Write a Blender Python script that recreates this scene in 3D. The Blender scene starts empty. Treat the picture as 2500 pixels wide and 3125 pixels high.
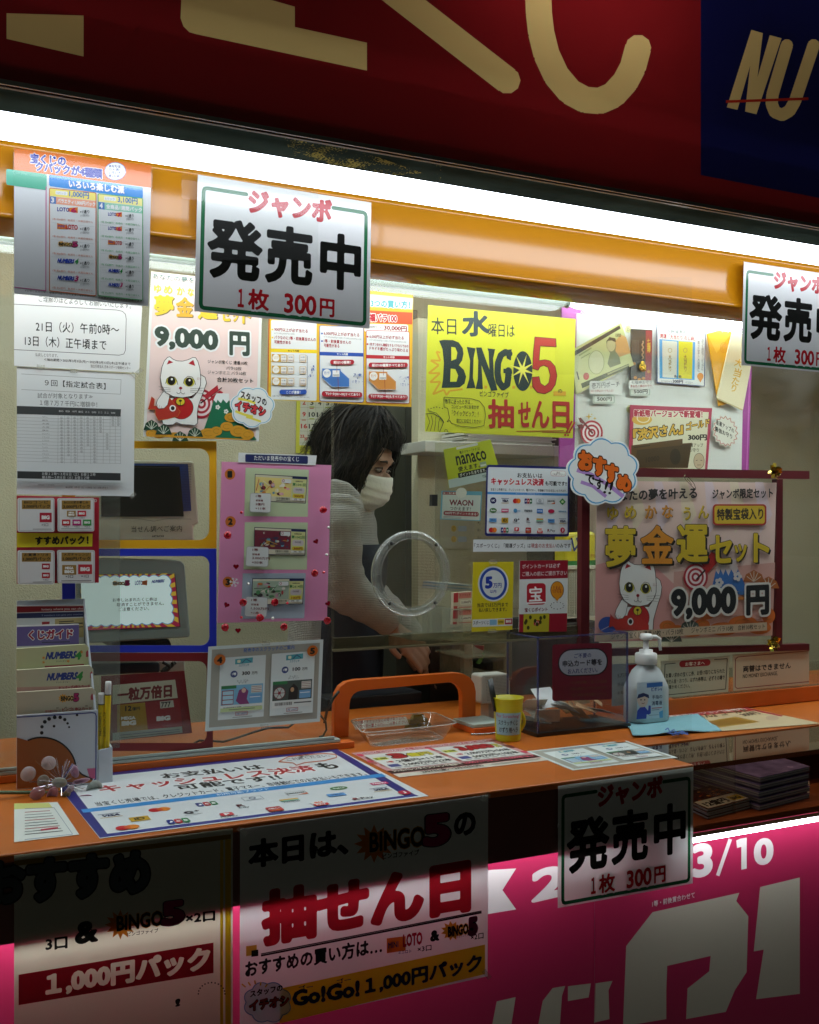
SKY, EXPO, LAMP, INNER, SOFF, INN_FILL, BAR, FASCIA_W, SLV = .0068, 0, 8, 10, 14, 20, 18, 8, .5
import bpy, bmesh, math, random
from mathutils import Vector, Matrix, noise
random.seed(7)
R_ = math.radians
SC = bpy.context.scene
COL = SC.collection
# ------------------------------------------------------------------ camera model (metres; booth front runs along x, y goes into the booth)
FPX, CU, HV = 3250.0, 1250.0, 1606.0
TH = math.atan(FPX / 6426.0)
ST, CT = math.sin(TH), math.cos(TH)
EYE = Vector((0, -1.915, 1.4335))
def ray(u, v):
    a, b = (u - CU) / FPX, (HV - v) / FPX
    return Vector((ST + CT * a, CT - ST * a, b))
def Py(u, v, y):
    d = ray(u, v); return EYE + d * ((y - EYE.y) / d.y)
def Pz(u, v, z):
    d = ray(u, v); return EYE + d * ((z - EYE.z) / d.z)
def Px(u, v, x):
    d = ray(u, v); return EYE + d * ((x - EYE.x) / d.x)
def Pp(u, v, p, n):
    d = ray(u, v); return EYE + d * ((p - EYE).dot(n) / d.dot(n))
class W:
    def __init__(s, x0, y0, x1, ow=1725): s.x0, s.y0, s.k = x0, y0, (x1 - x0) / ow
    def __call__(s, x, y): return (s.x0 + x * s.k, s.y0 + y * s.k)
PXW = W(0, 0, 2500, 2500); PW = W(0, 0, 2500)
WA, WB, WC, WD, WE, WF = W(100, 50, 1300), W(1200, 50, 2400), W(100, 450, 800), W(560, 500, 1260), W(100, 1100, 700), W(640, 1150, 1240)
WG, WH, WI, WJ, WK, WL = W(1240, 850, 1840), W(1700, 850, 2400), W(1700, 1400, 2400), W(1100, 1550, 1800), W(100, 1750, 700), W(560, 1850, 1260)
WM, WN, WO, WP, WQ = W(1040, 2150, 1740), W(1700, 2100, 2400), W(100, 2400, 800), W(700, 2400, 1500), W(1450, 2400, 2400)
ZC = 1.0        # counter top
# ------------------------------------------------------------------ materials
def lin(c):
    c = c / 255.0
    return c / 12.92 if c <= .04045 else ((c + .055) / 1.055) ** 2.4
_M = {}
def mat(c, rough=.5, spec=.5, metal=0, trans=0, bump=0, bscale=200, emit=0, coat=0, mott=0, mscale=12, key=None):
    k = (tuple(c), rough, spec, metal, trans, bump, bscale, emit, coat, mott, mscale, key)
    if k in _M: return _M[k]
    m = bpy.data.materials.new('paint'); m.use_nodes = True
    nt = m.node_tree; b = nt.nodes['Principled BSDF']
    rgb = tuple(lin(x) for x in c) + (1,)
    b.inputs['Base Color'].default_value = rgb
    b.inputs['Roughness'].default_value = rough
    b.inputs['Specular IOR Level'].default_value = spec
    b.inputs['Metallic'].default_value = metal
    if coat:
        b.inputs['Coat Weight'].default_value = coat; b.inputs['Coat Roughness'].default_value = .14 if coat == 1.0 else .08
    if emit:
        b.inputs['Emission Color'].default_value = rgb; b.inputs['Emission Strength'].default_value = emit
    tc = None
    if bump or mott:
        tc = nt.nodes.new('ShaderNodeTexCoord')
    if mott:
        n = nt.nodes.new('ShaderNodeTexNoise'); n.inputs['Scale'].default_value = mscale; n.inputs['Detail'].default_value = 6
        nt.links.new(tc.outputs['Object'], n.inputs['Vector'])
        mp = nt.nodes.new('ShaderNodeMapRange'); mp.inputs[1].default_value = .3; mp.inputs[2].default_value = .7
        mp.inputs[3].default_value = 1 - mott; mp.inputs[4].default_value = 1 + mott * .5
        nt.links.new(n.outputs[0], mp.inputs[0])
        mx = nt.nodes.new('ShaderNodeVectorMath'); mx.operation = 'SCALE'; mx.inputs[0].default_value = rgb[:3]
        nt.links.new(mp.outputs[0], mx.inputs['Scale']); nt.links.new(mx.outputs[0], b.inputs['Base Color'])
        mp2 = nt.nodes.new('ShaderNodeMapRange'); mp2.inputs[3].default_value = max(0, rough - .1); mp2.inputs[4].default_value = min(1, rough + .15)
        nt.links.new(n.outputs[0], mp2.inputs[0]); nt.links.new(mp2.outputs[0], b.inputs['Roughness'])
    if bump:
        n = nt.nodes.new('ShaderNodeTexNoise'); n.inputs['Scale'].default_value = bscale; n.inputs['Detail'].default_value = 4
        nt.links.new(tc.outputs['Object'], n.inputs['Vector'])
        bp = nt.nodes.new('ShaderNodeBump'); bp.inputs['Strength'].default_value = bump; bp.inputs['Distance'].default_value = .01
        nt.links.new(n.outputs[0], bp.inputs['Height']); nt.links.new(bp.outputs[0], b.inputs['Normal'])
    if trans:
        t = nt.nodes.new('ShaderNodeBsdfTranslucent'); t.inputs[0].default_value = rgb
        mx = nt.nodes.new('ShaderNodeMixShader'); mx.inputs[0].default_value = trans
        nt.links.new(b.outputs[0], mx.inputs[1]); nt.links.new(t.outputs[0], mx.inputs[2])
        nt.links.new(mx.outputs[0], nt.nodes['Material Output'].inputs[0])
    _M[k] = m
    return m
def glass(tint=(250, 252, 251), refl=1.0, film=0, film_c=(200, 205, 205), rough=.02, smear=0):
    k = ('glass', tint, refl, film, film_c, rough, smear)
    if k in _M: return _M[k]
    m = bpy.data.materials.new('clear'); m.use_nodes = True; nt = m.node_tree
    nt.nodes.remove(nt.nodes['Principled BSDF'])
    tr = nt.nodes.new('ShaderNodeBsdfTransparent'); tr.inputs[0].default_value = tuple(lin(x) for x in tint) + (1,)
    gl = nt.nodes.new('ShaderNodeBsdfGlossy'); gl.inputs['Roughness'].default_value = rough
    fr = nt.nodes.new('ShaderNodeFresnel'); gn = nt.nodes.new('ShaderNodeNewGeometry'); io = nt.nodes.new('ShaderNodeMapRange'); io.inputs[3].default_value = 1.45; io.inputs[4].default_value = 1 / 1.45
    nt.links.new(gn.outputs['Backfacing'], io.inputs[0]); nt.links.new(io.outputs[0], fr.inputs[0])
    mu = nt.nodes.new('ShaderNodeMath'); mu.operation = 'MULTIPLY'; mu.inputs[1].default_value = refl
    nt.links.new(fr.outputs[0], mu.inputs[0])
    mx = nt.nodes.new('ShaderNodeMixShader')
    nt.links.new(mu.outputs[0], mx.inputs[0]); nt.links.new(tr.outputs[0], mx.inputs[1]); nt.links.new(gl.outputs[0], mx.inputs[2])
    out = mx
    if smear:
        tc = nt.nodes.new('ShaderNodeTexCoord'); n = nt.nodes.new('ShaderNodeTexNoise'); n.inputs['Scale'].default_value = 3.5; n.inputs['Detail'].default_value = 8; n.inputs['Distortion'].default_value = 1.2
        nt.links.new(tc.outputs['Object'], n.inputs[0]); mp = nt.nodes.new('ShaderNodeMapRange'); mp.inputs[1].default_value = .45; mp.inputs[2].default_value = .8; mp.inputs[3].default_value = 0; mp.inputs[4].default_value = smear
        nt.links.new(n.outputs[0], mp.inputs[0]); df = nt.nodes.new('ShaderNodeBsdfDiffuse'); df.inputs[0].default_value = (.7, .72, .7, 1); m2 = nt.nodes.new('ShaderNodeMixShader')
        nt.links.new(mp.outputs[0], m2.inputs[0]); nt.links.new(out.outputs[0], m2.inputs[1]); nt.links.new(df.outputs[0], m2.inputs[2]); out = m2
    if film:
        df = nt.nodes.new('ShaderNodeBsdfDiffuse'); df.inputs[0].default_value = tuple(lin(x) for x in film_c) + (1,)
        m2 = nt.nodes.new('ShaderNodeMixShader'); m2.inputs[0].default_value = film
        nt.links.new(out.outputs[0], m2.inputs[1]); nt.links.new(df.outputs[0], m2.inputs[2]); out = m2
    nt.links.new(out.outputs[0], nt.nodes['Material Output'].inputs[0])
    _M[k] = m
    return m
def emis(c, s):
    k = ('em', c, s)
    if k in _M: return _M[k]
    m = bpy.data.materials.new('glow'); m.use_nodes = True; nt = m.node_tree
    nt.nodes.remove(nt.nodes['Principled BSDF'])
    e = nt.nodes.new('ShaderNodeEmission'); e.inputs[0].default_value = tuple(lin(x) for x in c) + (1,); e.inputs[1].default_value = s
    nt.links.new(e.outputs[0], nt.nodes['Material Output'].inputs[0])
    _M[k] = m
    return m
# ------------------------------------------------------------------ objects
def tag(o, label=None, cat=None, group=None, kind=None):
    if label: o['label'] = label
    if cat: o['category'] = cat
    if group: o['group'] = group
    if kind: o['kind'] = kind
    return o
def empty(name, loc, label, cat, group=None):
    o = bpy.data.objects.new(name, None); COL.objects.link(o); o.location = loc; o.empty_display_size = .05
    return tag(o, label, cat, group)
def link(name, me, loc, parent=None):
    o = bpy.data.objects.new(name, me); COL.objects.link(o)
    loc = Vector(loc)
    if parent is not None:
        q = parent; off = Vector((0, 0, 0))
        while q is not None: off += q.location; q = q.parent
        o.parent = parent; o.location = loc - off
    else: o.location = loc
    return o
def dup(o, parent=None, loc=None):
    c = o.copy(); COL.objects.link(c)
    if parent is not None: c.parent = parent
    if loc is not None: c.location = loc
    for ch in list(o.children): dup(ch, c)
    return c
class MB:
    """collects faces in world metres; build() links them as one mesh object"""
    def __init__(s): s.v, s.f, s.m, s.mats, s.sm = [], [], [], [], []
    def mi(s, m):
        if m not in s.mats: s.mats.append(m)
        return s.mats.index(m)
    def add(s, vs, fs, m, smooth=False):
        b = len(s.v); s.v += [Vector(p) for p in vs]; i = s.mi(m)
        for f in fs: s.f.append([b + k for k in f]); s.m.append(i); s.sm.append(smooth)
    def hexa(s, p, m):   # p: 8 pts, bottom ring then top ring
        s.add(p, [(0, 3, 2, 1), (4, 5, 6, 7), (0, 1, 5, 4), (1, 2, 6, 5), (2, 3, 7, 6), (3, 0, 4, 7)], m)
    def box(s, a, b, m):
        x0, y0, z0 = a; x1, y1, z1 = b
        s.hexa([(x0, y0, z0), (x1, y0, z0), (x1, y1, z0), (x0, y1, z0), (x0, y0, z1), (x1, y0, z1), (x1, y1, z1), (x0, y1, z1)], m)
    def slab(s, pts, n, t, m):   # polygon pts, thickness t along -n
        k = len(pts); n = Vector(n) * -t
        q = [Vector(p) for p in pts]; q2 = [p + n for p in q]
        s.add(q + q2, [tuple(range(k)), tuple(range(2 * k - 1, k - 1, -1))] + [(i, k + i, k + (i + 1) % k, (i + 1) % k) for i in range(k)], m)
    def tube(s, pts, r, m, n=10, cap=True, smooth=True):
        pts = [Vector(p) for p in pts]; rs = r if isinstance(r, (list, tuple)) else [r] * len(pts)
        rings = []; up = None
        for i, p in enumerate(pts):
            t = (pts[min(i + 1, len(pts) - 1)] - pts[max(i - 1, 0)]).normalized()
            if up is None: up = Vector((0, 0, 1)) if abs(t.z) < .9 else Vector((0, 1, 0))
            a = t.cross(up).normalized(); bb = a.cross(t).normalized(); up = bb
            rings.append([p + (a * math.cos(2 * math.pi * j / n) + bb * math.sin(2 * math.pi * j / n)) * rs[i] for j in range(n)])
        vs = [q for rg in rings for q in rg]; fs = []
        for i in range(len(pts) - 1):
            for j in range(n): fs.append((i * n + j, i * n + (j + 1) % n, (i + 1) * n + (j + 1) % n, (i + 1) * n + j))
        if cap: fs += [tuple(range(n - 1, -1, -1)), tuple(range((len(pts) - 1) * n, len(pts) * n))]
        s.add(vs, fs, m, smooth)
    def lathe(s, c, prof, m, n=24, axis='z', sx=1, sy=1, smooth=True, rot=0, sq=0):
        c = Vector(c); vs = []; fs = []
        for (r, h) in prof:
            for j in range(n):
                a = 2 * math.pi * j / n + rot
                cx, cy = math.cos(a), math.sin(a)
                if sq:
                    e = 1.0 / max(1e-6, (abs(cx) ** sq + abs(cy) ** sq) ** (1.0 / sq)); cx, cy = cx * e, cy * e
                x, y = r * cx * sx, r * cy * sy
                vs.append(c + (Vector((x, y, h)) if axis == 'z' else Vector((x, h, y))))
        for i in range(len(prof) - 1):
            for j in range(n): fs.append((i * n + j, i * n + (j + 1) % n, (i + 1) * n + (j + 1) % n, (i + 1) * n + j))
        s.add(vs, fs, m, smooth)
    def ball(s, c, rx, ry, rz, m, n=12, k=8, smooth=True):
        prof = [(max(1e-4, math.sin(math.pi * i / k)), -math.cos(math.pi * i / k)) for i in range(k + 1)]
        c = Vector(c); vs = []; fs = []
        for (r, h) in prof:
            for j in range(n):
                a = 2 * math.pi * j / n
                vs.append(c + Vector((r * math.cos(a) * rx, r * math.sin(a) * ry, h * rz)))
        for i in range(k):
            for j in range(n): fs.append((i * n + j, i * n + (j + 1) % n, (i + 1) * n + (j + 1) % n, (i + 1) * n + j))
        s.add(vs, fs, m, smooth)
    def build(s, name, parent=None, loc=None, bevel=0, label=None, cat=None, group=None, kind=None, fixn=True):
        if loc is None:
            loc = Vector((sum(p.x for p in s.v) / len(s.v), sum(p.y for p in s.v) / len(s.v), min(p.z for p in s.v)))
        loc = Vector(loc)
        me = bpy.data.meshes.new(name)
        me.from_pydata([p - loc for p in s.v], [], s.f)
        for m in s.mats: me.materials.append(m)
        me.polygons.foreach_set('material_index', s.m); me.polygons.foreach_set('use_smooth', s.sm)
        me.update()
        if fixn:
            bm = bmesh.new(); bm.from_mesh(me); bmesh.ops.recalc_face_normals(bm, faces=bm.faces); bm.to_mesh(me); bm.free()
        o = link(name, me, loc, parent)
        if bevel:
            md = o.modifiers.new('bevel', 'BEVEL'); md.width = bevel; md.segments = 2; md.limit_method = 'ANGLE'
        return tag(o, label, cat, group, kind)
# ------------------------------------------------------------------ lettering
_T = {}
_TO = []
def glyphs(s, res):
    k = (s, res)
    if k in _T: return _T[k]
    if not _TO:
        c = bpy.data.curves.new('lettering', 'FONT'); o = bpy.data.objects.new('lettering', c); COL.objects.link(o); _TO.append(o)
    o = _TO[0]; c = o.data; c.body = s; c.size = 1; c.resolution_u = res; c.align_x = 'CENTER' if '\n' in s else 'LEFT'; c.space_line = .78
    dg = bpy.context.evaluated_depsgraph_get(); dg.update()
    ev = o.evaluated_get(dg); me = ev.to_mesh()
    vs = [(p.co.x, p.co.y) for p in me.vertices]; fs = [tuple(f.vertices) for f in me.polygons]
    ev.to_mesh_clear()
    x0 = min(p[0] for p in vs); x1 = max(p[0] for p in vs); y0 = min(p[1] for p in vs); y1 = max(p[1] for p in vs)
    _T[k] = (vs, fs, x0, y0, max(1e-3, x1 - x0), max(1e-3, y1 - y0))
    return _T[k]
import numpy as np
_F = {}
def fat(txt, res, r, rows, inv=None):
    """lettering thickened by r (em) as ONE flat layer: iso contour of the distance field; inv=(l,b,r,t) margins gives the surround with the letters cut out"""
    k = (txt, res, round(r, 4), rows, inv)
    if k in _F: return _F[k]
    vs, fs, gx, gy, gw, gh = glyphs(txt, res)
    V = np.array(vs); h = (gh + 2 * r) / rows; pad = r + 1.5 * h
    l, b_, rr, t_ = (pad,) * 4 if inv is None else inv
    x0, y0 = gx - l, gy - b_; nx, ny = int(math.ceil((gw + l + rr) / h)) + 1, int(math.ceil((gh + b_ + t_) / h)) + 1
    if inv is not None: hx, hy = (gw + l + rr) / (nx - 1), (gh + b_ + t_) / (ny - 1)
    else: hx = hy = h
    cnt = {}
    tris = []
    for f in fs:
        for i in range(len(f)):
            e = (f[i], f[(i + 1) % len(f)]); e = (min(e), max(e)); cnt[e] = cnt.get(e, 0) + 1
        for i in range(1, len(f) - 1): tris.append((f[0], f[i], f[i + 1]))
    E = np.array([e for e, c in cnt.items() if c == 1])
    A, B = V[E[:, 0]], V[E[:, 1]]; xs, ys = x0 + hx * np.arange(nx), y0 + hy * np.arange(ny)
    D = np.full((ny, nx), 9.0); INS = np.zeros((ny, nx), bool); blk = max(8, int(1.0 / hx))
    lo = np.minimum(A[:, 0], B[:, 0]); hi = np.maximum(A[:, 0], B[:, 0]); mar = r + 3 * max(hx, hy)
    for c0 in range(0, nx, blk):
        c1 = min(nx, c0 + blk); m = (hi > xs[c0] - mar) & (lo < xs[c1 - 1] + mar)
        if not m.any(): continue
        a, d = A[m], B[m] - A[m]; L2 = (d ** 2).sum(1) + 1e-12
        X, Y = np.meshgrid(xs[c0:c1], ys); P = np.stack([X.ravel(), Y.ravel()], 1); best = np.full(len(P), 81.0)
        for q in range(0, len(a), 64):
            dx = P[:, None, 0] - a[None, q:q + 64, 0]; dy = P[:, None, 1] - a[None, q:q + 64, 1]
            t = np.clip((dx * d[None, q:q + 64, 0] + dy * d[None, q:q + 64, 1]) / L2[None, q:q + 64], 0, 1)
            best = np.minimum(best, ((dx - t * d[None, q:q + 64, 0]) ** 2 + (dy - t * d[None, q:q + 64, 1]) ** 2).min(1))
        D[:, c0:c1] = np.sqrt(best).reshape(X.shape)
    for t in tris:
        p = V[list(t)]; i0, i1 = max(0, int((p[:, 0].min() - x0) / hx)), min(nx, int((p[:, 0].max() - x0) / hx) + 2); j0, j1 = max(0, int((p[:, 1].min() - y0) / hy)), min(ny, int((p[:, 1].max() - y0) / hy) + 2)
        if i1 <= i0 or j1 <= j0: continue
        X, Y = np.meshgrid(xs[i0:i1], ys[j0:j1]); s_ = []
        for q in range(3): u, w = p[q], p[(q + 1) % 3]; s_.append((w[0] - u[0]) * (Y - u[1]) - (w[1] - u[1]) * (X - u[0]))
        INS[j0:j1, i0:i1] |= ((s_[0] >= 0) & (s_[1] >= 0) & (s_[2] >= 0)) | ((s_[0] <= 0) & (s_[1] <= 0) & (s_[2] <= 0))
    F = np.where(INS, D, -D) + r
    if inv is not None: F = -F
    ov, of, vi = [], [], {}
    def vid(key, x, y):
        if key not in vi: vi[key] = len(ov); ov.append((x, y))
        return vi[key]
    S = F > 0
    for j in range(ny - 1):
        i = 0
        row = S[j, :-1].astype(int) + S[j, 1:] + S[j + 1, :-1] + S[j + 1, 1:]
        while i < nx - 1:
            n4 = row[i]
            if n4 == 0: i += 1; continue
            if n4 == 4:
                i2 = i
                while i2 < nx - 1 and row[i2] == 4: i2 += 1
                of.append([vid((i, j), xs[i], ys[j]), vid((i2, j), xs[i2], ys[j]), vid((i2, j + 1), xs[i2], ys[j + 1]), vid((i, j + 1), xs[i], ys[j + 1])]); i = i2; continue
            cs = [(i, j), (i + 1, j), (i + 1, j + 1), (i, j + 1)]; poly = []
            for q in range(4):
                (a0, a1), (b0, b1) = cs[q], cs[(q + 1) % 4]; fa, fb = F[a1, a0], F[b1, b0]
                if fa > 0: poly.append(vid((a0, a1), xs[a0], ys[a1]))
                if (fa > 0) != (fb > 0): t = fa / (fa - fb); poly.append(vid((min((a0, a1), (b0, b1)), max((a0, a1), (b0, b1))), xs[a0] + (xs[b0] - xs[a0]) * t, ys[a1] + (ys[b1] - ys[a1]) * t))
            if len(poly) >= 3: of.append(poly)
            i += 1
    _F[k] = (ov, of, gx, gy, gw, gh)
    return _F[k]
def clean_text():
    for o in _TO: c = o.data; bpy.data.objects.remove(o); bpy.data.curves.remove(c)
    _TO.clear()
STEP = 2.2e-5
class Sheet:
    """a flat printed thing on a plane; shapes are laid on it in painter's order"""
    def __init__(s, p, n, w=PXW):
        s.p = Vector(p); s.n = Vector(n).normalized(); s.mb = MB(); s.z = 0; s.w = w; s.m = None; s.pm = dict(rough=.45)
        if s.n.dot(EYE - s.p) < 0: s.n = -s.n
    # mappers
    def pt(s, x, y):
        if s.m: return s.m(x, y)
        u, v = s.w(x, y); return Pp(u, v, s.p, s.n)
    def px(s, w=None):
        s.m = None
        if w: s.w = w
        return s
    def aff(s, TL, TR, BL, W_=100, H_=100):     # true-plane affine frame, x 0..W_, y 0..H_ downwards
        s.m = None
        o, a, b = s.pt(*TL), s.pt(*TR), s.pt(*BL); ex, ey = (a - o) / W_, (b - o) / H_
        s.m = lambda x, y: o + ex * x + ey * y
        return s
    def quad(s, TL, TR, BR, BL, W_=100, H_=100):  # frame by bilinear blend of 4 corners
        s.m = None
        a, b, c, d = [s.pt(*q) for q in (TL, TR, BR, BL)]
        def f(x, y):
            x, y = x / W_, y / H_
            return a * ((1 - x) * (1 - y)) + b * (x * (1 - y)) + c * (x * y) + d * ((1 - x) * y)
        s.m = f
        return s
    def mt(s, c):
        return mat(c, **s.pm) if isinstance(c, tuple) else c
    def face(s, pts3, c, off=None):
        o = s.n * (s.z if off is None else off)
        s.mb.add([p + o for p in pts3], [tuple(range(len(pts3)))], s.mt(c))
    def base(s, pts, c, t=.0006):
        q = [s.pt(*p) for p in pts]
        s.mb.slab(q, s.n, t, s.mt(c)); s.z += STEP
    def poly(s, pts, c):
        q = [s.pt(*p) for p in pts]
        if len(q) > 4:
            from mathutils.geometry import tessellate_polygon
            tri = tessellate_polygon([q]); o = s.n * s.z
            s.mb.add([p + o for p in q], [tuple(t) for t in tri], s.mt(c))
        else: s.face(q, c)
        s.z += STEP
    def rect(s, x0, y0, x1, y1, c, sl=0):      # sl: dy per dx slope
        d = (x1 - x0) * sl
        s.poly([(x0, y0), (x1, y0 + d), (x1, y1 + d), (x0, y1)], c)
    def rpts(s, x0, y0, x1, y1, r, sl=0, k=5):
        pts = []
        for cx, cy, a0 in ((x1 - r, y0 + r, -90), (x1 - r, y1 - r, 0), (x0 + r, y1 - r, 90), (x0 + r, y0 + r, 180)):
            for i in range(k + 1):
                a = R_(a0 + 90 * i / k); x = cx + r * math.cos(a); y = cy + r * math.sin(a)
                pts.append((x, y + (x - x0) * sl))
        return pts
    def rr(s, x0, y0, x1, y1, r, c, sl=0): s.poly(s.rpts(x0, y0, x1, y1, r, sl), c)
    def rframe(s, x0, y0, x1, y1, r, w, c, sl=0):
        a = s.rpts(x0, y0, x1, y1, r, sl); b = s.rpts(x0 + w, y0 + w, x1 - w, y1 - w, max(r - w, .01), sl)
        s.band(a, b, c)
    def band(s, a, b, c):
        q = [s.pt(*p) for p in a] + [s.pt(*p) for p in b]; n = len(a); o = s.n * s.z
        s.mb.add([p + o for p in q], [(i, (i + 1) % n, n + (i + 1) % n, n + i) for i in range(n)], s.mt(c)); s.z += STEP
    def ell(s, cx, cy, rx, ry, c, n=28, rot=0):
        s.poly([(cx + rx * math.cos(t) * math.cos(rot) - ry * math.sin(t) * math.sin(rot), cy + rx * math.cos(t) * math.sin(rot) + ry * math.sin(t) * math.cos(rot)) for t in [2 * math.pi * i / n for i in range(n)]], c)
    def ring(s, cx, cy, rx, ry, w, c, n=32, a0=0, a1=360):
        full = a1 - a0 >= 360; k = n if full else n + 1
        A = [R_(a0 + (a1 - a0) * i / n) for i in range(k)]
        a = [(cx + rx * math.cos(t), cy + ry * math.sin(t)) for t in A]; b = [(cx + (rx - w) * math.cos(t), cy + (ry - w) * math.sin(t)) for t in A]
        if full: s.band(a, b, c)
        else:
            q = [s.pt(*p) for p in a] + [s.pt(*p) for p in b]; o = s.n * s.z
            s.mb.add([p + o for p in q], [(i, i + 1, k + i + 1, k + i) for i in range(k - 1)], s.mt(c)); s.z += STEP
    def line(s, pts, w, c, closed=False, rnd=False):
        P = list(pts) + ([pts[0]] if closed else [])
        for i in range(len(P) - 1):
            (x0, y0), (x1, y1) = P[i], P[i + 1]; l = math.hypot(x1 - x0, y1 - y0) or 1
            nx, ny = -(y1 - y0) / l * w / 2, (x1 - x0) / l * w / 2
            s.face([s.pt(x0 + nx, y0 + ny), s.pt(x1 + nx, y1 + ny), s.pt(x1 - nx, y1 - ny), s.pt(x0 - nx, y0 - ny)], c)
            s.z += 3e-6
            if rnd and i < len(P) - 1:
                s.face([s.pt(x1 + w / 2 * math.cos(2 * math.pi * j / 10), y1 + w / 2 * math.sin(2 * math.pi * j / 10)) for j in range(10)], c); s.z += 3e-6
                if i == 0: s.face([s.pt(x0 + w / 2 * math.cos(2 * math.pi * j / 10), y0 + w / 2 * math.sin(2 * math.pi * j / 10)) for j in range(10)], c); s.z += 3e-6
        s.z += STEP
    def star(s, cx, cy, r0, r1, n, c, rot=0, sy=1):
        s.poly([(cx + (r0 if i % 2 == 0 else r1) * math.cos(rot + math.pi * i / n), cy + sy * (r0 if i % 2 == 0 else r1) * math.sin(rot + math.pi * i / n)) for i in range(2 * n)], c)
    def cloudpts(s, cx, cy, rx, ry, n, amp, k=7, rot=0):
        pts = []
        for i in range(n):
            for j in range(k):
                f = (i + j / k) / n * 2 * math.pi + rot; b = 1 + amp * abs(math.sin(math.pi * j / k))
                pts.append((cx + rx * b * math.cos(f), cy + ry * b * math.sin(f)))
        return pts
    def t(s, txt, x0, y0, x1, y1=None, h=10, c=(20, 20, 20), b=0, out=None, ob=.09, sk=0, res=2, up=None, nb=None, shade=None, sd=(.05, -.05)):
        """lettering whose ink box runs from (x0,y0) to (x1,y1) along its foot and h high; b bold radius, out outline colour, sk slant"""
        if y1 is None: y1 = y0
        hm = (s.pt(x0, y0 - h) - s.pt(x0, y0)).length; res = max(res, 5 if hm > .05 else 3 if hm > .025 else 2)
        vs, fs, gx, gy, gw, gh = glyphs(txt, res)
        b = min(b, .16 * max(gw, gh)); gx -= b; gy -= b; gw += 2 * b; gh += 2 * b
        hm = (s.pt(x0, y0 - h) - s.pt(x0, y0)).length; rows = int(min(88, max(14, hm * 620)))
        def lay(rad, col, dx=0, dy=0):
            mtl = s.mt(col); o = s.n * s.z; q = []
            if rad > 0: v2, f2 = fat(txt, res, rad, rows)[:2]
            else: v2, f2 = vs, fs
            for (a, bb) in v2:
                S_, T_ = (a + dx - gx) / gw, (bb + dy - gy) / gh
                q.append(s.pt(x0 + (x1 - x0) * S_ + sk * h * T_, y0 + (y1 - y0) * S_ - h * T_) + o)
            s.mb.add(q, f2, mtl); s.z += STEP
        if shade: lay(b, shade, sd[0], sd[1])
        if out: lay(b + ob, out)
        lay(b, c)
    def tcut(s, txt, x0, y0, x1, y1, h, box, c, b=.05, res=3):
        """a coloured band with the lettering left out of it; box = (left, bottom, right, top) margins in ink heights"""
        vs, fs, gx, gy, gw, gh = glyphs(txt, res); v2, f2 = fat(txt, res, b, 70, tuple(m * gh for m in box))[:2]
        gx -= b; gy -= b; gw += 2 * b; gh += 2 * b; o = s.n * s.z
        s.mb.add([s.pt(x0 + (x1 - x0) * (p - gx) / gw, y0 + (y1 - y0) * (p - gx) / gw - h * (q - gy) / gh) + o for p, q in v2], f2, s.mt(c)); s.z += STEP
    def tq(s, txt, BL, BR, TL, c=(20, 20, 20), b=0, **k):
        m = s.m; s.m = None; o, a, t = s.pt(*BL), s.pt(*BR), s.pt(*TL); ex, ey = (a - o) / 100, (o - t) / 100
        s.m = lambda x, y: o + ex * x + ey * y
        s.t(txt, 0, 0, 100, 0, 100, c, b, **k); s.m = m
    def build(s, name, label=None, cat=None, group=None, parent=None, bend=None):
        o = s.mb.build(name, parent, label=label, cat=cat, group=group, fixn=False)
        return o
def vs_(y, w=PXW): return Sheet((0, y, 0), (0, -1, 0), w)        # upright sheet facing the customers
def hs_(z, w=PXW): return Sheet((0, 0, z), (0, 0, 1), w)         # sheet lying flat
# colours
WHT, PAP, BLK, RED, GRN, BLU, NVY, YEL, ORG, PNK, GOLD, GRY = (232, 234, 232), (225, 228, 224), (22, 24, 22), (176, 28, 38), (34, 122, 78), (40, 70, 170), (24, 32, 92), (232, 205, 40), (222, 112, 22), (232, 150, 190), (196, 160, 60), (120, 120, 118)

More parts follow.
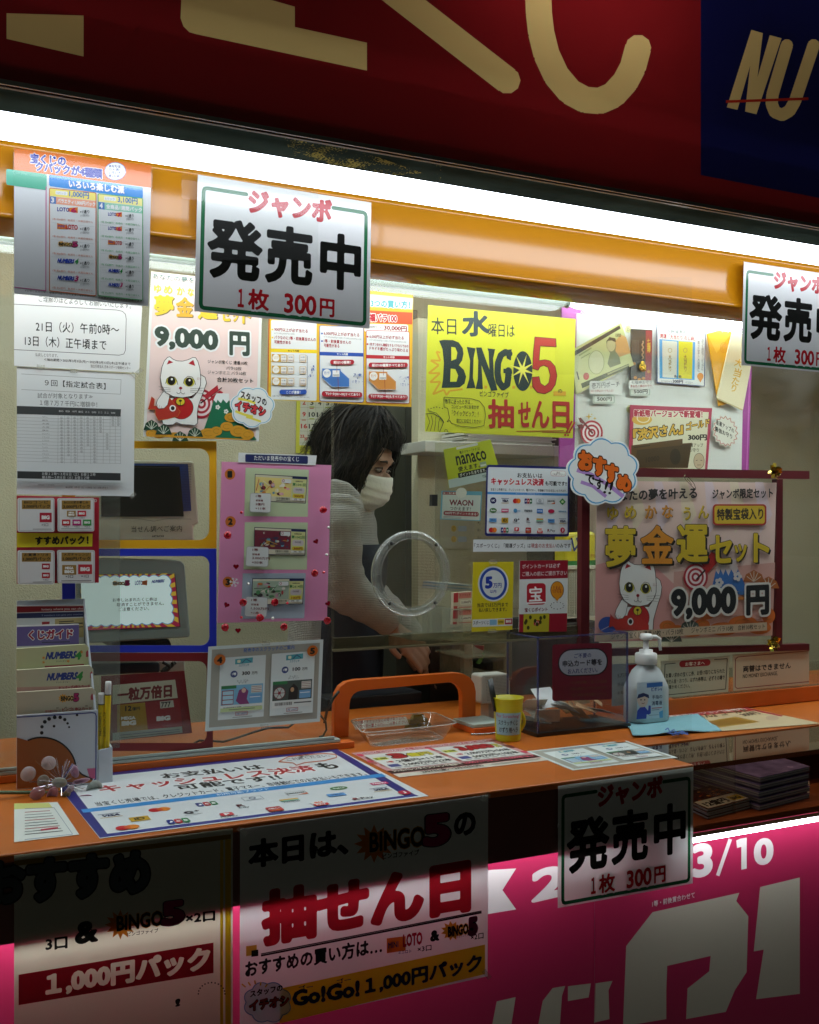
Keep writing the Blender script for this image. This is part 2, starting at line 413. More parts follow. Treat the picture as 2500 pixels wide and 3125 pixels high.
from mathutils.geometry import delaunay_2d_cdt
def printed_panel(S, x0, z0, x1, z1, base, th, name, parent):
    """one translucent sheet in which the shapes drawn on S are cut in as faces of their own material"""
    y = S.p.y; vv = [Vector((x0, z0)), Vector((x1, z0)), Vector((x1, z1)), Vector((x0, z1))]; ff = [[0, 1, 2, 3]]; mm = [base]
    for f, mi in zip(S.mb.f, S.mb.m):
        q = [Vector((S.mb.v[i].x, S.mb.v[i].z)) for i in f]
        q = [Vector((min(max(p.x, x0 + 1e-4), x1 - 1e-4), min(max(p.y, z0 + 1e-4), z1 - 1e-4))) for p in q]
        ar = sum(q[i].x * q[(i + 1) % len(q)].y - q[(i + 1) % len(q)].x * q[i].y for i in range(len(q)))
        if abs(ar) < 1e-9: continue
        if ar < 0: q.reverse()
        k = len(vv); vv += q; ff.append(list(range(k, k + len(q)))); mm.append(S.mb.mats[mi])
    ov, oe, of, _a, _b, orf = delaunay_2d_cdt(vv, [], ff[:1] + [[f[0], f[i], f[i + 1]] for f in ff[1:] for i in range(1, len(f) - 1)], 0, 1e-6)
    tri = [(vv[f[0]], vv[f[i]], vv[f[i + 1]], m) for f, m in zip(ff[1:], mm[1:]) for i in range(1, len(f) - 1)]
    tri = [(min(a.x, b_.x, c.x), max(a.x, b_.x, c.x), min(a.y, b_.y, c.y), max(a.y, b_.y, c.y), a, b_, c, m) for a, b_, c, m in tri][::-1]
    b = MB()
    for f in of:
        cx = sum(ov[i].x for i in f) / 3; cy = sum(ov[i].y for i in f) / 3; m = base
        for (ax, bx, ay, by, p, q, r, mt_) in tri:
            if ax <= cx <= bx and ay <= cy <= by:
                d1 = (q.x - p.x) * (cy - p.y) - (q.y - p.y) * (cx - p.x); d2 = (r.x - q.x) * (cy - q.y) - (r.y - q.y) * (cx - q.x); d3 = (p.x - r.x) * (cy - r.y) - (p.y - r.y) * (cx - r.x)
                if (d1 >= 0 and d2 >= 0 and d3 >= 0) or (d1 <= 0 and d2 <= 0 and d3 <= 0): m = mt_; break
        b.add([(ov[i].x, y, ov[i].y) for i in f], [tuple(range(len(f)))], m)
    b.add([(x0, y, z0), (x1, y, z0), (x1, y + th, z0), (x0, y + th, z0)], [(0, 1, 2, 3)], base)
    return b.build(name, parent, fixn=False)
# ================================================================== camera, world, setting
cd = bpy.data.cameras.new('camera'); cam = bpy.data.objects.new('camera', cd); COL.objects.link(cam)
cam.location = EYE; cam.rotation_euler = (R_(90), 0, -TH)
cd.sensor_fit = 'HORIZONTAL'; cd.sensor_width = 36; cd.lens = 36 * FPX / 2500; cd.shift_y = (HV - 1562.5) / 2500; cd.clip_start = .02; cd.clip_end = 200
SC.camera = cam
wd = bpy.data.worlds.new('World'); SC.world = wd; wd.use_nodes = True
nt = wd.node_tree; bg = nt.nodes['Background']
sky = nt.nodes.new('ShaderNodeTexSky'); sky.sky_type = 'NISHITA'; sky.sun_disc = False; sky.sun_elevation = R_(4); sky.sun_rotation = R_(190)
hs = nt.nodes.new('ShaderNodeHueSaturation'); hs.inputs['Saturation'].default_value = 0
vm = nt.nodes.new('ShaderNodeVectorMath'); vm.operation = 'MULTIPLY'; vm.inputs[1].default_value = (1, 1, .8)
nt.links.new(sky.outputs[0], hs.inputs['Color']); nt.links.new(hs.outputs[0], vm.inputs[0]); nt.links.new(vm.outputs[0], bg.inputs[0]); bg.inputs[1].default_value = SKY
SC.view_settings.view_transform = 'Standard'; SC.view_settings.look = 'None'; SC.view_settings.exposure = EXPO; SC.view_settings.gamma = 1
SC.cycles.use_denoising = True; SC.cycles.max_bounces = 10; SC.cycles.transparent_max_bounces = 24; SC.cycles.diffuse_bounces = 4
SC.cycles.sample_clamp_indirect = 4

YF, YB, YCF = -.415, -.304, -.42     # fascia face, beam face, counter front edge
b = MB(); b.box((-30, -40, -.05), (40, 30, 0), mat((88, 86, 82), .35, mott=.15, mscale=3)); b.build('ground', kind='structure')
# ---------------- booth walls
XL, XR = -1.2, 3.4
yw = 1.12
wallm = mat((186, 178, 150), .85, bump=.35, bscale=260)
b = MB(); b.box((XL, yw, 0), (XR, yw + .08, 2.3), wallm); b.build('back_wall', label='beige textured wallpaper wall at the back of the booth behind the seller', cat='wall')
b = MB(); b.box((XL - .08, .02, 0), (XL, yw, 2.3), wallm); b.build('side_wall', label='beige end wall of the booth beyond the leftmost papers', cat='wall')
b = MB(); b.box((XR, .02, 0), (XR + .08, yw, 2.3), wallm); b.build('side_wall', label='pale textured end wall of the booth at the far right', cat='wall')
b = MB(); b.box((XL, -.2, 2.34), (XR, yw, 2.4), mat((150, 148, 138), .8)); b.build('booth_ceiling', label='dull grey ceiling inside the booth above the seller', cat='ceiling')
# dark metal cabinet behind the seller
b = MB()
p0 = Py(1088, 1300, yw - .12); p1 = Py(1276, 1300, yw - .12)
cabm = mat((78, 78, 66), .5, mott=.06)
b.box((p0.x, yw - .12, 0), (p1.x, yw - .002, 2.1), cabm)
cb = b.build('steel_cabinet', bevel=.004, label='tall dark grey steel cabinet behind the seller', cat='cabinet')
b = MB(); b.box((p1.x - .045, yw - .127, .02), (p1.x - .012, yw - .121, 2.08), mat((70, 70, 62), .45)); b.build('door_edge', cb)
# white partition just right of the seller, with a thick return
pt = MB(); q0 = Py(1276, 1600, .75); q1 = Py(1372, 1600, .75)
pt.box((q0.x, .75, 0), (q1.x + .8, .79, 2.02), mat((205, 198, 168), .85, bump=.45, bscale=330))
pt.build('partition', label='cream wallpapered partition standing right of the seller', cat='partition')

# ---------------- fascia sign (backlit box)
zf = Py(1250, 470, YF).z
XA, XZ = -1.6, 3.6
fs = empty('fascia_sign', (1.0, YF, zf), 'big dark red backlit fascia sign with gold letters above the booth', 'sign')
TR = .55
redm = mat((120, 22, 26), .42, trans=TR, key='fascia'); blum = mat((18, 20, 68), .4, trans=TR, key='fascia')
goldm = mat((222, 192, 126), .45, trans=TR, key='fascia'); stripm = mat((176, 40, 20), .4, trans=TR, key='fascia')
x0 = Py(2139, 300, YF).x
zt = Py(2134, 533, YF).z
b = MB()
dk = mat((48, 50, 46), .35, mott=.1)
b.box((XA, YF + .006, zf - .004), (XZ, YF + .012, zf + .012), dk)       # bottom lip
b.box((XA, YF + .15, zf + .012), (XZ, YF + .16, 2.76), mat((150, 150, 150), .6))
b.box((XA, YF - .001, 2.75), (XZ, YF + .16, 2.77), dk)
b.build('sign_casing', fs)
b = MB(); b.box((XA, YF - .0035, zf - .0035), (XZ, YF - .0005, zf + .003), mat((120, 122, 118), .3, metal=.8)); b.build('trim_strip', fs)
S = vs_(YF, PXW)
S.poly([(20, 40), (255, 47), (255, 172), (20, 118)], goldm)
S.poly([(556, -60), (551, 55), (560, 80), (578, 98), (600, 104), (1120, 215), (1120, 130), (900, 82), (900, 20), (690, -40)], goldm)
S.line([(1130, -80), (1548, 245)], 82, goldm, rnd=True)
S.line([(1642, -40), (1645, 40), (1652, 100), (1668, 165), (1698, 230), (1740, 280), (1785, 304), (1830, 308), (1872, 290), (1908, 250), (1932, 205), (1948, 145)], 80, goldm, rnd=True)
S.px(WB)
q = [S.pt(1357, -200), S.pt(1343, 695)]
S.mb.add([(x0, YF, 2.73), (x0, YF, zt), (x0 + 1.5, YF, zt), (x0 + 1.5, YF, 2.73)], [(0, 1, 2, 3)], blum)
NV = W(2100, 60, 2400, 735); S.px(NV)
S.poly([(290, 655), (474, 75), (560, 100), (530, 345), (520, 430), (612, 115), (700, 138), (512, 706), (427, 686), (465, 345), (370, 673)], goldm)
S.line([(740, 190), (632, 560), (626, 630), (650, 690), (705, 712), (760, 680), (800, 610), (940, 190)], 92, goldm, rnd=True)
S.line([(284, 612), (900, 590)], 20, stripm)
printed_panel(S, XA, zf, XZ, 2.745, redm, .006, 'printed_panel', fs)
# unseen tubes added inside the box to shape and even out its glow
def tube_light(name, parent, a, bb, r, power, col=(1, .96, .9)):
    ld = bpy.data.lights.new(name, 'AREA'); ld.shape = 'RECTANGLE'; ld.size = (Vector(bb) - Vector(a)).length; ld.size_y = r
    ld.energy = power; ld.color = col
    o = bpy.data.objects.new(name, ld); COL.objects.link(o); o.location = (Vector(a) + Vector(bb)) / 2
    return o
xm = Py(1780, 100, YF).x
for (xa_, xb_, z_, p_) in ((XA + .1, XZ - .1, 2.52, FASCIA_W), (XA + .1, XZ - .1, 2.12, FASCIA_W * .35), (xm - .22, xm + .22, 2.36, FASCIA_W * .22)):
    l = tube_light('added_sign_tube', fs, (xa_, YF + .1, z_), (xb_, YF + .1, z_), .04, p_); l.rotation_euler = (R_(90), 0, 0)
    l.location = l.location - fs.location; l.parent = fs
# ---------------- dark lamp housing under the fascia
zb0, zb1 = Py(1250, 813.5, YB).z, Py(1250, 618, YB).z
b = MB(); b.box((XA, YF + .013, zf + .001), (XZ, YB - .004, zf + .03), mat((44, 52, 46), .8, spec=.0, mott=.4, mscale=6)); 
ho = b.build('lamp_housing', label='dark metal lamp housing under the red fascia', cat='lamp housing')
xg = Py(1338, 520, YB - .03).x
# peeled old paint patch
def flaky(c, c2):
    m = bpy.data.materials.new('flaky'); m.use_nodes = True; nt = m.node_tree; bs = nt.nodes['Principled BSDF']
    bs.inputs['Base Color'].default_value = tuple(lin(x) for x in c) + (1,); bs.inputs['Roughness'].default_value = .95; bs.inputs['Specular IOR Level'].default_value = 0
    tc = nt.nodes.new('ShaderNodeTexCoord'); n = nt.nodes.new('ShaderNodeTexNoise'); n.inputs['Scale'].default_value = 260; n.inputs['Detail'].default_value = 3
    n2 = nt.nodes.new('ShaderNodeTexNoise'); n2.inputs['Scale'].default_value = 22
    nt.links.new(tc.outputs['Object'], n.inputs[0]); nt.links.new(tc.outputs['Object'], n2.inputs[0])
    ad = nt.nodes.new('ShaderNodeMath'); ad.operation = 'ADD'; nt.links.new(n.outputs[0], ad.inputs[0]); nt.links.new(n2.outputs[0], ad.inputs[1])
    g = nt.nodes.new('ShaderNodeMath'); g.operation = 'GREATER_THAN'; g.inputs[1].default_value = 1.10; nt.links.new(ad.outputs[0], g.inputs[0])
    nt.links.new(g.outputs[0], bs.inputs['Alpha'])
    return m
fl = flaky((128, 116, 62), 0)
S = Sheet((0, 0, zf - .0005), (0, 0, -1), PXW)
S.face([S.pt(*p) for p in [(860, 418), (1010, 440), (1150, 478), (1290, 528), (1180, 536), (1020, 512), (900, 480)]], fl)
S.face([S.pt(*p) for p in [(1332, 500), (1348, 503), (1346, 552), (1330, 548)]], fl)
S.build('peeled_patch', parent=ho)

# ---------------- the two bright lamp strips in front of the orange beam
lampm = emis((238, 243, 255), LAMP)
YLM = -.390
zb1l = Py(1250, 618, YLM).z
xj = Py(1312, 600, YLM).x
for k, (xa, xb) in enumerate(((XA, xj - .0006), (xj + .0006, XZ))):
    e = empty('strip_light', ((xa + xb) / 2, YLM, zb1l), ['long glowing white strip light above the left half of the booth', 'long glowing white strip light above the right half of the booth'][k], 'strip light', 'strip lights under the fascia')
    b = MB(); r = .0185; yc, zc_ = YLM, zb1l + .0195
    prof = [(yc + r * math.cos(R_(a)), zc_ + r * math.sin(R_(a))) for a in range(15, -241, -15)]
    n = len(prof); vsx = [(xa, p[0], p[1]) for p in prof] + [(xb, p[0], p[1]) for p in prof]
    b.add(vsx, [(i, i + 1, n + i + 1, n + i) for i in range(n - 1)], lampm, True); b.build('diffuser', e)
    b = MB(); prof = [(yc + r * math.cos(R_(a)), zc_ + r * math.sin(R_(a))) for a in range(120, 14, -15)]; n = len(prof)
    b.add([(xa, p[0], p[1]) for p in prof] + [(xb, p[0], p[1]) for p in prof], [(i, i + 1, n + i + 1, n + i) for i in range(n - 1)], mat((120, 124, 122), .5), True); b.build('lamp_back', e)
    b = MB(); xe = xb if k == 0 else xa; sg = -1 if k == 0 else 1
    b.tube([(xe, yc, zc_), (xe + sg * .003, yc, zc_), (xe + sg * .0031, yc, zc_)], [r * 1.012, r * 1.012, r], emis((225, 232, 240), LAMP * .3), 24, cap=False); b.build('end_cap', e)
# ---------------- orange beam, rounded
YLIP = YB - .0044; zb0 = Py(1250, 813.5, YLIP).z
b = MB(); prof = [(-.262, zb1 + .002), (YB, zb1 + .0015)]
for i in range(1, 17):
    t = i / 16; prof.append((YB + .11 * (.46 * t - .50 * t * t), zb1 + (zb0 - zb1) * t))
prof += [(YLIP + .003, zb0 - .003), (-.21, zb0 - .003)]
n = len(prof); om = mat((210, 140, 4), .6, spec=.1, coat=1.0, mott=.06, mscale=5)
b.add([(XA, p[0], p[1]) for p in prof] + [(XZ, p[0], p[1]) for p in prof], [(i, i + 1, n + i + 1, n + i) for i in range(n - 1)], om, True)
b.build('orange_beam', label='glossy orange beam running under the strip lights', cat='beam', fixn=True)
# window head rail with the roller below it
al = mat((158, 176, 166), .35, metal=.15)
hd = MB(); y0 = .012
hd.box((XA, y0 - .03, Py(1260, 857, y0).z), (XZ, y0 + .03, 2.2), al)
hd.box((XA, y0 - .034, Py(1260, 848, y0).z), (XZ, y0 - .0301, Py(1260, 836, y0).z), al)
hd.build('window_head', bevel=.002, label='pale green aluminium window head behind the orange beam', cat='window frame')
b = MB(); yr = .012; zr = Py(1260, 871, yr).z; xr = Py(1730, 925, yr).x
b.tube([(XA, yr, zr), (xr, yr, zr)], .0098, al, 14); ro = b.build('roller_rail', label='pale green round rail ending above the yellow handwritten sheet', cat='rail')
b = MB(); b.tube([(xr, yr, zr), (xr + .003, yr, zr), (xr + .006, yr, zr)], [.0112, .0112, .007], mat((150, 160, 152), .4), 14); b.build('end_cap', ro)
# ---------------- interior LED battens
def batten(xa, xb, y, zbot, label, ends):
    e = empty('ceiling_batten', ((xa + xb) / 2, y, zbot), label, 'ceiling light', 'LED battens inside the booth')
    b = MB(); r = .03; prof = []
    def ring(x, k): return [(x, y + r * k * 1.25 * math.cos(R_(a)), zbot + r + r * k * math.sin(R_(a))) for a in range(0, -181, -18)]
    xs = [(xa, .25), (xa + .004, .6), (xa + .014, .88), (xa + .03, 1), (xb - .03, 1), (xb - .014, .88), (xb - .004, .6), (xb, .25)]
    rs = [ring(x, k) for x, k in xs]; n = len(rs[0]); vsx = [p for r_ in rs for p in r_]
    fsx = [(i * n + j, i * n + j + 1, (i + 1) * n + j + 1, (i + 1) * n + j) for i in range(len(rs) - 1) for j in range(n - 1)]
    b.add(vsx, fsx, emis((234, 246, 246), ends), True); b.build('diffuser', e)
    b = MB(); b.box((xa + .005, y - .045, zbot + r + .001), (xb - .005, y + .045, zbot + r + .03), mat((225, 228, 225), .4)); b.build('body', e, bevel=.003)
    ztop = 2.06 if y < 0 else 2.34
    for q in (xa + .115, xb - .115):
        b = MB(); b.box((q - .015, y - .02, zbot + r + .0305), (q + .015, y + .02, ztop), mat((150, 150, 146), .5)); b.build('bracket', e)
ya = .17; za = Py(1260, 906, ya).z
batten(-.75, Py(1708, 940, ya).x, -ya + .02, za, 'glowing LED batten tucked behind the orange beam in front of the left window', SOFF)
xe_ = Py(1708, 940, ya).x; batten(xe_ + .07, 3.2, -ya + .02, za, 'glowing LED batten tucked behind the orange beam in front of the right window', SOFF * 1.7)
yb_ = .30; z_b = Py(1753, 940, yb_).z
batten(Py(1737, 915, yb_).x, 3.0, yb_, z_b, 'glowing LED batten above the purple edged goods board', INNER)
batten(-.6, 1.9, .62, 2.2, 'LED batten on the booth ceiling above the seller', INN_FILL)  # unseen batten added to brighten the interior
b = MB(); b.box((XA, YB + .06, 2.06), (XZ, -.02, 2.08), mat((170, 172, 168), .6)); b.build('soffit', label='grey soffit board between the orange beam and the window', cat='soffit')
# ================================================================== counter, glazing, lightboxes
orgm = mat((180, 92, 14), .4, mott=.12, mscale=14)
xc = Pz(2118, 2333, ZC).x
XCL = -1.2
b = MB(); tk = .012
b.box((XCL, YCF, ZC - tk), (xc, .4, ZC), orgm)
ct = b.build('counter', loc=(xc, YCF, 0), bevel=.0025, label='bright orange counter top in front of the glass', cat='counter')
brn = mat((88, 40, 30), .5, mott=.1)
zl = Py(1490, 2632, YCF + .012).z     # bottom of the dark board
b = MB(); b.box((XCL, YCF + .004, zl), (xc - .004, YCF + .012, ZC - tk - .0005), brn); b.build('front_board', ct)
b = MB(); b.box((xc - .012, YCF + .0125, zl + .03), (xc - .002, .3, ZC - tk - .0005), mat((150, 74, 20), .45)); b.build('end_panel', ct)
# right hand counter: glossy plate over an open magazine shelf, orange strip at the back
ysp = Pz(2250, 2240, ZC).y
b = MB(); b.box((xc + .001, ysp, ZC - tk), (3.6, .4, ZC - .001), orgm)
rc = b.build('shelf_counter', loc=(xc, YCF, 0), label='counter with an orange back strip and glossy brown front over an open shelf', cat='counter')
b = MB(); b.box((xc + .001, YCF + .004, ZC - tk), (3.6, ysp - .0005, ZC - .003), glass((228, 205, 185), 3.5, .22, (90, 52, 30), .03)); b.build('glossy_plate', rc)
zs = Py(2140, 2503, YCF + .05).z
zs = Py(2118, 2522, YCF + .03).z
b = MB(); b.box((xc + .001, YCF + .03, zs - .012), (3.6, .1, zs), mat((150, 76, 26), .4, mott=.1)); b.build('shelf_board', rc)
b = MB(); b.box((xc + .001, .1005, zs - .012), (3.6, .11, ZC - tk - .001), mat((196, 92, 18), .5)); b.build('back_panel', rc)
# ---- printed panels below, lit by bars along their upper edge
def lit_panel(xa, xb, yf, zt, label):
    e = empty('lit_panel', ((xa + xb) / 2, yf, .1), label, 'lit panel', 'pink lit panels under the counter')
    b = MB(); b.box((xa, yf + .0035, .1), (xb, yf + .03, zt), mat((150, 150, 150), .6)); b.build('backing', e)
    return e
xs = Py(1905, 2600, YCF).x
YL = YCF + .085
lb1 = lit_panel(XCL, xs - .002, YL, zl + .03, 'pink lit panel under the orange counter behind the taped posters')
YR = YCF + .085
zr_ = Py(2114, 2573, YCF + .02).z; zr2 = Py(2114, 2553, YCF + .02).z
lb2 = lit_panel(xs + .002, 3.6, YR, zr2 + .002, 'pink lit lottery banner with big cream figures at lower right')
barm = emis((240, 242, 255), BAR)
b = MB(); b.box((xc - .03, YCF + .02, zr_), (3.6, YCF + .03, zr2), barm); b.build('light_bar', lb2)
b = MB(); b.box((XCL + .01, YCF + .022, zl + .003), (xs - .01, YCF + .032, zl + .014), barm); b.build('light_bar', lb1)
b = MB(); b.box((XCL, YCF + .0125, zl + .018), (xs - .002, YL + .03, zl + .026), mat((120, 60, 24), .6)); b.build('top_shelf', lb1)
b = MB(); b.box((xc + .001, YCF + .012, zr2 + .0005), (3.6, YCF + .03, zs - .0125), mat((78, 62, 44), .5)); b.build('front_rail', rc)
# printed banner on the right box and the ribbon on the left one
pk_ = mat((180, 40, 84), .4, key='lb'); tw = mat((222, 220, 214), .4, key='lb'); tc_ = mat((196, 194, 172), .4, key='lb')
S = vs_(YR, WQ)
S.t('3', 1203, 513, 1318, 495, 190, tw, b=.045, nb=5)
S.line([(1345, 495), (1415, 292)], 20, tw)
S.poly([(1448, 300), (1470, 290), (1506, 284), (1506, 455), (1476, 462), (1476, 335), (1452, 342)], tw); S.t('0', 1545, 444, 1655, 428, 150, tw, b=.045, nb=5)
big = [(838, 885), (984, 697), (1465, 590), (1448, 635), (1515, 720), (1505, 1030), (1440, 1130), (1390, 1250), (1170, 1290), (1178, 1120), (1298, 1025), (1306, 940), (1065, 995), (1060, 1130), (1060, 1290), (820, 1330)]
S.poly(big, tc_)
S.poly([(1580, 558), (1800, 505), (1800, 1150), (1558, 1180), (1600, 905), (1545, 915)], tc_)
S.poly([(375, 1190), (430, 1118), (500, 1106), (482, 1160), (470, 1330), (345, 1350)], tc_); S.poly([(515, 1108), (642, 1092), (630, 1170), (515, 1190)], tc_); S.poly([(668, 1092), (762, 1078), (740, 1130), (745, 1290), (660, 1310)], tc_)
S.poly([(120, 1192), (225, 1168), (200, 1330), (90, 1350)], tc_)
printed_panel(S, xs + .0002, .1, 3.6, zr2, pk_, .003, 'printed_panel', lb2)
S = vs_(YR - .0012, WQ); S.t('1等・前後賞合わせて', 982, 670, 1218, 618, 34, mat((226, 224, 216), .4, trans=.3), b=.02); S.build('small_lettering', parent=lb2)
S = vs_(YL, WQ)
S.poly([(-30, 470), (228, 455), (152, 575), (228, 682), (-30, 725)], tw)
S.poly([(375, 1190), (430, 1118), (500, 1106), (482, 1160), (470, 1330), (345, 1350)], tc_); S.poly([(515, 1108), (642, 1092), (630, 1170), (515, 1190)], tc_); S.poly([(668, 1092), (762, 1078), (740, 1130), (745, 1290), (660, 1310)], tc_)
S.poly([(120, 1192), (225, 1168), (200, 1330), (90, 1350)], tc_)
S.t('2', 312, 648, 520, 600, 180, tw, b=.045, nb=5)
printed_panel(S, XCL, .1, xs - .0002, zl + .03, pk_, .003, 'printed_panel', lb1)
# ---------------------------------------------------------------- glazing
gm = glass((252, 254, 253), 1.0, smear=.04)
XG = Py(1020, 2000, 0).x
zsill = Py(560, 2300, 0).z
def pane(name, xa, xb, za, zb, y, lab, t=.006, hole=None):
    b = MB()
    if not hole: b.box((xa, y, za), (xb, y + t, zb), gm)
    else:
        cx, cz, r = hole; n = 48
        sq = []
        for i in range(n):
            a = 2 * math.pi * i / n; c, s_ = math.cos(a), math.sin(a)
            k = min((xb - cx) / c if c > 1e-6 else 1e9, (xa - cx) / c if c < -1e-6 else 1e9, (zb - cz) / s_ if s_ > 1e-6 else 1e9, (za - cz) / s_ if s_ < -1e-6 else 1e9)
            sq.append((cx + c * k, cz + s_ * k))
        # insert the corners by snapping the nearest ray
        for (qx, qz) in ((xa, za), (xb, za), (xa, zb), (xb, zb)):
            j = min(range(n), key=lambda i: (sq[i][0] - qx) ** 2 + (sq[i][1] - qz) ** 2); sq[j] = (qx, qz)
        for i in range(n):
            a0, a1 = 2 * math.pi * i / n, 2 * math.pi * (i + 1) / n
            A = [(cx + r * math.cos(a0), cz + r * math.sin(a0)), (cx + r * math.cos(a1), cz + r * math.sin(a1)), sq[(i + 1) % n], sq[i]]
            f = [(p[0], y, p[1]) for p in A]; g = [(p[0], y + t, p[1]) for p in A]
            b.add(f + g, [(0, 1, 2, 3), (7, 6, 5, 4), (0, 4, 5, 1), (2, 6, 7, 3)], gm)
    return b.build(name, label=lab, cat='window', fixn=True)
zgt = Py(1260, 850, 0).z
pl = pane('glass_pane', XCL, XG - .002, zsill - .01, zgt, .004, 'large clear glass pane behind the papers in the left half of the window')
alm = mat((168, 182, 174), .35, metal=.2, mott=.05)
b = MB(); b.box((XCL, -.004, ZC + .013), (XG + .012, .018, zsill), alm); 
b.box((XCL, -.004, zsill + .0002), (XG + .0, .0005, zsill + .006), alm)
sl = b.build('window_sill', bevel=.0015, label='grey aluminium sill under the left glass pane', cat='window sill')
b = MB(); xf = Pz(1077, 2280, ZC).x
b.box((XCL, -.008, ZC + .0005), (xf, .02, ZC + .0125), mat((206, 96, 20), .45)); b.build('sill_base', sl, bevel=.001)
# centre pane, its thick lower edge, speaking hole
XM = Py(1765, 1700, 0).x
zpe = Py(1248, 1936, 0).z; zpe2 = Py(1248, 1969, 0).z
cen = Py(1248.5, 1750, 0); RR = Py(1248.5, 1750 - 131, 0).z - cen.z
pc = pane('glass_pane', XG, XM - .002, zpe, zgt, .0, 'clear centre pane with a round speaking hole before the seller', .008, (cen.x, cen.z, RR * .84))
b = MB(); b.box((XG, -.0015, zpe2), (XM - .002, .0095, zpe - .0003), glass((240, 238, 222), 1.0, .30, (96, 92, 70))); b.box((XG, -.003, zpe2 - .0045), (XM - .002, .0105, zpe2 - .0003), mat((112, 106, 82), .35)); b.build('lower_edge', pc)
rg = MB(); y = -.004; acr = glass((243, 245, 243), 2.2, .16, (190, 195, 185), .12)
prof = [(RR * .80, -.012), (RR * .86, -.014), (RR * .965, -.012), (RR, -.006), (RR, 0.0), (RR * .86, .001), (RR * .80, .002)]
rg.lathe((cen.x, y, cen.z), prof, acr, 56, axis='y')
rgo = rg.build('speaking_ring', label='round clear acrylic ring with four screws round the speaking hole', cat='speaking ring')
rg = MB(); random.seed(3)
cm = glass((246, 247, 246), 3, .3, (215, 215, 205), .1)
for i in range(110):
    a = 2 * math.pi * i / 110; r0 = RR * (.87 + .01 * random.random()); r1 = RR * (.935 + .02 * random.random()); w = .0009 + .0006 * random.random()
    c_, s_ = math.cos(a), math.sin(a)
    if random.random() < .8:
        p = [(r0, -w), (r0, w), (r1, w), (r1, -w)]
        rg.add([(cen.x + r * c_ - k * s_, y - .0148, cen.z + r * s_ + k * c_) for r, k in p], [(0, 1, 2, 3)], cm)
rg.lathe((cen.x, y - .0135, cen.z), [(RR * .965, 0), (RR * .975, -.0012), (RR * .985, 0)], cm, 56, axis='y')
rg.lathe((cen.x, y - .0142, cen.z), [(RR * .815, 0), (RR * .825, -.0012), (RR * .835, 0)], cm, 56, axis='y')
rg.build('ridges', rgo)
for a in (128, 48, -50, -132):
    q = MB(); q.lathe((cen.x + RR * .90 * math.cos(R_(a)), y - .0152, cen.z + RR * .90 * math.sin(R_(a))), [(.0001, -.0025), (.0022, -.0025), (.0034, -.0012), (.0036, .001)], mat((20, 20, 20), .3), 12, axis='y')
    q.lathe((cen.x + RR * .90 * math.cos(R_(a)), y - .0178, cen.z + RR * .90 * math.sin(R_(a))), [(.0001, -.0001), (.0012, 0)], mat((170, 170, 165), .3, metal=.8), 8, axis='y'); q.build('screw', rgo)
# fine perforated disc seen through the hole
dm = bpy.data.materials.new('perforated'); dm.use_nodes = True; nt = dm.node_tree; bs = nt.nodes['Principled BSDF']; bs.inputs['Base Color'].default_value = (.3, .28, .2, 1); bs.inputs['Roughness'].default_value = .4
tc = nt.nodes.new('ShaderNodeTexCoord'); vo = nt.nodes.new('ShaderNodeTexVoronoi'); vo.inputs['Scale'].default_value = 330; vo.inputs['Randomness'].default_value = 0
nt.links.new(tc.outputs['Object'], vo.inputs['Vector']); cmpn = nt.nodes.new('ShaderNodeMath'); cmpn.operation = 'LESS_THAN'; cmpn.inputs[1].default_value = .3; nt.links.new(vo.outputs['Distance'], cmpn.inputs[0])
mp = nt.nodes.new('ShaderNodeMapRange'); mp.inputs[3].default_value = .12; mp.inputs[4].default_value = .5; nt.links.new(cmpn.outputs[0], mp.inputs[0]); nt.links.new(mp.outputs[0], bs.inputs['Alpha'])
q = MB(); q.add([(cen.x + RR * .82 * math.cos(2 * math.pi * i / 40), .0045, cen.z + RR * .82 * math.sin(2 * math.pi * i / 40)) for i in range(40)], [tuple(range(40))], dm)
q.build('mesh_disc', rgo, fixn=False)
# right pane with dark red frame board behind the big poster is in the next section
pr = pane('glass_pane', XM, 3.6, Py(2200, 2120, 0).z, zgt, .006, 'large clear glass pane behind the posters in the right half of the window')
# frosted film strip on the left pane
f0, f1 = Py(232, 1480, .002), Py(366, 2290, .002)
b = MB(); b.box((f0.x, .0012, f1.z + .005), (f1.x, .0032, Py(300, 1515, .002).z), glass((246, 248, 246), .6, .10, (190, 195, 185), .25)); 
fo = b.build('frosted_film', label='hazy translucent plastic strip on the left pane beside the card rack', cat='plastic film')
# ================================================================== papers on the beam and the glass
YS = YB - .0125
LAM = dict(rough=.22, spec=.5, mott=0)
def sleeve(S, pts, name, parent):
    s2 = Sheet(S.p + S.n * (S.z + .0012), S.n, S.w); q = [s2.pt(*p) for p in pts]
    s2.mb.add(q, [(0, 1, 2, 3)], glass((252, 253, 252), SLV, .02, (225, 228, 226), .06)); return s2.build(name, parent=parent)
def tapes(o, y, w, pts, n=(0, -1, 0), L=30, Hh=16):
    for (x, yy, a) in pts:
        s2 = Sheet((0, y, 0), n, w); c_, s_ = math.cos(R_(a)), math.sin(R_(a))
        q = [s2.pt(x + L * dx * c_ - Hh * dy * s_, yy + L * dx * s_ + Hh * dy * c_) for dx, dy in ((-1, -1), (1, -1), (1, 1), (-1, 1))]
        s2.mb.slab(q, s2.n, .0002, glass((252, 252, 250), 1.0, .16, (206, 206, 196), .15)); s2.build('tape', parent=o)
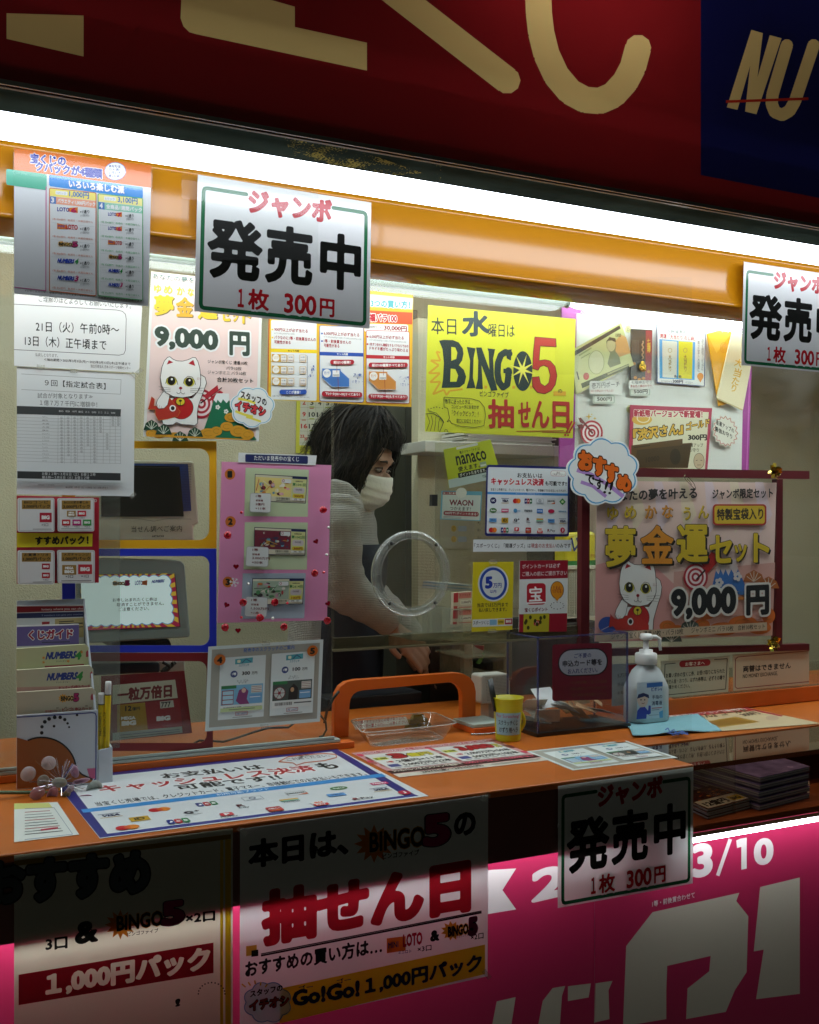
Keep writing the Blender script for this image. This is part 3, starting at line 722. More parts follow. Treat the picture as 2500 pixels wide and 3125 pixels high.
def jumbo(TL, TR, BR, BL, y, w, label, tr=0, lamin=True):
    S = vs_(y, w); S.pm = dict(rough=.22, spec=.5, bump=.05, bscale=25)
    if tr: S.pm['trans'] = tr
    S.quad(TL, TR, BR, BL, 1000, 707)
    S.base([(0, 0), (1000, 0), (1000, 707), (0, 707)], PAP)
    fr = [(266, 63), (50, 63), (38, 68), (33, 82), (33, 665), (38, 680), (50, 685), (950, 685), (963, 680), (969, 665), (969, 82), (963, 68), (950, 63), (768, 63)]
    S.line(fr, 21, (30, 104, 62), rnd=True)
    S.t('ジャンボ', 277, 165, 762, 157, 135, (172, 26, 34), b=.055)
    for ch, a, t_, c, d in (('発', 52, 199, 371, 531), ('売', 371, 193, 659, 523), ('中', 686, 193, 950, 518)):
        S.t(ch, a + 8, d - 8, c - 8, None, d - t_ - 14, (16, 18, 15), b=.038, res=5)
    for ch, a, t_, c, d in (('１', 231, 564, 266, 662), ('枚', 287, 556, 406, 668), ('300', 490, 560, 678, 667), ('円', 697, 566, 785, 666)):
        S.t(ch, a, d, c, None, d - t_, (178, 26, 34), b=.03, out=PAP, ob=.09)
    o = S.build('price_sign', label, 'sign', 'jumbo price signs')
    if lamin:
        S.z += .0003; sleeve(S, [(-14, -12), (1014, -12), (1014, 722), (-14, 722)], 'clear_sleeve', o)
    return o
j1 = jumbo((108, 80), (1413, 290), (1400, 1240), (82, 1108), YS, WD, 'green framed price sign hanging from the orange beam over the maneki cat poster')
j2 = jumbo((1407, -128), (2190, -11), (2175, 722), (1388, 650), YS, WH, 'green framed price sign hanging from the orange beam at the right edge of the photo')
j3 = jumbo((10, 738), (1026, 594), (1022, 1470), (8, 1655), YCF - .003, WN, 'green framed price sign taped under the counter corner, shaded at its top', tr=.62)

def loto(S, x0, y, x1, h, kind, sl=0):
    w = x1 - x0; dy = lambda f: sl * w * f
    if kind == 'bingo':
        S.star(x0 + w * .2, y - h * .45 + dy(.2), h * .62, h * .4, 11, (214, 150, 40), sy=.9)
        S.t('BINGO', x0 + w * .08, y - h * .12 + dy(.08), x0 + w * .72, y - h * .12 + dy(.72), h * .6, (20, 18, 20), b=.05, out=(214, 170, 70), ob=.05)
        S.t('5', x0 + w * .72, y + dy(.72), x1, y + dy(1), h * 1.0, (160, 30, 90), b=.06, out=(30, 20, 40), ob=.04)
    elif kind == 'mini':
        S.poly([(x0, y - h), (x0 + w * .5, y - h * .72 + dy(.5)), (x0 + w * .5, y - h * .1 + dy(.5)), (x0, y)], (216, 120, 40))
        S.t('MINI', x0 + w * .04, y - h * .25 + dy(.04), x0 + w * .36, y - h * .28 + dy(.36), h * .48, (60, 50, 140), b=.02)
        S.t('LOTO', x0 + w * .42, y - h * .05 + dy(.42), x1, y - h * .02 + dy(1), h * .85, (186, 36, 50), b=.04)
    elif kind in ('n4', 'n3'):
        S.t('NUMBERS', x0, y - h * .1, x0 + w * .8, y - h * .1 + dy(.8), h * .75, (30, 60, 160), b=.055, sk=.25)
        S.t(kind[1], x0 + w * .82, y + dy(.8), x1, y + dy(1), h, (40, 150, 70) if kind == 'n4' else (190, 40, 110), b=.05, sk=.25)
    elif kind in ('l6', 'l7'):
        S.poly([(x0 + w * .52, y - h * .75 + dy(.5)), (x1, y - h + dy(1)), (x1, y + dy(1)), (x0 + w * .52, y - h * .15 + dy(.5))], (216, 120, 40))
        S.t('LOTO', x0, y - h * .1, x0 + w * .6, y - h * .1 + dy(.6), h * .72, (40, 44, 150), b=.03)
        S.t(kind[1], x0 + w * .66, y + dy(.7), x0 + w * .95, y + dy(.95), h * .85, (180, 30, 80), b=.05)
# ---- pack poster, top left
S = vs_(YS - .002, WC); S.pm = dict(rough=.25)
S.base([(-140, 4), (893, 135), (870, 1195), (-140, 1098)], (222, 226, 226))
S.poly([(-140, 4), (893, 135), (888, 302), (-140, 168)], (214, 112, 30))
S.t('宝くじの', -20, 118, 250, 142, 78, (30, 46, 150), b=.05, out=WHT, ob=.05)
S.t('クパックが4種類', 20, 178, 525, 238, 78, (30, 46, 150), b=.05, out=WHT, ob=.05)
S.ell(620, 178, 80, 68, WHT); S.ring(620, 178, 80, 68, 4, (90, 120, 190)); S.poly([(675, 165), (702, 188), (672, 205)], WHT)
for i, s_ in enumerate(('あなたは', 'ロト派？', 'いろいろ', '楽しむ派？')): S.t(s_, 572, 150 + i * 24, 660, 153 + i * 24, 20, (40, 70, 140), b=.02)
S.rr(123, 203, 828, 290, 14, (60, 140, 210), sl=.137); S.rr(130, 206, 820, 222, 7, (120, 180, 230), sl=.137)
S.t('いろいろ楽しむ派', 270, 302, 690, 350, 62, WHT, b=.05, out=(40, 100, 180), ob=.04)
S.rr(-200, 160, 105, 280, 14, (90, 180, 150), sl=.137)
S.line([(100, 292), (98, 1078), (-140, 1050)], 6, (200, 80, 150))
for (xa, xb, yt, yb, col, hc, price, no, ttl, rows) in ((123, 478, 302, 1082, (206, 110, 60), (240, 226, 120), '1,000円', '3', 'バラエティ1,000円パック', ('l6', 'mini', 'bingo', 'n4', 'n3')), (487, 828, 346, 1118, (90, 176, 110), (240, 232, 150), '3,100円', '4', '全商品1週間パック', ('l7', 'l6', 'mini', 'bingo', 'n4', 'n3'))):
    sl = .105; w = xb - xa
    S.rr(xa, yt, xb, yb, 12, (226, 230, 228), sl=sl)
    S.rect(xa + 3, yt + 6, xb - 3, yt + 62, hc, sl=sl)
    S.rr(xa + 48, yt + 22, xa + 138, yt + 50, 6, WHT, sl=sl); S.t('1パック', xa + 58, yt + 49, xa + 128, yt + 56, 20, (90, 140, 190))
    S.t(price, xa + 150, yt + 72, xa + 300, yt + 88, 52, (90, 130, 180), b=.03)
    S.rect(xa + 3, yt + 64, xb - 3, yt + 118, (236, 170, 140) if no == '3' else (150, 206, 180), sl=sl)
    S.rect(xa + 3, yt + 64, xa + 52, yt + 118, (90, 130, 190), sl=sl); S.t(no, xa + 14, yt + 112, xa + 38, yt + 114, 40, WHT, b=.05)
    S.t(ttl, xa + 62, yt + 116, xb - 8, yt + 116 + .105 * (w - 70), 36, WHT, b=.04)
    S.rframe(xa, yt, xb, yb, 12, 6, col, sl=sl)
    n = len(rows); y0 = yt + 128; hh = (yb - yt - 135) / n
    for i, k in enumerate(rows):
        yy = y0 + hh * i
        loto(S, xa + 60 if no == '3' else xa + 78, yy + hh * .42, xa + 215 if no == '3' else xa + 182, hh * .34, k, sl=.06)
        S.t('×1通り', xa + 232 if no == '3' else xa + 208, yy + hh * .52, xa + 302 if no == '3' else xa + 270, None, 26, (50, 60, 60), b=.015)
        S.t('(1回分)', xa + 236 if no == '3' else xa + 214, yy + hh * .72, xa + 300 if no == '3' else xa + 268, None, 20, (60, 70, 70))
        S.t('1等 約6億円   毎週月・木曜日抽せん', xa + 25, yy + hh * .9, xb - 25, yy + hh * .9 + 24, 16, col)
        if i: S.line([(xa + 16, yy + 4), (xb - 16, yy + 4 + sl * (w - 30))], 2, (200, 206, 204))
S.t('※お申し込み口数の増減が可能となります。※ナンバーズの申込タイプは「セット」になります', -60, 1085, 820, 1165, 13, (60, 60, 60))
pk = S.build('pack_poster', 'orange headed poster with two columns of lottery packs at upper left', 'poster')
S.z += .0003; sleeve(S, [(-150, -4), (905, 128), (882, 1208), (-150, 1110)], 'clear_sleeve', pk)
# ---- white notice with the rounded box
S = vs_(-.012, WC); S.pm = dict(rough=.6)
S.base([(-140, 960), (828, 1075), (800, 1695), (-140, 1642)], (214, 218, 220))
S.t('ご理解のほどよろしくお願いいたします。', 45, 1160, 740, 1214, 50, (50, 54, 58))
S.line([(-140, 1178), (630, 1222), (675, 1232), (697, 1254), (703, 1290), (697, 1525), (685, 1553), (650, 1562), (-140, 1520)], 4, (60, 62, 64))
S.t('21日（火）午前0時〜', 22, 1385, 650, 1412, 82, (40, 44, 46), b=.01)
S.t('13日（木）正午頃まで', -60, 1492, 555, 1528, 82, (40, 44, 46), b=.01)
S.t('払戻しとなります。', 20, 1570, 190, 1578, 26, (50, 50, 50))
S.t('＜抽出期間＞2025年3月3日(月)〜2025年3月13日(木)正午頃まで', 85, 1608, 735, 1643, 26, (40, 42, 44), b=.012)
S.t('独立行政法人 日本スポーツ振興センター', 435, 1655, 735, 1672, 24, (40, 42, 44))
npo = S.build('notice_paper', 'white notice paper with dates in a rounded box under the pack poster', 'notice'); tapes(npo, -.0135, WC, [(800, 1685, -40), (60, 1650, 4)])
# ---- match table sheet
S = vs_(-.010, WE); S.pm = dict(rough=.6)
S.base([(-140, 52), (897, 120), (886, 1192), (-140, 1174)], (212, 217, 220))
S.line([(-100, 118), (775, 168), (770, 296), (-100, 255)], 3, (110, 112, 114))
S.t('９回【指定試合表】', 105, 222, 640, 256, 58, (50, 54, 56), b=.008)
S.t('試合が対象となります≫', 42, 330, 525, 340, 46, (60, 64, 66))
S.t('１億７万７千円に増額中！', 62, 393, 565, 412, 48, (60, 64, 66))
S.poly([(-140, 398), (775, 428), (770, 493), (-140, 470)], (52, 56, 58))
cxs = [222, 280, 338, 395, 452, 510, 565, 620, 678, 725, 772]
for i, s_ in enumerate(('BIG', 'MEGA', '100円', 'BIG', 'ミニ', 'toto', 'ミニ', 'ミニ', 'toto')): S.t(s_, cxs[i] + 8, 452 + i * 2, cxs[i] + 46, None, 16, (200, 204, 206))
for r in range(15):
    y = 490 + r * 29.6; S.line([(-140, y - 22), (222, y - 10), (772, y)], 1.8, (120, 122, 124))
for x in cxs: S.line([(x, 478), (x - 3, 905)], 1.8, (120, 122, 124))
random.seed(5)
for r in range(14):
    y = 490 + r * 29.6
    S.t(random.choice(['ヴェルディ', 'エスパルス', 'アントラーズ', 'グランパス', 'ベルマーレ', '横浜', '大宮']), 80, y + 12, 80 + random.randint(40, 66), y + 14, 13, (70, 72, 74))
    for i in range(10):
        if (i < 7 and r < (14, 12, 14, 11, 9, 14, 5)[i]) or (i == 7 and 5 <= r < 10) or (i > 7 and r < 3):
            x = (cxs[i] + cxs[i + 1]) / 2; S.ring(x, y + 15, 11, 11, 2, (70, 72, 74), n=12); S.line([(x - 1, y + 9), (x + 1, y + 21)], 3, (80, 82, 84))
S.poly([(-140, 972), (765, 990), (765, 1055), (-140, 1036)], (40, 43, 45))
S.t('お昼１２時〜３月８日（土）お昼１２時', 78, 1008, 545, 1016, 28, (205, 208, 210)); S.t('朝８時〜３月８日（土）お昼１２時', 78, 1040, 490, 1046, 28, (205, 208, 210))
S.t('お申込みしております。', 40, 1098, 190, 1102, 14, (70, 70, 72)); S.t('抽出期間：3月1日（土）〜3月8日（土）お昼12時まで', 283, 1120, 655, 1126, 16, (60, 62, 64))
mto = S.build('match_table', 'white sheet with a printed match table and black bar below the notice', 'notice'); tapes(mto, -.0125, WE, [(888, 130, 45), (880, 1185, -45), (360, 92, 3)])
# ---- red pack board with card pads
S = vs_(-.020, WE); S.pm = dict(rough=.4)
S.base([(-140, 1185), (582, 1203), (580, 1950), (-140, 1960)], (160, 22, 44), .003)
S.poly([(-140, 1512), (525, 1520), (522, 1632), (-140, 1640)], (226, 206, 40)); S.t('すすめパック！', 20, 1622, 490, 1615, 78, (20, 20, 16), b=.05)
S.ell(550, 1230, 13, 13, (190, 180, 175)); S.ell(550, 1230, 6, 6, (120, 60, 60))
rb = S.build('pack_board', 'red board holding four pads of pack cards on the left pane', 'card board')
def big(S, x0, y0, x1, y1, c, s_='BIG'):
    S.rect(x0, y0, x1, y1, c)
    if s_ == 'BIG': S.t('BIG', x0 + (x1 - x0) * .16, y1 - (y1 - y0) * .3, x1 - (x1 - x0) * .16, None, (y1 - y0) * .42, WHT, b=.07)
    else: S.t('MEGA', x0 + (x1 - x0) * .2, y0 + (y1 - y0) * .45, x1 - (x1 - x0) * .2, None, (y1 - y0) * .28, WHT, b=.06); S.t('BIG', x0 + (x1 - x0) * .16, y1 - (y1 - y0) * .15, x1 - (x1 - x0) * .16, None, (y1 - y0) * .34, WHT, b=.07)
bd = (150, 116, 50)
for k, (x0, y0, x1, y1, l1, l2) in enumerate(((222, 1208, 540, 1500, 'BIG5兄弟お楽しみ', '3,000円パック'), (-128, 1206, 190, 1503, 'BIGコンビ', '3,000円パック'), (220, 1665, 545, 1955, 'メガチャレンジ', '1,000円パック'), (-128, 1668, 192, 1965, 'お買得トリオ', '1,000円パック'))):
    S = vs_(-.033, WE); S.pm = dict(rough=.5)
    q = S.rpts(x0, y0, x1, y1, 16); S.mb.slab([S.pt(*p) for p in q], S.n, .0095, mat((214, 216, 216), .5)); S.z += STEP
    S.rframe(x0 + 7, y0 + 7, x1 - 7, y1 - 7, 12, 2.5, (120, 120, 120))
    S.rect(x0 + 32, y0 + 20, x1 - 32, y0 + 98, bd); S.t(l1, x0 + 52, y0 + 50, x1 - 52, None, 26, (30, 24, 14), b=.02); S.t(l2, x0 + 44, y0 + 92, x1 - 38, None, 34, (30, 24, 14), b=.03)
    if k == 0:
        big(S, 300, 1318, 378, 1370, bd, 'm'); big(S, 392, 1318, 468, 1368, (186, 30, 50))
        big(S, 256, 1396, 330, 1448, (186, 40, 50)); big(S, 348, 1396, 424, 1448, (176, 30, 110)); big(S, 440, 1396, 514, 1448, (60, 150, 70))
        for x, s_ in ((318, '×3口'), (410, '×3口')): S.t(s_, x, 1388, x + 42, None, 14, BLK)
        for x, s_ in ((274, '×4口'), (366, '×2口'), (456, '×2口')): S.t(s_, x, 1466, x + 42, None, 16, BLK)
        S.line([(250, 1477), (514, 1477)], 4, (110, 110, 110))
    elif k == 2:
        big(S, 258, 1795, 382, 1880, bd, 'm'); big(S, 398, 1790, 520, 1874, (186, 40, 50)); S.t('×3口', 288, 1908, 354, None, 24, BLK, b=.01); S.t('×1口', 425, 1905, 490, None, 24, BLK, b=.01); S.line([(250, 1934), (514, 1930)], 5, (90, 90, 90))
    elif k == 1:
        big(S, 60, 1336, 166, 1420, (170, 26, 50)); S.t('×5口', 78, 1455, 135, None, 24, BLK); S.line([(0, 1480), (166, 1480)], 4, (110, 110, 110))
    else:
        big(S, 80, 1782, 150, 1832, (170, 26, 50)); big(S, 80, 1862, 150, 1910, (186, 40, 50)); S.t('×3口', 92, 1932, 135, None, 16, BLK); S.line([(0, 1945), (166, 1943)], 4, (110, 110, 110))
    S.build('card_pad', parent=rb)
# ---------------------------------------------------------------- lucky cat artwork
def arrow_target(S, cx, cy, r, k=1):
    for i, c in enumerate(((170, 34, 52), (232, 220, 220), (170, 34, 52), (232, 220, 220), (170, 34, 52), (236, 228, 228))): S.ell(cx, cy, r * (1 - i * .165), r * 1.12 * (1 - i * .165), c)
def cat(S, f, cut=None):
    P = lambda pts: [f(*p) for p in pts]
    lw = 5 * f.k
    OL, CW = (28, 26, 24), (230, 232, 230)
    if not cut:
        body = [(1190, 330), (1150, 420), (1130, 520), (1140, 560), (1180, 568), (1225, 566), (1260, 545), (1300, 560), (1370, 565), (1420, 572), (1445, 548), (1440, 470), (1450, 400), (1500, 260), (1522, 200), (1510, 150), (1470, 125), (1430, 140), (1424, 170), (1440, 190), (1466, 190), (1460, 250), (1400, 330)]
    else:
        body = [(1190, 330), (1130, 420), (1110, 500), (1440, 510), (1445, 430), (1480, 330), (1515, 240), (1525, 180), (1510, 130), (1475, 105), (1440, 120), (1428, 160), (1450, 185), (1466, 190), (1460, 250), (1400, 330)]
    S.poly(P(body), CW); S.line(P(body), lw, OL, closed=True)
    bib = [(1300 + 105 * math.cos(t), 415 + 100 * math.sin(t)) for t in [2 * math.pi * i / 30 for i in range(30)]]
    S.poly(P(bib), (178, 30, 34)); S.line(P(bib), lw * .7, OL, closed=True)
    if not cut:
        fish = [(1010, 430), (1040, 318), (1066, 340), (1060, 400), (1090, 400), (1200, 330), (1240, 380), (1290, 450), (1270, 490), (1180, 515), (1100, 525), (1075, 480), (1070, 430)]
        S.poly(P(fish), (176, 52, 40)); S.line(P(fish), lw * .6, (190, 120, 40), closed=True)
    else:
        fish = [(1035, 385), (1070, 420), (1110, 430), (1160, 400), (1260, 395), (1330, 420), (1400, 470), (1400, 510), (1090, 510), (1060, 480), (1020, 490)]
        S.poly(P(fish), (180, 44, 36))
    S.ell(*f(1225, 420 if not cut else 445), 28 * f.k, 28 * f.ky, WHT); S.ell(*f(1225, 420 if not cut else 445), 17 * f.k, 18 * f.ky, BLK)
    arm = [(1145, 270), (1090, 350), (1078, 395), (1100, 425), (1150, 420), (1180, 390), (1200, 310)]
    S.poly(P(arm), CW); S.line(P(arm), lw * .8, OL)
    for i in range(3): S.line(P([(1092 + i * 18, 388 + i * 8), (1086 + i * 18, 412 + i * 6)]), lw * .5, (176, 40, 40))
    S.ell(*f(1292, 362), 42 * f.k, 36 * f.ky, (212, 190, 50)); S.ring(*f(1292, 362), 42 * f.k, 36 * f.ky, lw, OL); S.ell(*f(1292, 355), 14 * f.k, 9 * f.ky, OL); S.line(P([(1292, 358), (1292, 396)]), lw, OL)
    head = [(1130, 60), (1152, 5), (1178, -25), (1200, -31), (1226, -10), (1260, 5), (1310, 8), (1360, -5), (1400, -24), (1425, -24), (1445, 10), (1462, 70), (1470, 150), (1468, 220), (1440, 280), (1390, 315), (1310, 328), (1230, 318), (1165, 285), (1128, 225), (1116, 150)]
    S.poly(P(head), CW); S.line(P(head), lw, OL, closed=True)
    S.poly(P([(1172, 38), (1190, -2), (1230, 18)]), (168, 32, 44)); S.poly(P([(1362, 28), (1405, -4), (1422, 50)]), (168, 32, 44))
    for ex in (1213, 1368):
        S.ell(*f(ex, 182 + (ex - 1213) * .06), 48 * f.k, 40 * f.ky, (190, 186, 60)); S.ell(*f(ex, 180 + (ex - 1213) * .06), 34 * f.k, 37 * f.ky, (20, 20, 16)); S.ell(*f(ex + 4, 166 + (ex - 1213) * .06), 9 * f.k, 10 * f.ky, WHT)
        S.line(P([(ex - 52, 205), (ex - 40, 165), (ex - 10, 140), (ex + 28, 148), (ex + 50, 185), (ex + 56, 215)]), lw * .8, OL)
    S.ell(*f(1294, 244), 15 * f.k, 12 * f.ky, (150, 36, 50)); S.line(P([(1294, 255), (1294, 275)]), lw * .7, OL); S.line(P([(1258, 278), (1268, 292), (1284, 290), (1294, 278), (1306, 292), (1322, 296), (1328, 284)]), lw * .7, OL)
    for k in (0, 1, 2):
        S.line(P([(1205, 245 + k * 14), (1100 + k * 8, 232 + k * 24)]), lw * .45, OL); S.line(P([(1378, 250 + k * 14), (1500 - k * 8, 244 + k * 24)]), lw * .45, OL)
    for i in range(3): S.line(P([(1444 + i * 12, 150), (1440 + i * 12, 172)]), lw * .4, (150, 40, 50))
class Map:
    def __init__(s, ox, oy, sx, sy): s.ox, s.oy, s.k, s.ky = ox, oy, sx, sy
    def __call__(s, x, y): return (s.ox + (x - 1115) * s.k, s.oy + (y + 31) * s.ky)
def golds(S, blobs, c): 
    for (x, y, rx, ry) in blobs: S.ell(x, y, rx, ry, c); S.ring(x, y, rx * .55, ry * .55, 3, (150, 110, 30), n=16, a0=40, a1=330)
YE, YO = (226, 196, 60), (70, 60, 30)
# ---- set poster on the left pane
S = vs_(-.0045, PXW); S.pm = dict(rough=.4)
S.base([(462, 828), (802, 866), (790, 1347), (437, 1332)], (222, 226, 224))
S.poly([(470, 842), (794, 878), (780, 1336), (446, 1322)], (228, 206, 203))
S.poly([(468, 846), (796, 882), (794, 950), (464, 915)], (226, 214, 210))  # paler top strip: lamp reflection put into the colour
S.px(WC); S.t('あなたの夢を叶える', 900, 988, 1380, 1042, 44, (90, 120, 116), b=.015)
for s_, x0, yb, x1, h in (('ゆ', 912, 1092, 966, 62), ('め', 985, 1100, 1050, 62), ('か', 1083, 1110, 1142, 62), ('な', 1163, 1118, 1212, 62)): S.t(s_, x0, yb, x1, None, h, YE, b=.02, shade=(150, 150, 120))
for s_, x0, yb, x1, h in (('夢', 912, 1262, 1060, 155), ('金', 1076, 1272, 1208, 150), ('運', 1240, 1290, 1390, 150), ('セ', 1405, 1305, 1490, 120), ('ッ', 1500, 1310, 1550, 80), ('ト', 1575, 1325, 1640, 130)): S.t(s_, x0, yb, x1, yb + 4, h, YE if s_ != '金' else (222, 170, 60), b=.035, shade=(120, 116, 80), sd=(.05, -.04))
S.t('9,000', 915, 1512, 1395, 1550, 172, (52, 72, 64), b=.05, out=(226, 232, 232), ob=.07); S.t('円', 1478, 1562, 1632, 1572, 182, (52, 72, 64), b=.045, out=(226, 232, 232), ob=.07)
S.px(WC)
S.t('ジャンボ宝くじ 連番10枚', 1315, 1624, 1615, 1638, 30, (40, 44, 44), b=.008); S.t('バラ10枚', 1455, 1672, 1570, 1678, 28, (40, 44, 44)); S.t('ジャンボミニ バラ10枚', 1315, 1704, 1605, 1714, 28, (40, 44, 44))
S.px(WD); S.t('合計30枚セット', 250, 1640, 525, 1652, 38, (40, 44, 44), b=.012)
S.px(WE); arrow_target(S, 1480, 380, 115)
S.poly([(1466, 372), (1655, 236), (1662, 240), (1476, 380)], (40, 20, 20)); S.poly([(1510, 300), (1620, 215), (1630, 262), (1515, 345)], (176, 38, 52)); S.poly([(1540, 345), (1640, 262), (1672, 280), (1550, 362)], (176, 38, 52))
S.poly([(1500, 605), (1560, 440), (1585, 345), (1610, 372), (1620, 345), (1650, 375), (1668, 340), (1700, 375), (1720, 345), (1760, 420), (1960, 690), (1960, 700), (1500, 670)], (30, 110, 78)); 
S.poly([(1585, 345), (1612, 288), (1720, 290), (1724, 345), (1700, 375), (1668, 340), (1650, 375), (1620, 345), (1610, 372)], (226, 232, 232))
for (x, y) in ((1622, 410), (1695, 448), (1790, 430)):
    for a in range(5): S.ell(x + 13 * math.cos(a * 1.257), y + 13 * math.sin(a * 1.257), 9, 9, (226, 230, 226), n=10)
golds(S, [(1040, 640, 50, 32), (1110, 655, 60, 30), (1540, 640, 80, 45), (1610, 620, 50, 40), (1740, 500, 60, 40), (1700, 580, 55, 40), (1800, 620, 70, 50), (1240, 655, 70, 24), (1880, 650, 60, 45)], (206, 150, 44))
for (x, y) in ((1040, 560), (1145, 600), (1290, 660), (1420, 625)):
    S.poly([(x - 70, y + 50), (x - 50, y - 10), (x, y - 40), (x + 50, y - 10), (x + 75, y + 50)], (34, 70, 52))
    for a in (-60, -30, 0, 30, 60): S.line([(x, y + 45), (x + 55 * math.sin(R_(a)), y + 45 - 75 * math.cos(R_(a)))], 5, (210, 216, 200))
S.poly([(996, 650), (1900, 690), (1900, 700), (996, 668)], (206, 150, 44))
S.px(WE); cat(S, Map(1115, -31, 1, 1))
S.build('set_poster', 'pink poster with white lucky cat and gold characters on the left pane', 'poster', 'lucky cat posters')
# ---- three ways poster
S = vs_(-.0036, WD); S.pm = dict(rough=.4)
S.base([(648, 880), (1728, 985), (1715, 1828), (632, 1772)], (222, 176, 50))
S.poly([(640, 1120), (650, 1120), (638, 1770), (630, 1770)], (176, 90, 40))
S.poly([(1200, 960), (1726, 1010), (1722, 1095), (1200, 1060)], (232, 222, 190)); S.t('3つの買い方！', 1408, 1078, 1705, 1092, 62, (70, 160, 170), b=.045, out=(235, 240, 240), ob=.06)
S.poly([(1340, 1098), (1722, 1118), (1720, 1208), (1340, 1190)], (196, 84, 48)); S.t('福バラ100', 1398, 1186, 1606, 1194, 62, (176, 30, 50), b=.04, out=WHT, ob=.08)
S.rr(1360, 1202, 1690, 1262, 14, WHT, sl=.02); S.t('100枚セット', 1402, 1236, 1490, 1242, 22, BLK); S.t('30,000円', 1508, 1252, 1680, 1262, 40, (140, 20, 40), b=.03)
cols = [(655, 1170, 1005, 1775, YEL, (60, 90, 160)), (1022, 1215, 1355, 1785, (40, 80, 170), 0), (1372, 1250, 1700, 1796, (176, 40, 50), 0)]
for i, (x0, y0, x1, y1, hc, _) in enumerate(cols):
    S.rr(x0, y0, x1, y1, 14, (220, 226, 228), sl=.03); S.rframe(x0, y0, x1, y1, 14, 4, hc if i else (212, 190, 60), sl=.03)
    yy = (1400, 1425, 1448)[i]; S.rect(x0 + 2, yy - 12, x1 - 2, yy + 15, hc, sl=.03); S.t('セット内容', x0 + 130, yy + 14, x0 + 215, yy + 16, 18, BLK if i == 0 else WHT, b=.02)
    dr = (150, 36, 50); bl = (60, 70, 110)
    T1 = (('900円以上が必ず当たる', 683, 1258, 935, 1272, 28), ('※下1桁(300円)×3枚', 683, 1282, 835, 1288, 15), ('バラなのに1等・前後賞当せんの', 683, 1318, 995, 1336, 28), ('可能性がある', 683, 1352, 806, 1358, 28)) if i == 0 else (('6,000円以上が必ず当たる', 1055, 1288, 1322, 1302, 28), ('※下1桁(300円)×10枚+下2桁(3,000円)×1枚', 1055, 1308, 1338, 1328, 14), ('1等・前後賞当せんの', 1055, 1345, 1260, 1358, 28), ('可能性がある', 1055, 1378, 1172, 1384, 28)) if i == 1 else (('6,000円以上が必ず当たる', 1398, 1312, 1656, 1324, 28), ('※下1桁(300円)×10枚+下2桁(3,000円)×1枚', 1398, 1332, 1674, 1350, 14), ('1枚ずつ当せん確認をするバラならではの', 1398, 1368, 1690, 1384, 24), ('ドキドキ感がたっぷり味わえる', 1398, 1400, 1688, 1418, 28))
    for k, (s_, a, yb, c, yb1, h) in enumerate(T1):
        S.t(s_, a, yb, c, yb1, h, dr if k != 1 else (110, 120, 130), b=.022 if k != 1 else 0)
        if k in (0, 2): S.ell(a - 14, yb - 12, 7, 7, hc if i else YEL, n=10)
gold2 = (200, 160, 60)
for r in range(3):
    y = 1430 + r * 88
    S.poly([(664, y), (778, y + 4), (778, y + 62), (664, y + 58)], gold2); S.ell(694, y + 30, 26, 28, WHT); S.t('バラ10枚\nセット', 674, y + 38, 716, None, 22, gold2)
    for x in (728, 782, 872): S.rect(x, y + 6, x + 48, y + 62, (226, 228, 226)); S.rframe(x, y + 6, x + 48, y + 62, 2, 3, gold2); S.t('100001', x + 3, y + 56, x + 45, None, 14, (120, 60, 60)); S.t('01組', x + 8, y + 30, x + 38, None, 12, (60, 80, 130))
S.t('バラ\n10枚\n×\n3セット', 935, 1605, 996, None, 90, (60, 90, 160), b=.01); S.rr(720, 1698, 925, 1734, 17, (50, 90, 180)); S.t('ここが連番！', 770, 1730, 876, None, 24, WHT, b=.03)
S.line([(924, 1440), (930, 1450), (928, 1690), (920, 1695)], 3, (120, 130, 150))
for (x, c, lab, a, b1, cnt) in ((1040, (70, 120, 190), '組は10種類！', 1100, 1280, '連10枚\n×\n10セット'), (1390, (206, 140, 70), '組は100種類すべてあり！', 1388, 1682, 'バラ10枚\n×\n10セット')):
    y = 1540 if x == 1040 else 1562
    for k in range(10): S.poly([(x + k * 7.5, y + 70 + k * 7), (x + 135 + k * 7.5, y + k * 7 + 8), (x + 135 + k * 7.5, y + 74 + k * 7), (x + k * 7.5, y + 74 + k * 7)], c); S.line([(x + k * 7.5, y + 75 + k * 7), (x + 136 + k * 7.5, y + 76 + k * 7), (x + 136 + k * 7.5, y + 8 + k * 7)], 2.5, (226, 232, 236))
    S.poly([(x, y), (x + 138, y + 4), (x + 138, y + 74), (x, y + 70)], c); S.ell(x + 35, y + 36, 30, 32, WHT); S.t('連10枚\nセット', x + 14, y + 46, x + 56, None, 24, c); S.rect(x + 78, y + 14, x + 130, y + 62, WHT); S.t('00000', x + 82, y + 58, x + 126, None, 14, BLK)
    S.rr(a, y - 66, b1, y - 30, 17, (170, 36, 52)); S.t(lab, a + 25, y - 34, b1 - 25, None, 24, WHT, b=.03); S.line([(x + 110, y - 30), (x + 110, y + 30)], 3, (150, 40, 50)); S.line([(x + 118, y + 60), (x + 122, y + 172)], 3, (150, 40, 50))
    S.t(cnt, x + 225, y + 112, x + 305, None, 78, (60, 90, 160), b=.01)
S.rr(1036, 1710, 1340, 1750, 18, (170, 36, 52), sl=.03); S.t('下2ケタ[00〜99]すべてあり！', 1062, 1745, 1320, 1752, 26, WHT, b=.03)
S.rr(1386, 1730, 1682, 1768, 18, (170, 36, 52), sl=.03); S.t('下2ケタ[00〜99]もすべてあり！', 1400, 1762, 1670, 1770, 26, WHT, b=.03)
S.t('※3連バラは、まれに3枚連番になっていない場合があります。', 662, 1752, 945, 1764, 12, (90, 90, 90))
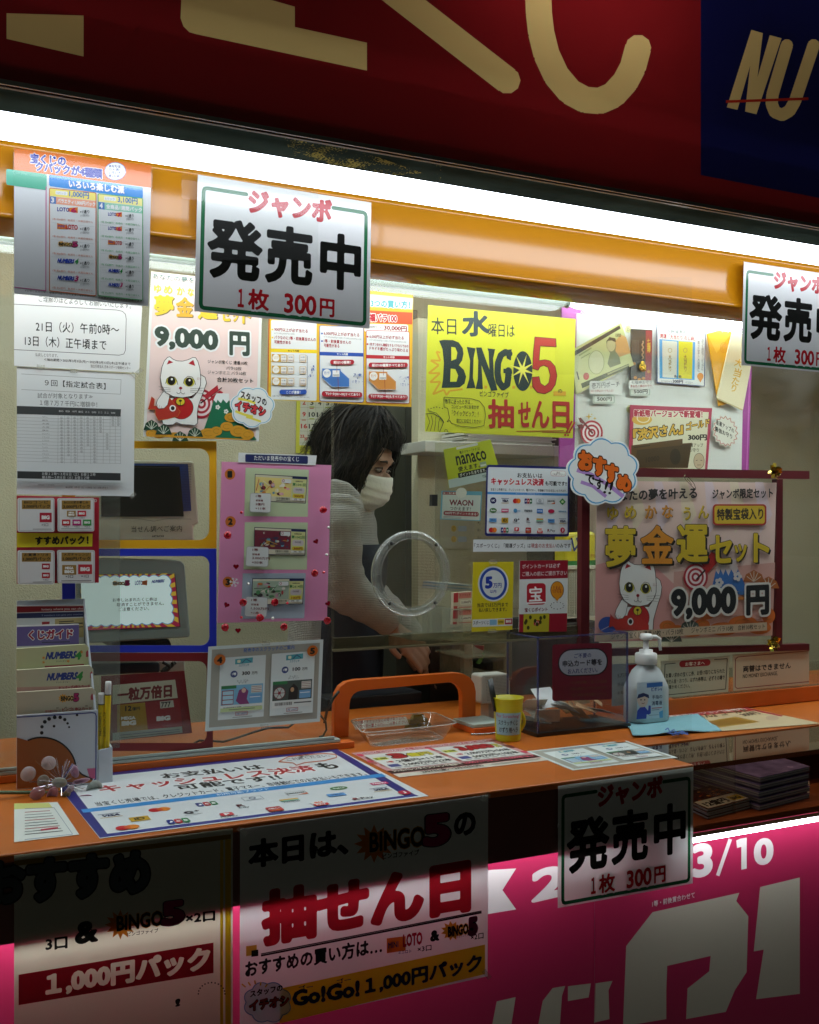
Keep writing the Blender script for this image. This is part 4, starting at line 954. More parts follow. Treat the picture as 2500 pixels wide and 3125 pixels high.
S.build('buying_poster', 'yellow poster comparing three ways to buy tickets above the calendar', 'poster')
# ---- handwritten yellow sheet
S = vs_(-.005, WG); S.pm = dict(rough=.45, bump=.03, bscale=30)
S.base([(192, 232), (1487, 355), (1462, 1400), (165, 1342)], (208, 214, 48))
INK, RD, OC = (24, 50, 48), (176, 44, 34), (214, 168, 40)
S.t('本日', 218, 488, 440, 496, 150, INK, b=.006); S.t('水', 488, 512, 735, 505, 225, (24, 62, 70), b=.038, res=5); S.t('曜日は', 722, 512, 952, 518, 115, INK, b=.006)
S.line([(300, 650), (265, 640), (300, 720), (215, 718), (285, 760), (198, 830), (295, 830), (210, 910), (300, 905), (235, 1015), (330, 975), (355, 1025), (380, 985), (495, 970)], 17, OC)
for a in (685, 930, 1085): S.rect(a, 940, a + 25, 966, OC)
bs_ = [(288, 545), (330, 538), (410, 540), (460, 560), (495, 610), (502, 660), (490, 720), (462, 760), (505, 800), (526, 860), (512, 920), (470, 955), (310, 960), (322, 880), (330, 740), (318, 620)]
S.poly(bs_, INK); S.poly([(395, 600), (430, 605), (448, 650), (438, 705), (395, 722)], (208, 214, 48)); S.poly([(390, 790), (430, 795), (455, 850), (440, 905), (385, 905)], (208, 214, 48))
S.poly([(530, 598), (608, 612), (590, 700), (585, 870), (608, 960), (527, 965), (552, 880), (560, 720)], INK)
S.poly([(612, 605), (660, 605), (730, 800), (722, 640), (712, 612), (780, 620), (762, 700), (770, 860), (800, 980), (745, 985), (660, 760), (668, 900), (672, 970), (608, 968), (628, 880), (632, 720)], INK)
S.line([(905, 660), (870, 645), (830, 672), (805, 740), (800, 830), (812, 905), (848, 955), (885, 930), (896, 860), (896, 805)], 56, INK, rnd=True); S.poly([(852, 790), (925, 795), (930, 835), (852, 830)], INK); S.poly([(880, 625), (925, 620), (918, 720), (880, 700)], INK)
S.ell(1022, 812, 84, 175, INK, 32); S.star(1020, 800, 120, 26, 8, (226, 226, 90), rot=.3, sy=1.15)
five = [(1128, 512), (1312, 528), (1316, 600), (1175, 592), (1165, 720), (1215, 712), (1262, 722), (1305, 770), (1322, 850), (1308, 930), (1270, 985), (1215, 1012), (1150, 1000), (1108, 950), (1105, 865), (1165, 860), (1178, 920), (1215, 945), (1250, 915), (1262, 850), (1245, 780), (1205, 762), (1172, 775), (1158, 805), (1108, 790), (1115, 640)]
S.poly(five, RD); S.line(five, 5, (70, 40, 20), closed=True)
S.rect(1290, 990, 1400, 1028, OC); S.t('の', 1330, 1005, 1368, None, 34, INK, b=.01)
S.t('ビンゴファイブ', 645, 1035, 898, 1050, 55, INK, b=.006)
S.t('抽', 715, 1312, 945, 1316, 255, RD, b=.03); S.t('せ', 980, 1305, 1090, None, 225, RD, b=.03); S.t('ん', 1100, 1312, 1255, None, 240, RD, b=.03); S.t('日', 1282, 1315, 1432, 1322, 240, RD, b=.03)
S.line([(965, 1340), (1380, 1335)], 6, RD); S.line([(1190, 1348), (1440, 1352)], 5, RD); S.line([(1452, 1250), (1405, 1350)], 16, RD); S.line([(1478, 1260), (1425, 1355)], 14, RD); S.ell(1393, 1372, 12, 9, RD); S.ell(1418, 1374, 10, 8, RD)
bub = [(330, 1040), (560, 1052), (640, 1075), (685, 1130), (694, 1200), (680, 1290), (600, 1306), (480, 1298), (395, 1270), (380, 1245), (355, 1258), (378, 1225), (362, 1140), (330, 1130)]
S.line(bub, 4.5, (50, 56, 30), closed=True)
for s_, a, yb, c, yb1, h in (('数字に迷ったときは…', 340, 1100, 582, 1106, 46), ('コンピュータにおまかせ', 395, 1140, 635, 1146, 34), ('『クイックピック』！', 398, 1205, 632, 1215, 52), ('窓口にお伝えください', 440, 1268, 655, 1274, 40)): S.t(s_, a, yb, c, yb1, h, (40, 50, 30), b=.008)
# a drawn striped round shape in the corner
S.line([(168, 1188), (230, 1182), (290, 1215), (325, 1260), (310, 1300), (290, 1345)], 5, INK); S.line([(190, 1160), (260, 1180), (310, 1230), (330, 1265)], 5, INK)
for k in range(4): S.line([(180 + 38 * k, 1190 + 12 * k), (205 + 26 * k, 1260), (175 + 34 * k, 1338)], 4, INK)
S.line([(330, 1345), (340, 1325), (356, 1328), (362, 1348)], 4, INK)
for a in range(6): S.ell(190 + a * 25, 1128 + abs(3 - a) * 6, 5, 5, INK, n=8)
yo = S.build('handwritten_sheet', 'bright yellow handwritten bingo sheet in a clear sleeve on the centre pane', 'notice')
S.z += .0003; sleeve(S, [(160, 158), (1527, 305), (1492, 1408), (115, 1345)], 'clear_sleeve', yo)
# ---- cloud stickers
def cloud(S, pts, rim, label, name='cloud_sticker'):
    S.base(pts, (226, 232, 232), .0012)
    cx = sum(p[0] for p in pts) / len(pts); cy = sum(p[1] for p in pts) / len(pts)
    i1 = [(cx + (x - cx) * .955, cy + (y - cy) * .955) for x, y in pts]; i2 = [(cx + (x - cx) * .915, cy + (y - cy) * .915) for x, y in pts]
    S.band(i1, i2, rim)
S = vs_(-.0075, WF); S.pm = dict(rough=.35)
cloud(S, S.cloudpts(375, 265, 178, 165, 7, .13, rot=.25), (120, 180, 210), '')
S.line([(250, 190), (330, 205), (400, 230)], 22, (226, 216, 80)); S.line([(225, 300), (300, 330), (380, 350)], 22, (226, 216, 80)); S.line([(320, 350), (400, 375), (450, 392)], 18, (226, 216, 80))
S.t('スタッフの', 272, 188, 500, 262, 72, (20, 20, 24), b=.035)
S.t('イチオシ', 222, 288, 492, 352, 86, (206, 60, 66), b=.05, out=(40, 14, 18), ob=.07)
S.build('cloud_sticker', 'small white cloud sticker overlapping the pink lucky cat poster', 'sticker', 'cloud stickers')
S = vs_(-.028, WH); S.pm = dict(rough=.3)
cloud(S, S.cloudpts(347, 1450, 246, 232, 9, .13, rot=.1), (80, 160, 206), '')
PU = (176, 140, 206)
S.line([(150, 1440), (250, 1470), (400, 1560), (500, 1640)], 30, PU); S.line([(180, 1530), (270, 1560), (370, 1640)], 26, PU)
for s_, x, y, w_, h, sl in (('お', 160, 1438, 115, 150, 15), ('す', 268, 1478, 105, 150, 20), ('す', 358, 1530, 105, 150, 22), ('め', 448, 1590, 112, 130, 25)): S.t(s_, x, y, x + w_, y + sl, h, (218, 104, 34), b=.075, out=(44, 22, 14), ob=.06)
S.t('で', 212, 1540, 285, 1558, 78, BLK, b=.025); S.t('す', 285, 1580, 350, 1600, 88, BLK, b=.025); S.t('!!', 345, 1615, 405, 1625, 92, BLK, b=.02, sk=.25)
S.build('cloud_sticker', 'large white cloud sticker with orange bubble letters beside the goods board', 'sticker', 'cloud stickers')
# ================================================================== behind and on the glass
# ---- coloured frames
def frame(o, i, r, col, y, name, label):
    S = vs_(y, PXW); S.pm = dict(rough=.45)
    a = S.rpts(o[0], o[1], o[2], o[3], 2); b = S.rpts(i[0], i[1], i[2], i[3], r)
    q = [S.pt(*p) for p in a] + [S.pt(*p) for p in b]; n = len(a)
    S.mb.add(q + [p - S.n * .003 for p in q], [(k, (k + 1) % n, n + (k + 1) % n, n + k) for k in range(n)] + [(n + k, n + (k + 1) % n, 3 * n + (k + 1) % n, 3 * n + k) for k in range(n)] + [(k, 2 * n + k, 2 * n + (k + 1) % n, (k + 1) % n) for k in range(n)], S.mt(col))
    return S.build(name, label, 'window frame', 'coloured window surrounds')
frame((190, 1346, 661, 1673), (230, 1368, 640, 1648), 32, (226, 168, 20), .0035, 'yellow_surround', 'yellow surround with rounded opening round the upper grey terminal')
frame((190, 1674.5, 661, 1991), (230, 1697, 640, 1970), 26, (36, 52, 190), .0035, 'blue_surround', 'blue surround with rounded opening round the lit monitor')
frame((190, 1992.5, 650, 2292), (230, 2018, 632, 2268), 26, (120, 22, 26), .0035, 'red_surround', 'dark red surround with rounded opening round the red leaflet')
# ---- ticket checking terminal
beige = mat((206, 200, 178), .55, mott=.04)
def ext(pts, w, y0, y1, m, b=None):
    b = b or MB(); S = vs_(y0, w); q = [S.pt(*p) for p in pts]; b.slab(q, (0, -1, 0), y1 - y0, m); return b
t1 = empty('checking_terminal', Py(420, 1650, .1), 'beige terminal with a dark screen inside the yellow surround', 'terminal')
ext([(480, 868), (1415, 885), (1462, 1425), (1412, 1452), (1420, 1582), (480, 1590)], WE, .1, .4, beige).build('housing', t1, bevel=.004)
S = vs_(.0985, WE); S.pm = dict(rough=.25)
S.poly([(600, 900), (1362, 908), (1392, 1320), (600, 1372)], (44, 70, 140))
for k in range(28): S.line([(1285, 915 + k * 14.5), (1390, 917 + k * 14.3)], 4, (26, 40, 96))
S.poly([(600, 915), (1288, 930), (1325, 1368), (600, 1372)], (26, 24, 22)); S.line([(700, 935), (1286, 942)], 5, (60, 58, 54))
S.build('screen', parent=t1)
S = vs_(.0985, WE); S.t('当せん調べご案内', 865, 1508, 1310, 1502, 56, (86, 84, 78), b=.004); S.t('HITACHI', 1048, 1552, 1150, 1550, 18, (60, 58, 54), b=.03)
S.line([(785, 1385), (930, 1388), (1062, 1410), (1180, 1388), (1392, 1392)], 3, (110, 106, 92)); S.build('front_lettering', parent=t1)
# ---- monitor
gg = mat((146, 158, 150), .5, mott=.04)
t2 = empty('monitor', Py(420, 1960, .12), 'grey green monitor showing a cloud framed message inside the blue surround', 'monitor')
ext([(380, -135), (1300, -112), (1335, -78), (1384, 540), (1370, 562), (380, 620)], WK, .12, .2, gg).build('casing', t2, bevel=.006)
ext([(700, 600), (1200, 575), (1225, 640), (700, 660)], WK, .14, .26, mat((34, 36, 34), .5)).build('foot', t2, bevel=.004)
scm = lambda c, e=.32: mat(c, .3, emit=e, key='screen')
S = vs_(.1185, WK)
S.poly([(420, 6), (1250, 6), (1296, 468), (420, 508)], scm((40, 40, 40), .02))
S.poly([(425, 10), (1244, 10), (1290, 464), (425, 500)], scm((160, 40, 70)))
for k in range(36):
    a = R_(10 * k); b_ = R_(10 * k + 5); cx, cy = 850, 240
    def edge(a): 
        c_, s_ = math.cos(a), math.sin(a); r = min(430 / abs(c_) if abs(c_) > .01 else 1e9, 235 / abs(s_) if abs(s_) > .01 else 1e9); x = cx + r * c_; return (min(x, 1240 + (cy + r * s_) * .09), cy + r * s_ - (x - 850) * .02)
    S.poly([(cx, cy), edge(a), edge(b_)], scm((206, 176, 60)))
cp = []
for (x0, y0, x1, y1, n) in ((420, 40, 1190, 30, 9), (1190, 30, 1225, 420, 5), (1225, 425, 420, 455, 9)):
    for i in range(n):
        for j in range(6):
            t = (i + j / 6) / n; nx, ny = (y1 - y0), -(x1 - x0); l = math.hypot(nx, ny); bq = 18 * math.sin(math.pi * j / 6)
            cp.append((x0 + (x1 - x0) * t + nx / l * bq, y0 + (y1 - y0) * t + ny / l * bq))
S.poly(cp, scm((210, 232, 230), .42)); S.line(cp, 7, scm((90, 150, 200)))
loto(S, 690, 108, 850, 48, 'bingo'); S.t('LOTO', 895, 102, 965, None, 40, (40, 44, 150), b=.03); S.poly([(958, 68), (1004, 58), (1002, 104), (958, 98)], (206, 110, 50)); S.t('NUMBERS', 1040, 86, 1150, 78, 28, (40, 70, 170), b=.05, sk=.25)
for s_, a, yb, c, yb1 in (('お申し込まれたくじ券は', 700, 250, 1090, 242), ('取消すことができません。', 735, 292, 1150, 278), ('ご注意ください。', 750, 332, 1020, 322)): S.t(s_, a, yb, c, yb1, 34, (50, 60, 60), b=.008)
S.build('screen', parent=t2)
# ---- red leaflet in a stand
S = vs_(.05, WK); S.pm = dict(rough=.35)
S.base([(600, 900), (1330, 855), (1398, 1400), (600, 1478)], (124, 22, 28), .002)
S.poly([(700, 980), (1250, 932), (1272, 1092), (700, 1150)], (206, 200, 176)); S.t('一粒万倍日', 742, 1128, 1222, 1086, 118, (120, 26, 30), b=.045)
S.poly([(740, 1155), (985, 1132), (1010, 1372), (740, 1398)], (170, 132, 30)); S.t('12', 810, 1210, 868, 1205, 46, BLK, b=.04); S.t('億円', 872, 1204, 940, 1198, 30, BLK, b=.02)
S.poly([(985, 1132), (1290, 1105), (1312, 1340), (1010, 1368)], (150, 30, 34)); S.poly([(1115, 1125), (1232, 1113), (1240, 1172), (1120, 1185)], (206, 200, 186)); S.t('777', 1125, 1180, 1210, 1170, 48, BLK, b=.02)
S.t('MEGA', 775, 1288, 902, 1280, 30, WHT, b=.06); S.t('BIG', 778, 1340, 908, 1330, 44, WHT, b=.08); S.t('BIG', 1085, 1298, 1208, 1288, 44, WHT, b=.08)
S.poly([(700, 1400), (1308, 1342), (1314, 1398), (700, 1468)], (176, 190, 180)); S.line([(760, 1420), (1290, 1368)], 5, (100, 110, 130)); S.line([(760, 1445), (1290, 1386)], 5, (90, 96, 100))
S.build('leaflet', 'dark red leaflet with a cream band standing inside the red surround', 'leaflet')
b = ext([(500, 795), (1118, 780), (1120, 870), (500, 900)], WK, .2, .4, mat((26, 34, 52), .5)); b.build('ticket_printer', bevel=.004, label='dark blue grey box machine behind the red leaflet', cat='machine')
b = ext([(1118, 772), (1335, 765), (1340, 862), (1120, 868)], WK, .28, .36, mat((170, 172, 166), .6)); b.build('paper_box', bevel=.003, label='small pale box with black cables in front, beside the dark machine', cat='box')
b = MB()
for k in range(3):
    b.tube([Py(*WK(1140 + 30 * k + 60 * math.sin(t * 3 + k), 780 + 85 * t), .26 + .004 * k) for t in [i / 10 for i in range(11)]], .0035, mat((14, 14, 14), .5), 6)
b.build('cable', label='tangled black cables hanging behind the red leaflet', cat='cable')
b = MB(); cpts = [(0, 1075), (120, 1010), (300, 1020), (420, 985), (520, 950), (640, 915), (790, 912), (870, 850), (960, 805), (1030, 820), (1070, 870), (1075, 930), (1050, 975), (1020, 985)]
b.tube([Py(*WL(*p), .06) for p in cpts], .0022, mat((60, 66, 62), .4), 8); b.tube([Py(*WL(*p), .075) for p in [(1060, 880), (1080, 780), (1130, 690), (1170, 640)]], .003, mat((30, 32, 30), .4), 8)
b.build('power_cord', label='dark cord lying behind the glass under the scratch card sheet', cat='cord')
# ---- wall calendar
S = vs_(yw - .004, WF); S.pm = dict(rough=.6)
S.base([(765, 120), (1305, 150), (1298, 690), (757, 668)], (196, 190, 60), .003)
S.poly([(798, 140), (1275, 160), (1268, 615), (788, 600)], (190, 188, 170))
nums = [[2, 3, 4, 5, 6, 7, 8], [9, 10, 11, 12, 13, 14, 15], [16, 17, 18, 19, 20, 21, 22]]
for r in range(3):
    for i in range(7):
        d = nums[r][i]; x = 828 + i * 69; y = 245 + r * 104 + i * 2; c = (176, 40, 36) if i == 0 or d == 20 else (50, 90, 150) if i == 6 else (40, 42, 38)
        w = 15 if d < 10 else 28; S.t(str(d), x - w, y, x + w, None, 42, c, b=.03)
        if i % 2: S.rect(x - 22, y + 12, x + 22, y + 22, (150, 160, 60))
        if (r + i) % 3 == 1: S.rect(x - 20, y + 26, x + 16, y + 34, (176, 80, 60))
for r in range(4): S.line([(790, 182 + r * 104 + 85), (1270, 190 + r * 104 + 90)], 2, (130, 128, 110))
for i in range(6): S.line([(862 + i * 69, 170), (858 + i * 69, 605)], 2, (130, 128, 110))
for i, s_ in enumerate(('23', '24', '25', '26', '27', '28', '29')): S.t(s_, 792 + i * 69, 535 + i * 2, 828 + i * 69 + (14 if i > 1 else 0), None, 28 if i < 2 else 40, (176, 40, 36) if i == 0 else (40, 42, 38), b=.03)
S.t('30', 828, 558, 858, None, 28, (176, 40, 36), b=.03); S.t('31', 898, 560, 928, None, 28, (40, 42, 38), b=.03)
for k in range(3): S.line([(790, 622 + k * 14), (1120, 632 + k * 14)], 5, (120, 116, 40))
S.build('calendar', 'yellow wall calendar behind the seller showing rows of dates', 'calendar')
# ---- pink ticket board
PB = [(677.6, 1409), (1011.5, 1419.6), (998, 1893), (664.7, 1901)]
S = vs_(-.007, PXW); S.pm = dict(rough=.5)
S.base(PB, (226, 146, 190), .003)
S.px(WF)
for (x, y, s_) in ((178, 855, '1'), (183, 1270, '2'), (160, 1800, '3')):
    S.ell(x, y, 46, 48, (206, 112, 34)); S.t(s_, x - 22, y + 30, x + 20, None, 60, BLK, b=.06)
def ticket(S, q, no, price, pal, seed):
    S.quad(*q, 460, 240); random.seed(seed)
    S.rect(0, 0, 460, 240, (30, 36, 70)); S.rect(5, 6, 455, 234, (220, 214, 190))
    S.rect(5, 24, 325, 190, pal[0])
    for k in range(26): S.ell(random.uniform(25, 305), random.uniform(45, 170), random.uniform(8, 26), random.uniform(7, 20), random.choice(pal), n=9)
    for k in range(6): S.line([(random.uniform(10, 320), random.uniform(40, 180)), (random.uniform(10, 320), random.uniform(40, 180))], 5, random.choice(pal))
    S.rr(232, 30, 318, 66, 8, (228, 230, 232)); S.ring(248, 46, 10, 14, 4, (170, 30, 40), n=14)
    S.rect(325, 6, 455, 24, (30, 40, 90)); S.rect(328, 26, 452, 190, (216, 218, 150)); S.t('全国自治', 352, 52, 420, None, 14, (30, 60, 40), b=.02); S.t('第' + no + '回', 330, 88, 448, None, 28, (40, 120, 60), b=.02)
    S.rr(338, 100, 440, 152, 18, (206, 196, 200)); S.t('00組', 362, 128, 418, None, 18, (40, 40, 40)); S.rr(338, 160, 440, 194, 12, (228, 206, 50)); S.t(price, 350, 190, 430, None, 24, (140, 40, 40), b=.03)
    S.rect(328, 198, 452, 216, (232, 232, 228)); S.t('見 本', 350, 214, 425, None, 14, BLK)
    for k in range(20): S.rect(190 + k * 6, 196, 190 + k * 6 + random.choice((2, 3, 4)), 216, (50, 60, 50))
    S.line([(190, 224), (320, 226)], 5, (90, 90, 90)); S.px(WF)
def prize(S, q, rows):
    S.quad(*q, 190, 172); S.poly(S.rpts(0, 0, 190, 172, 20), (222, 226, 226)); S.line(S.rpts(2, 2, 188, 170, 18), 2.5, (150, 140, 160), closed=True)
    for i, (s_, w_) in enumerate(rows): S.t(s_, 52, 40 + i * 36, 52 + w_, None, 24 if i != 1 else 18, (120, 30, 40), b=.012)
    S.px(WF)
pg = (200, 214, 176)
S.poly([(315, 797), (870, 815), (860, 1228), (303, 1222)], pg); S.poly([(308, 1275), (860, 1278), (852, 1692), (297, 1690)], pg)
S.poly([(290, 1725), (842, 1722), (830, 2118), (275, 2124)], (176, 190, 206))
pals = [[(240, 222, 140), (206, 60, 60), (222, 140, 60), (120, 170, 190), (235, 180, 190), (240, 236, 220), (90, 40, 50)], [(120, 40, 60), (40, 34, 36), (200, 160, 70), (110, 180, 200), (220, 214, 200), (150, 30, 50), (70, 60, 90)], [(170, 190, 170), (206, 120, 60), (90, 150, 100), (200, 160, 180), (60, 50, 50), (230, 222, 210), (180, 60, 60)]]
ticket(S, [(397, 852), (858, 878), (842, 1112), (390, 1090)], '1041', '300円', pals[0], 1)
ticket(S, [(390, 1318), (843, 1338), (835, 1568), (384, 1560)], '1042', '300円', pals[1], 2)
ticket(S, [(370, 1768), (825, 1768), (812, 1995), (362, 2000)], '2614', '100円', pals[2], 3)
prize(S, [(348, 1018), (534, 1022), (527, 1194), (342, 1186)], (('1等', 50), ('前後賞', 66), ('3億円', 78), ('×11本', 92)))
prize(S, [(316, 1485), (512, 1494), (505, 1668), (306, 1660)], (('1等', 48), ('前後賞', 64), ('3,000万円', 150), ('×50本', 92)))
prize(S, [(306, 1925), (502, 1932), (494, 2110), (296, 2100)], (('1等', 48), ('前後賞', 64), ('1,500万円', 150), ('×1本', 70)))
pbo = S.build('ticket_board', 'pink board with three numbered lottery tickets and red rose gems', 'ticket board')
S = vs_(-.008, WF); S.pm = dict(rough=.4)
S.base([(255, 665), (940, 690), (930, 776), (250, 750)], (222, 226, 228), .001); S.rr(312, 678, 862, 748, 12, (34, 44, 96), sl=.03); S.t('ただいま発売中の宝くじ', 390, 732, 785, 744, 44, WHT, b=.012)
S.build('header_strip', parent=pbo)
b = MB(); s2 = vs_(-.0145, PXW); b.add([s2.pt(*p) for p in [(672, 1402), (1018, 1411), (1005, 1930), (660, 1938)]], [(0, 1, 2, 3)], glass((252, 253, 252), .7, 0)); b.build('clear_cover', pbo)
# snowflake
S = vs_(-.0155, WF)
for k in range(3):
    a = R_(60 * k + 10); S.line([(215 - 42 * math.cos(a), 1803 - 42 * math.sin(a)), (215 + 42 * math.cos(a), 1803 + 42 * math.sin(a))], 7, (225, 230, 232))
    for s_ in (-1, 1):
        bx, by = 215 + s_ * 26 * math.cos(a), 1803 + s_ * 26 * math.sin(a)
        for d in (-.8, .8): S.line([(bx, by), (bx + s_ * 16 * math.cos(a + d), by + s_ * 16 * math.sin(a + d))], 5, (225, 230, 232))
S.build('snowflake', parent=pbo)
rosem = mat((186, 20, 40), .2, coat=.5)
def rose():
    b = MB(); r = .0075
    b.lathe((0, 0, 0), [(.0001, -.001), (r * .95, -.001), (r, -.003), (r * .8, -.0045), (.0001, -.005)], rosem, 9, axis='y')
    pts = [((.0012 + .0011 * t) * math.cos(t * 1.3), -.005 - .0006 * math.cos(t), (.0012 + .0011 * t) * math.sin(t * 1.3)) for t in [i * .35 for i in range(16)]]
    b.tube(pts, .0011, rosem, 6); return b.build('rose_gem', pbo, loc=(0, 0, 0))
def heart():
    b = MB(); n = 20; pts = []
    for i in range(n): t = 2 * math.pi * i / n; pts.append((.00042 * 16 * math.sin(t) ** 3 * .8, 0, .00034 * (13 * math.cos(t) - 5 * math.cos(2 * t) - 2 * math.cos(3 * t) - math.cos(4 * t))))
    b.slab(pts, (0, -1, 0), .003, mat((130, 10, 30), .15, coat=.6)); return b.build('heart_gem', pbo, loc=(0, 0, 0), bevel=.0008)
def pearl(c, nm):
    b = MB(); b.ball((0, -.003, 0), .0028, .0028, .0028, mat(c, .15, coat=.5), 10, 6); return b.build(nm, pbo, loc=(0, 0, 0))
def strew(o, pts, w0):
    for i, (w, x, y) in enumerate(pts):
        c = o if i == 0 else dup(o, pbo); c.location = Vector(Py(*w(x, y), -.0155)) - pbo.location; c.rotation_euler = (0, i * 1.3, 0) if w0 else (0, (i % 3 - 1) * .5, 0)
strew(rose(), [(WF, 990, 1167), (WF, 153, 1388), (WF, 918, 1722), (WF, 290, 1980), (WF, 567, 1978), (WL, 570, 85), (WL, 310, 158), (WL, 752, 155), (WL, 1078, 108)], 1)
strew(heart(), [(WF, 935, 1445), (WF, 233, 1665), (WF, 150, 2002), (WF, 1040, 1990), (WL, 412, 183)], 0)
strew(pearl((226, 224, 216), 'pearl'), [(WF, 1038, 1322), (WF, 1022, 1560), (WF, 335, 1815), (WL, 668, 90)], 1)
strew(pearl((196, 20, 40), 'bead'), [(WF, 275, 1190), (WF, 995, 1715), (WF, 677, 1985), (WL, 432, 84)], 1)
# ---- scratch card sheet
def scratch(S, q, lab, flat=False, dim=1):
    S.aff(q[0], q[1], q[3], 864, 636) if flat else S.quad(*q, 864, 636)
    S.base([(0, 0), (864, 0), (864, 636), (0, 636)], (206, 216, 214), .001); S.rect(26, 24, 838, 610, (160, 158, 146))
    S.t('発売中のスクラッチのご案内', 255, 62, 640, None, 34, (70, 100, 160), b=.02)
    for k, (x0, y0, x1, y1) in enumerate(((88, 90, 425, 560), (468, 85, 800, 560))):
        S.rect(x0, y0, x1, y1, (214, 222, 220)); w = x1 - x0
        S.poly([(x0 + 110, y0 + 18), (x0 + 240, y0 + 12), (x0 + 240, y0 + 52), (x0 + 110, y0 + 58)], (80, 160, 170)); S.rr(x0 + 125, y0 + 24, x0 + 150, y0 + 48, 8, (226, 222, 190)); S.line([(x0 + 160, y0 + 50), (x0 + 190, y0 + 20), (x0 + 226, y0 + 46)], 6, (60, 70, 110))
        S.t('スクラッチ', x0 + 138, y0 + 78, x0 + 214, None, 20, (40, 130, 150), b=.02)
        S.ell(x0 + 105, y0 + 130, 26, 26, (60, 76, 130)); S.t('1等', x0 + 90, y0 + 140, x0 + 122, None, 22, WHT, b=.03)
        S.t(('300', '100')[k], x0 + 163, y0 + 143, x0 + 223, None, 28, BLK, b=.03); S.t('万円', x0 + 235, y0 + 143, x0 + 276, None, 22, BLK, b=.015)
        S.t(('トリプル\nマッチ', 'ラッキー\nターゲット')[k], x0 + 130, y0 + 206, x0 + 215, None, 30, (70, 76, 76))
        X, Y = x0 + 16, y0 + 215; S.rect(X, Y, x1 - 14, Y + 205, (222, 226, 222)); S.rect(X, Y, x1 - 14, Y + 148, ((120, 176, 206), (70, 80, 74))[k]); S.rect(X, Y, X + 110, Y + 24, (50, 120, 70))
        if k == 0:
            S.rect(X + 6, Y + 36, X + 92, Y + 144, (150, 60, 60))
            for r in range(3): S.rect(X + 12, Y + 42 + r * 34, X + 88, Y + 70 + r * 34, (170, 206, 222))
            S.poly([(X + 110, Y + 120), (X + 130, Y + 40), (X + 170, Y + 20), (X + 200, Y + 50), (X + 190, Y + 110), (X + 210, Y + 148), (X + 140, Y + 148)], (130, 60, 110)); S.ell(X + 165, Y + 44, 16, 18, (220, 180, 160))
        else:
            S.ell(X + 52, Y + 90, 46, 48, (190, 196, 190)); S.ring(X + 52, Y + 90, 46, 48, 6, (120, 40, 50)); S.ell(X + 52, Y + 90, 12, 12, (170, 50, 60))
            for a in range(3): S.line([(X + 52 - 40 * math.cos(a * 1.05), Y + 90 - 42 * math.sin(a * 1.05)), (X + 52 + 40 * math.cos(a * 1.05), Y + 90 + 42 * math.sin(a * 1.05))], 4, (120, 40, 50))
            S.poly([(X + 120, Y + 148), (X + 125, Y + 60), (X + 160, Y + 25), (X + 195, Y + 60), (X + 190, Y + 148)], (40, 36, 34)); S.ell(X + 150, Y + 70, 14, 18, (190, 150, 110))
        S.rect(X + 220, Y + 12, x1 - 22, Y + 66, (216, 216, 206)); 
        for r in range(4): S.line([(X + 222, Y + 20 + r * 13), (x1 - 24, Y + 20 + r * 13)], 4, (150, 90, 90))
        S.rect(X + 205, Y + 78, x1 - 22, Y + 140, (110, 160, 200)); S.line([(X + 210, Y + 98), (x1 - 30, Y + 98)], 6, (226, 226, 226))
        random.seed(k)
        for r in range(22): S.rect(X + 20 + r * 6, Y + 162, X + 20 + r * 6 + random.choice((2, 3, 4)), Y + 186, (60, 40, 40))
        S.line([(X + 165, Y + 172), (X + 300, Y + 172)], 9, (90, 90, 90))
        if k == 0: S.rect(X - 2, y1 - 86, x1 - 14, y1 - 58, (190, 206, 150)); S.line([(X + 60, y1 - 72), (x1 - 70, y1 - 72)], 6, (110, 120, 90))
        S.rframe(x0 + 125, y1 - 52, x0 + 215, y1 - 24, 3, 3, (170, 40, 50)); S.t('1枚 200円', x0 + 132, y1 - 28, x0 + 208, None, 18, (90, 90, 150)); S.line([(x0 + 105, y1 - 12), (x0 + 250, y1 - 12)], 5, (150, 154, 150))
    if not flat or True:
        for (x, y, s_) in (((82, 104, '4'), (778, 82, '5')) if not flat else ((790, 40, ''),)):
            S.ell(x, y, 42, 42, (190, 100, 30))
            if s_: S.t(s_, x - 20, y + 26, x + 20, None, 50, BLK, b=.06)
    return S
S = scratch(vs_(-.002, WL), [(188, 305), (1052, 250), (1028, 868), (163, 942)], '')
S.pm = dict(rough=.4); sso = S.build('scratch_sheet', 'grey bordered sheet showing scratch cards four and five below the pink board', 'notice', 'scratch card sheets')
tapes(sso, -.006, WL, [(620, 278, -4), (610, 903, -5)])
# ---- centre: cards, notices
S = vs_(.25, WG); S.pm = dict(rough=.4)
S.quad((328, 1500), (740, 1412), (838, 1742), (378, 1840), 460, 345)
S.base([(0, 0), (460, 0), (460, 345), (0, 345)], (190, 200, 40), .0015); S.poly([(0, 270), (460, 270), (460, 345), (0, 345)], (190, 206, 214)); S.rr(118, 4, 330, 26, 10, (222, 226, 226))
S.t('電子マネー［ナナコ］', 142, 70, 335, None, 26, (30, 34, 20), b=.01); S.t('nanaco', 96, 165, 380, None, 85, (24, 28, 24), b=.02); S.t('使えます。', 100, 222, 300, None, 46, (24, 28, 24), b=.02)
S.rect(92, 232, 350, 275, BLK); S.t('ポイントたまります。', 105, 268, 345, None, 32, WHT, b=.015); S.rect(300, 178, 360, 222, (150, 170, 150)); S.rect(304, 200, 356, 216, (222, 226, 222))
S.t('nanaco', 300, 318, 395, None, 26, (40, 90, 60))
nc = S.build('electronic_money_card', 'lime green payment card sign tilted in a clear stand below the yellow sheet', 'sign')
S = vs_(.24, WG); S.pm = dict(rough=.4)
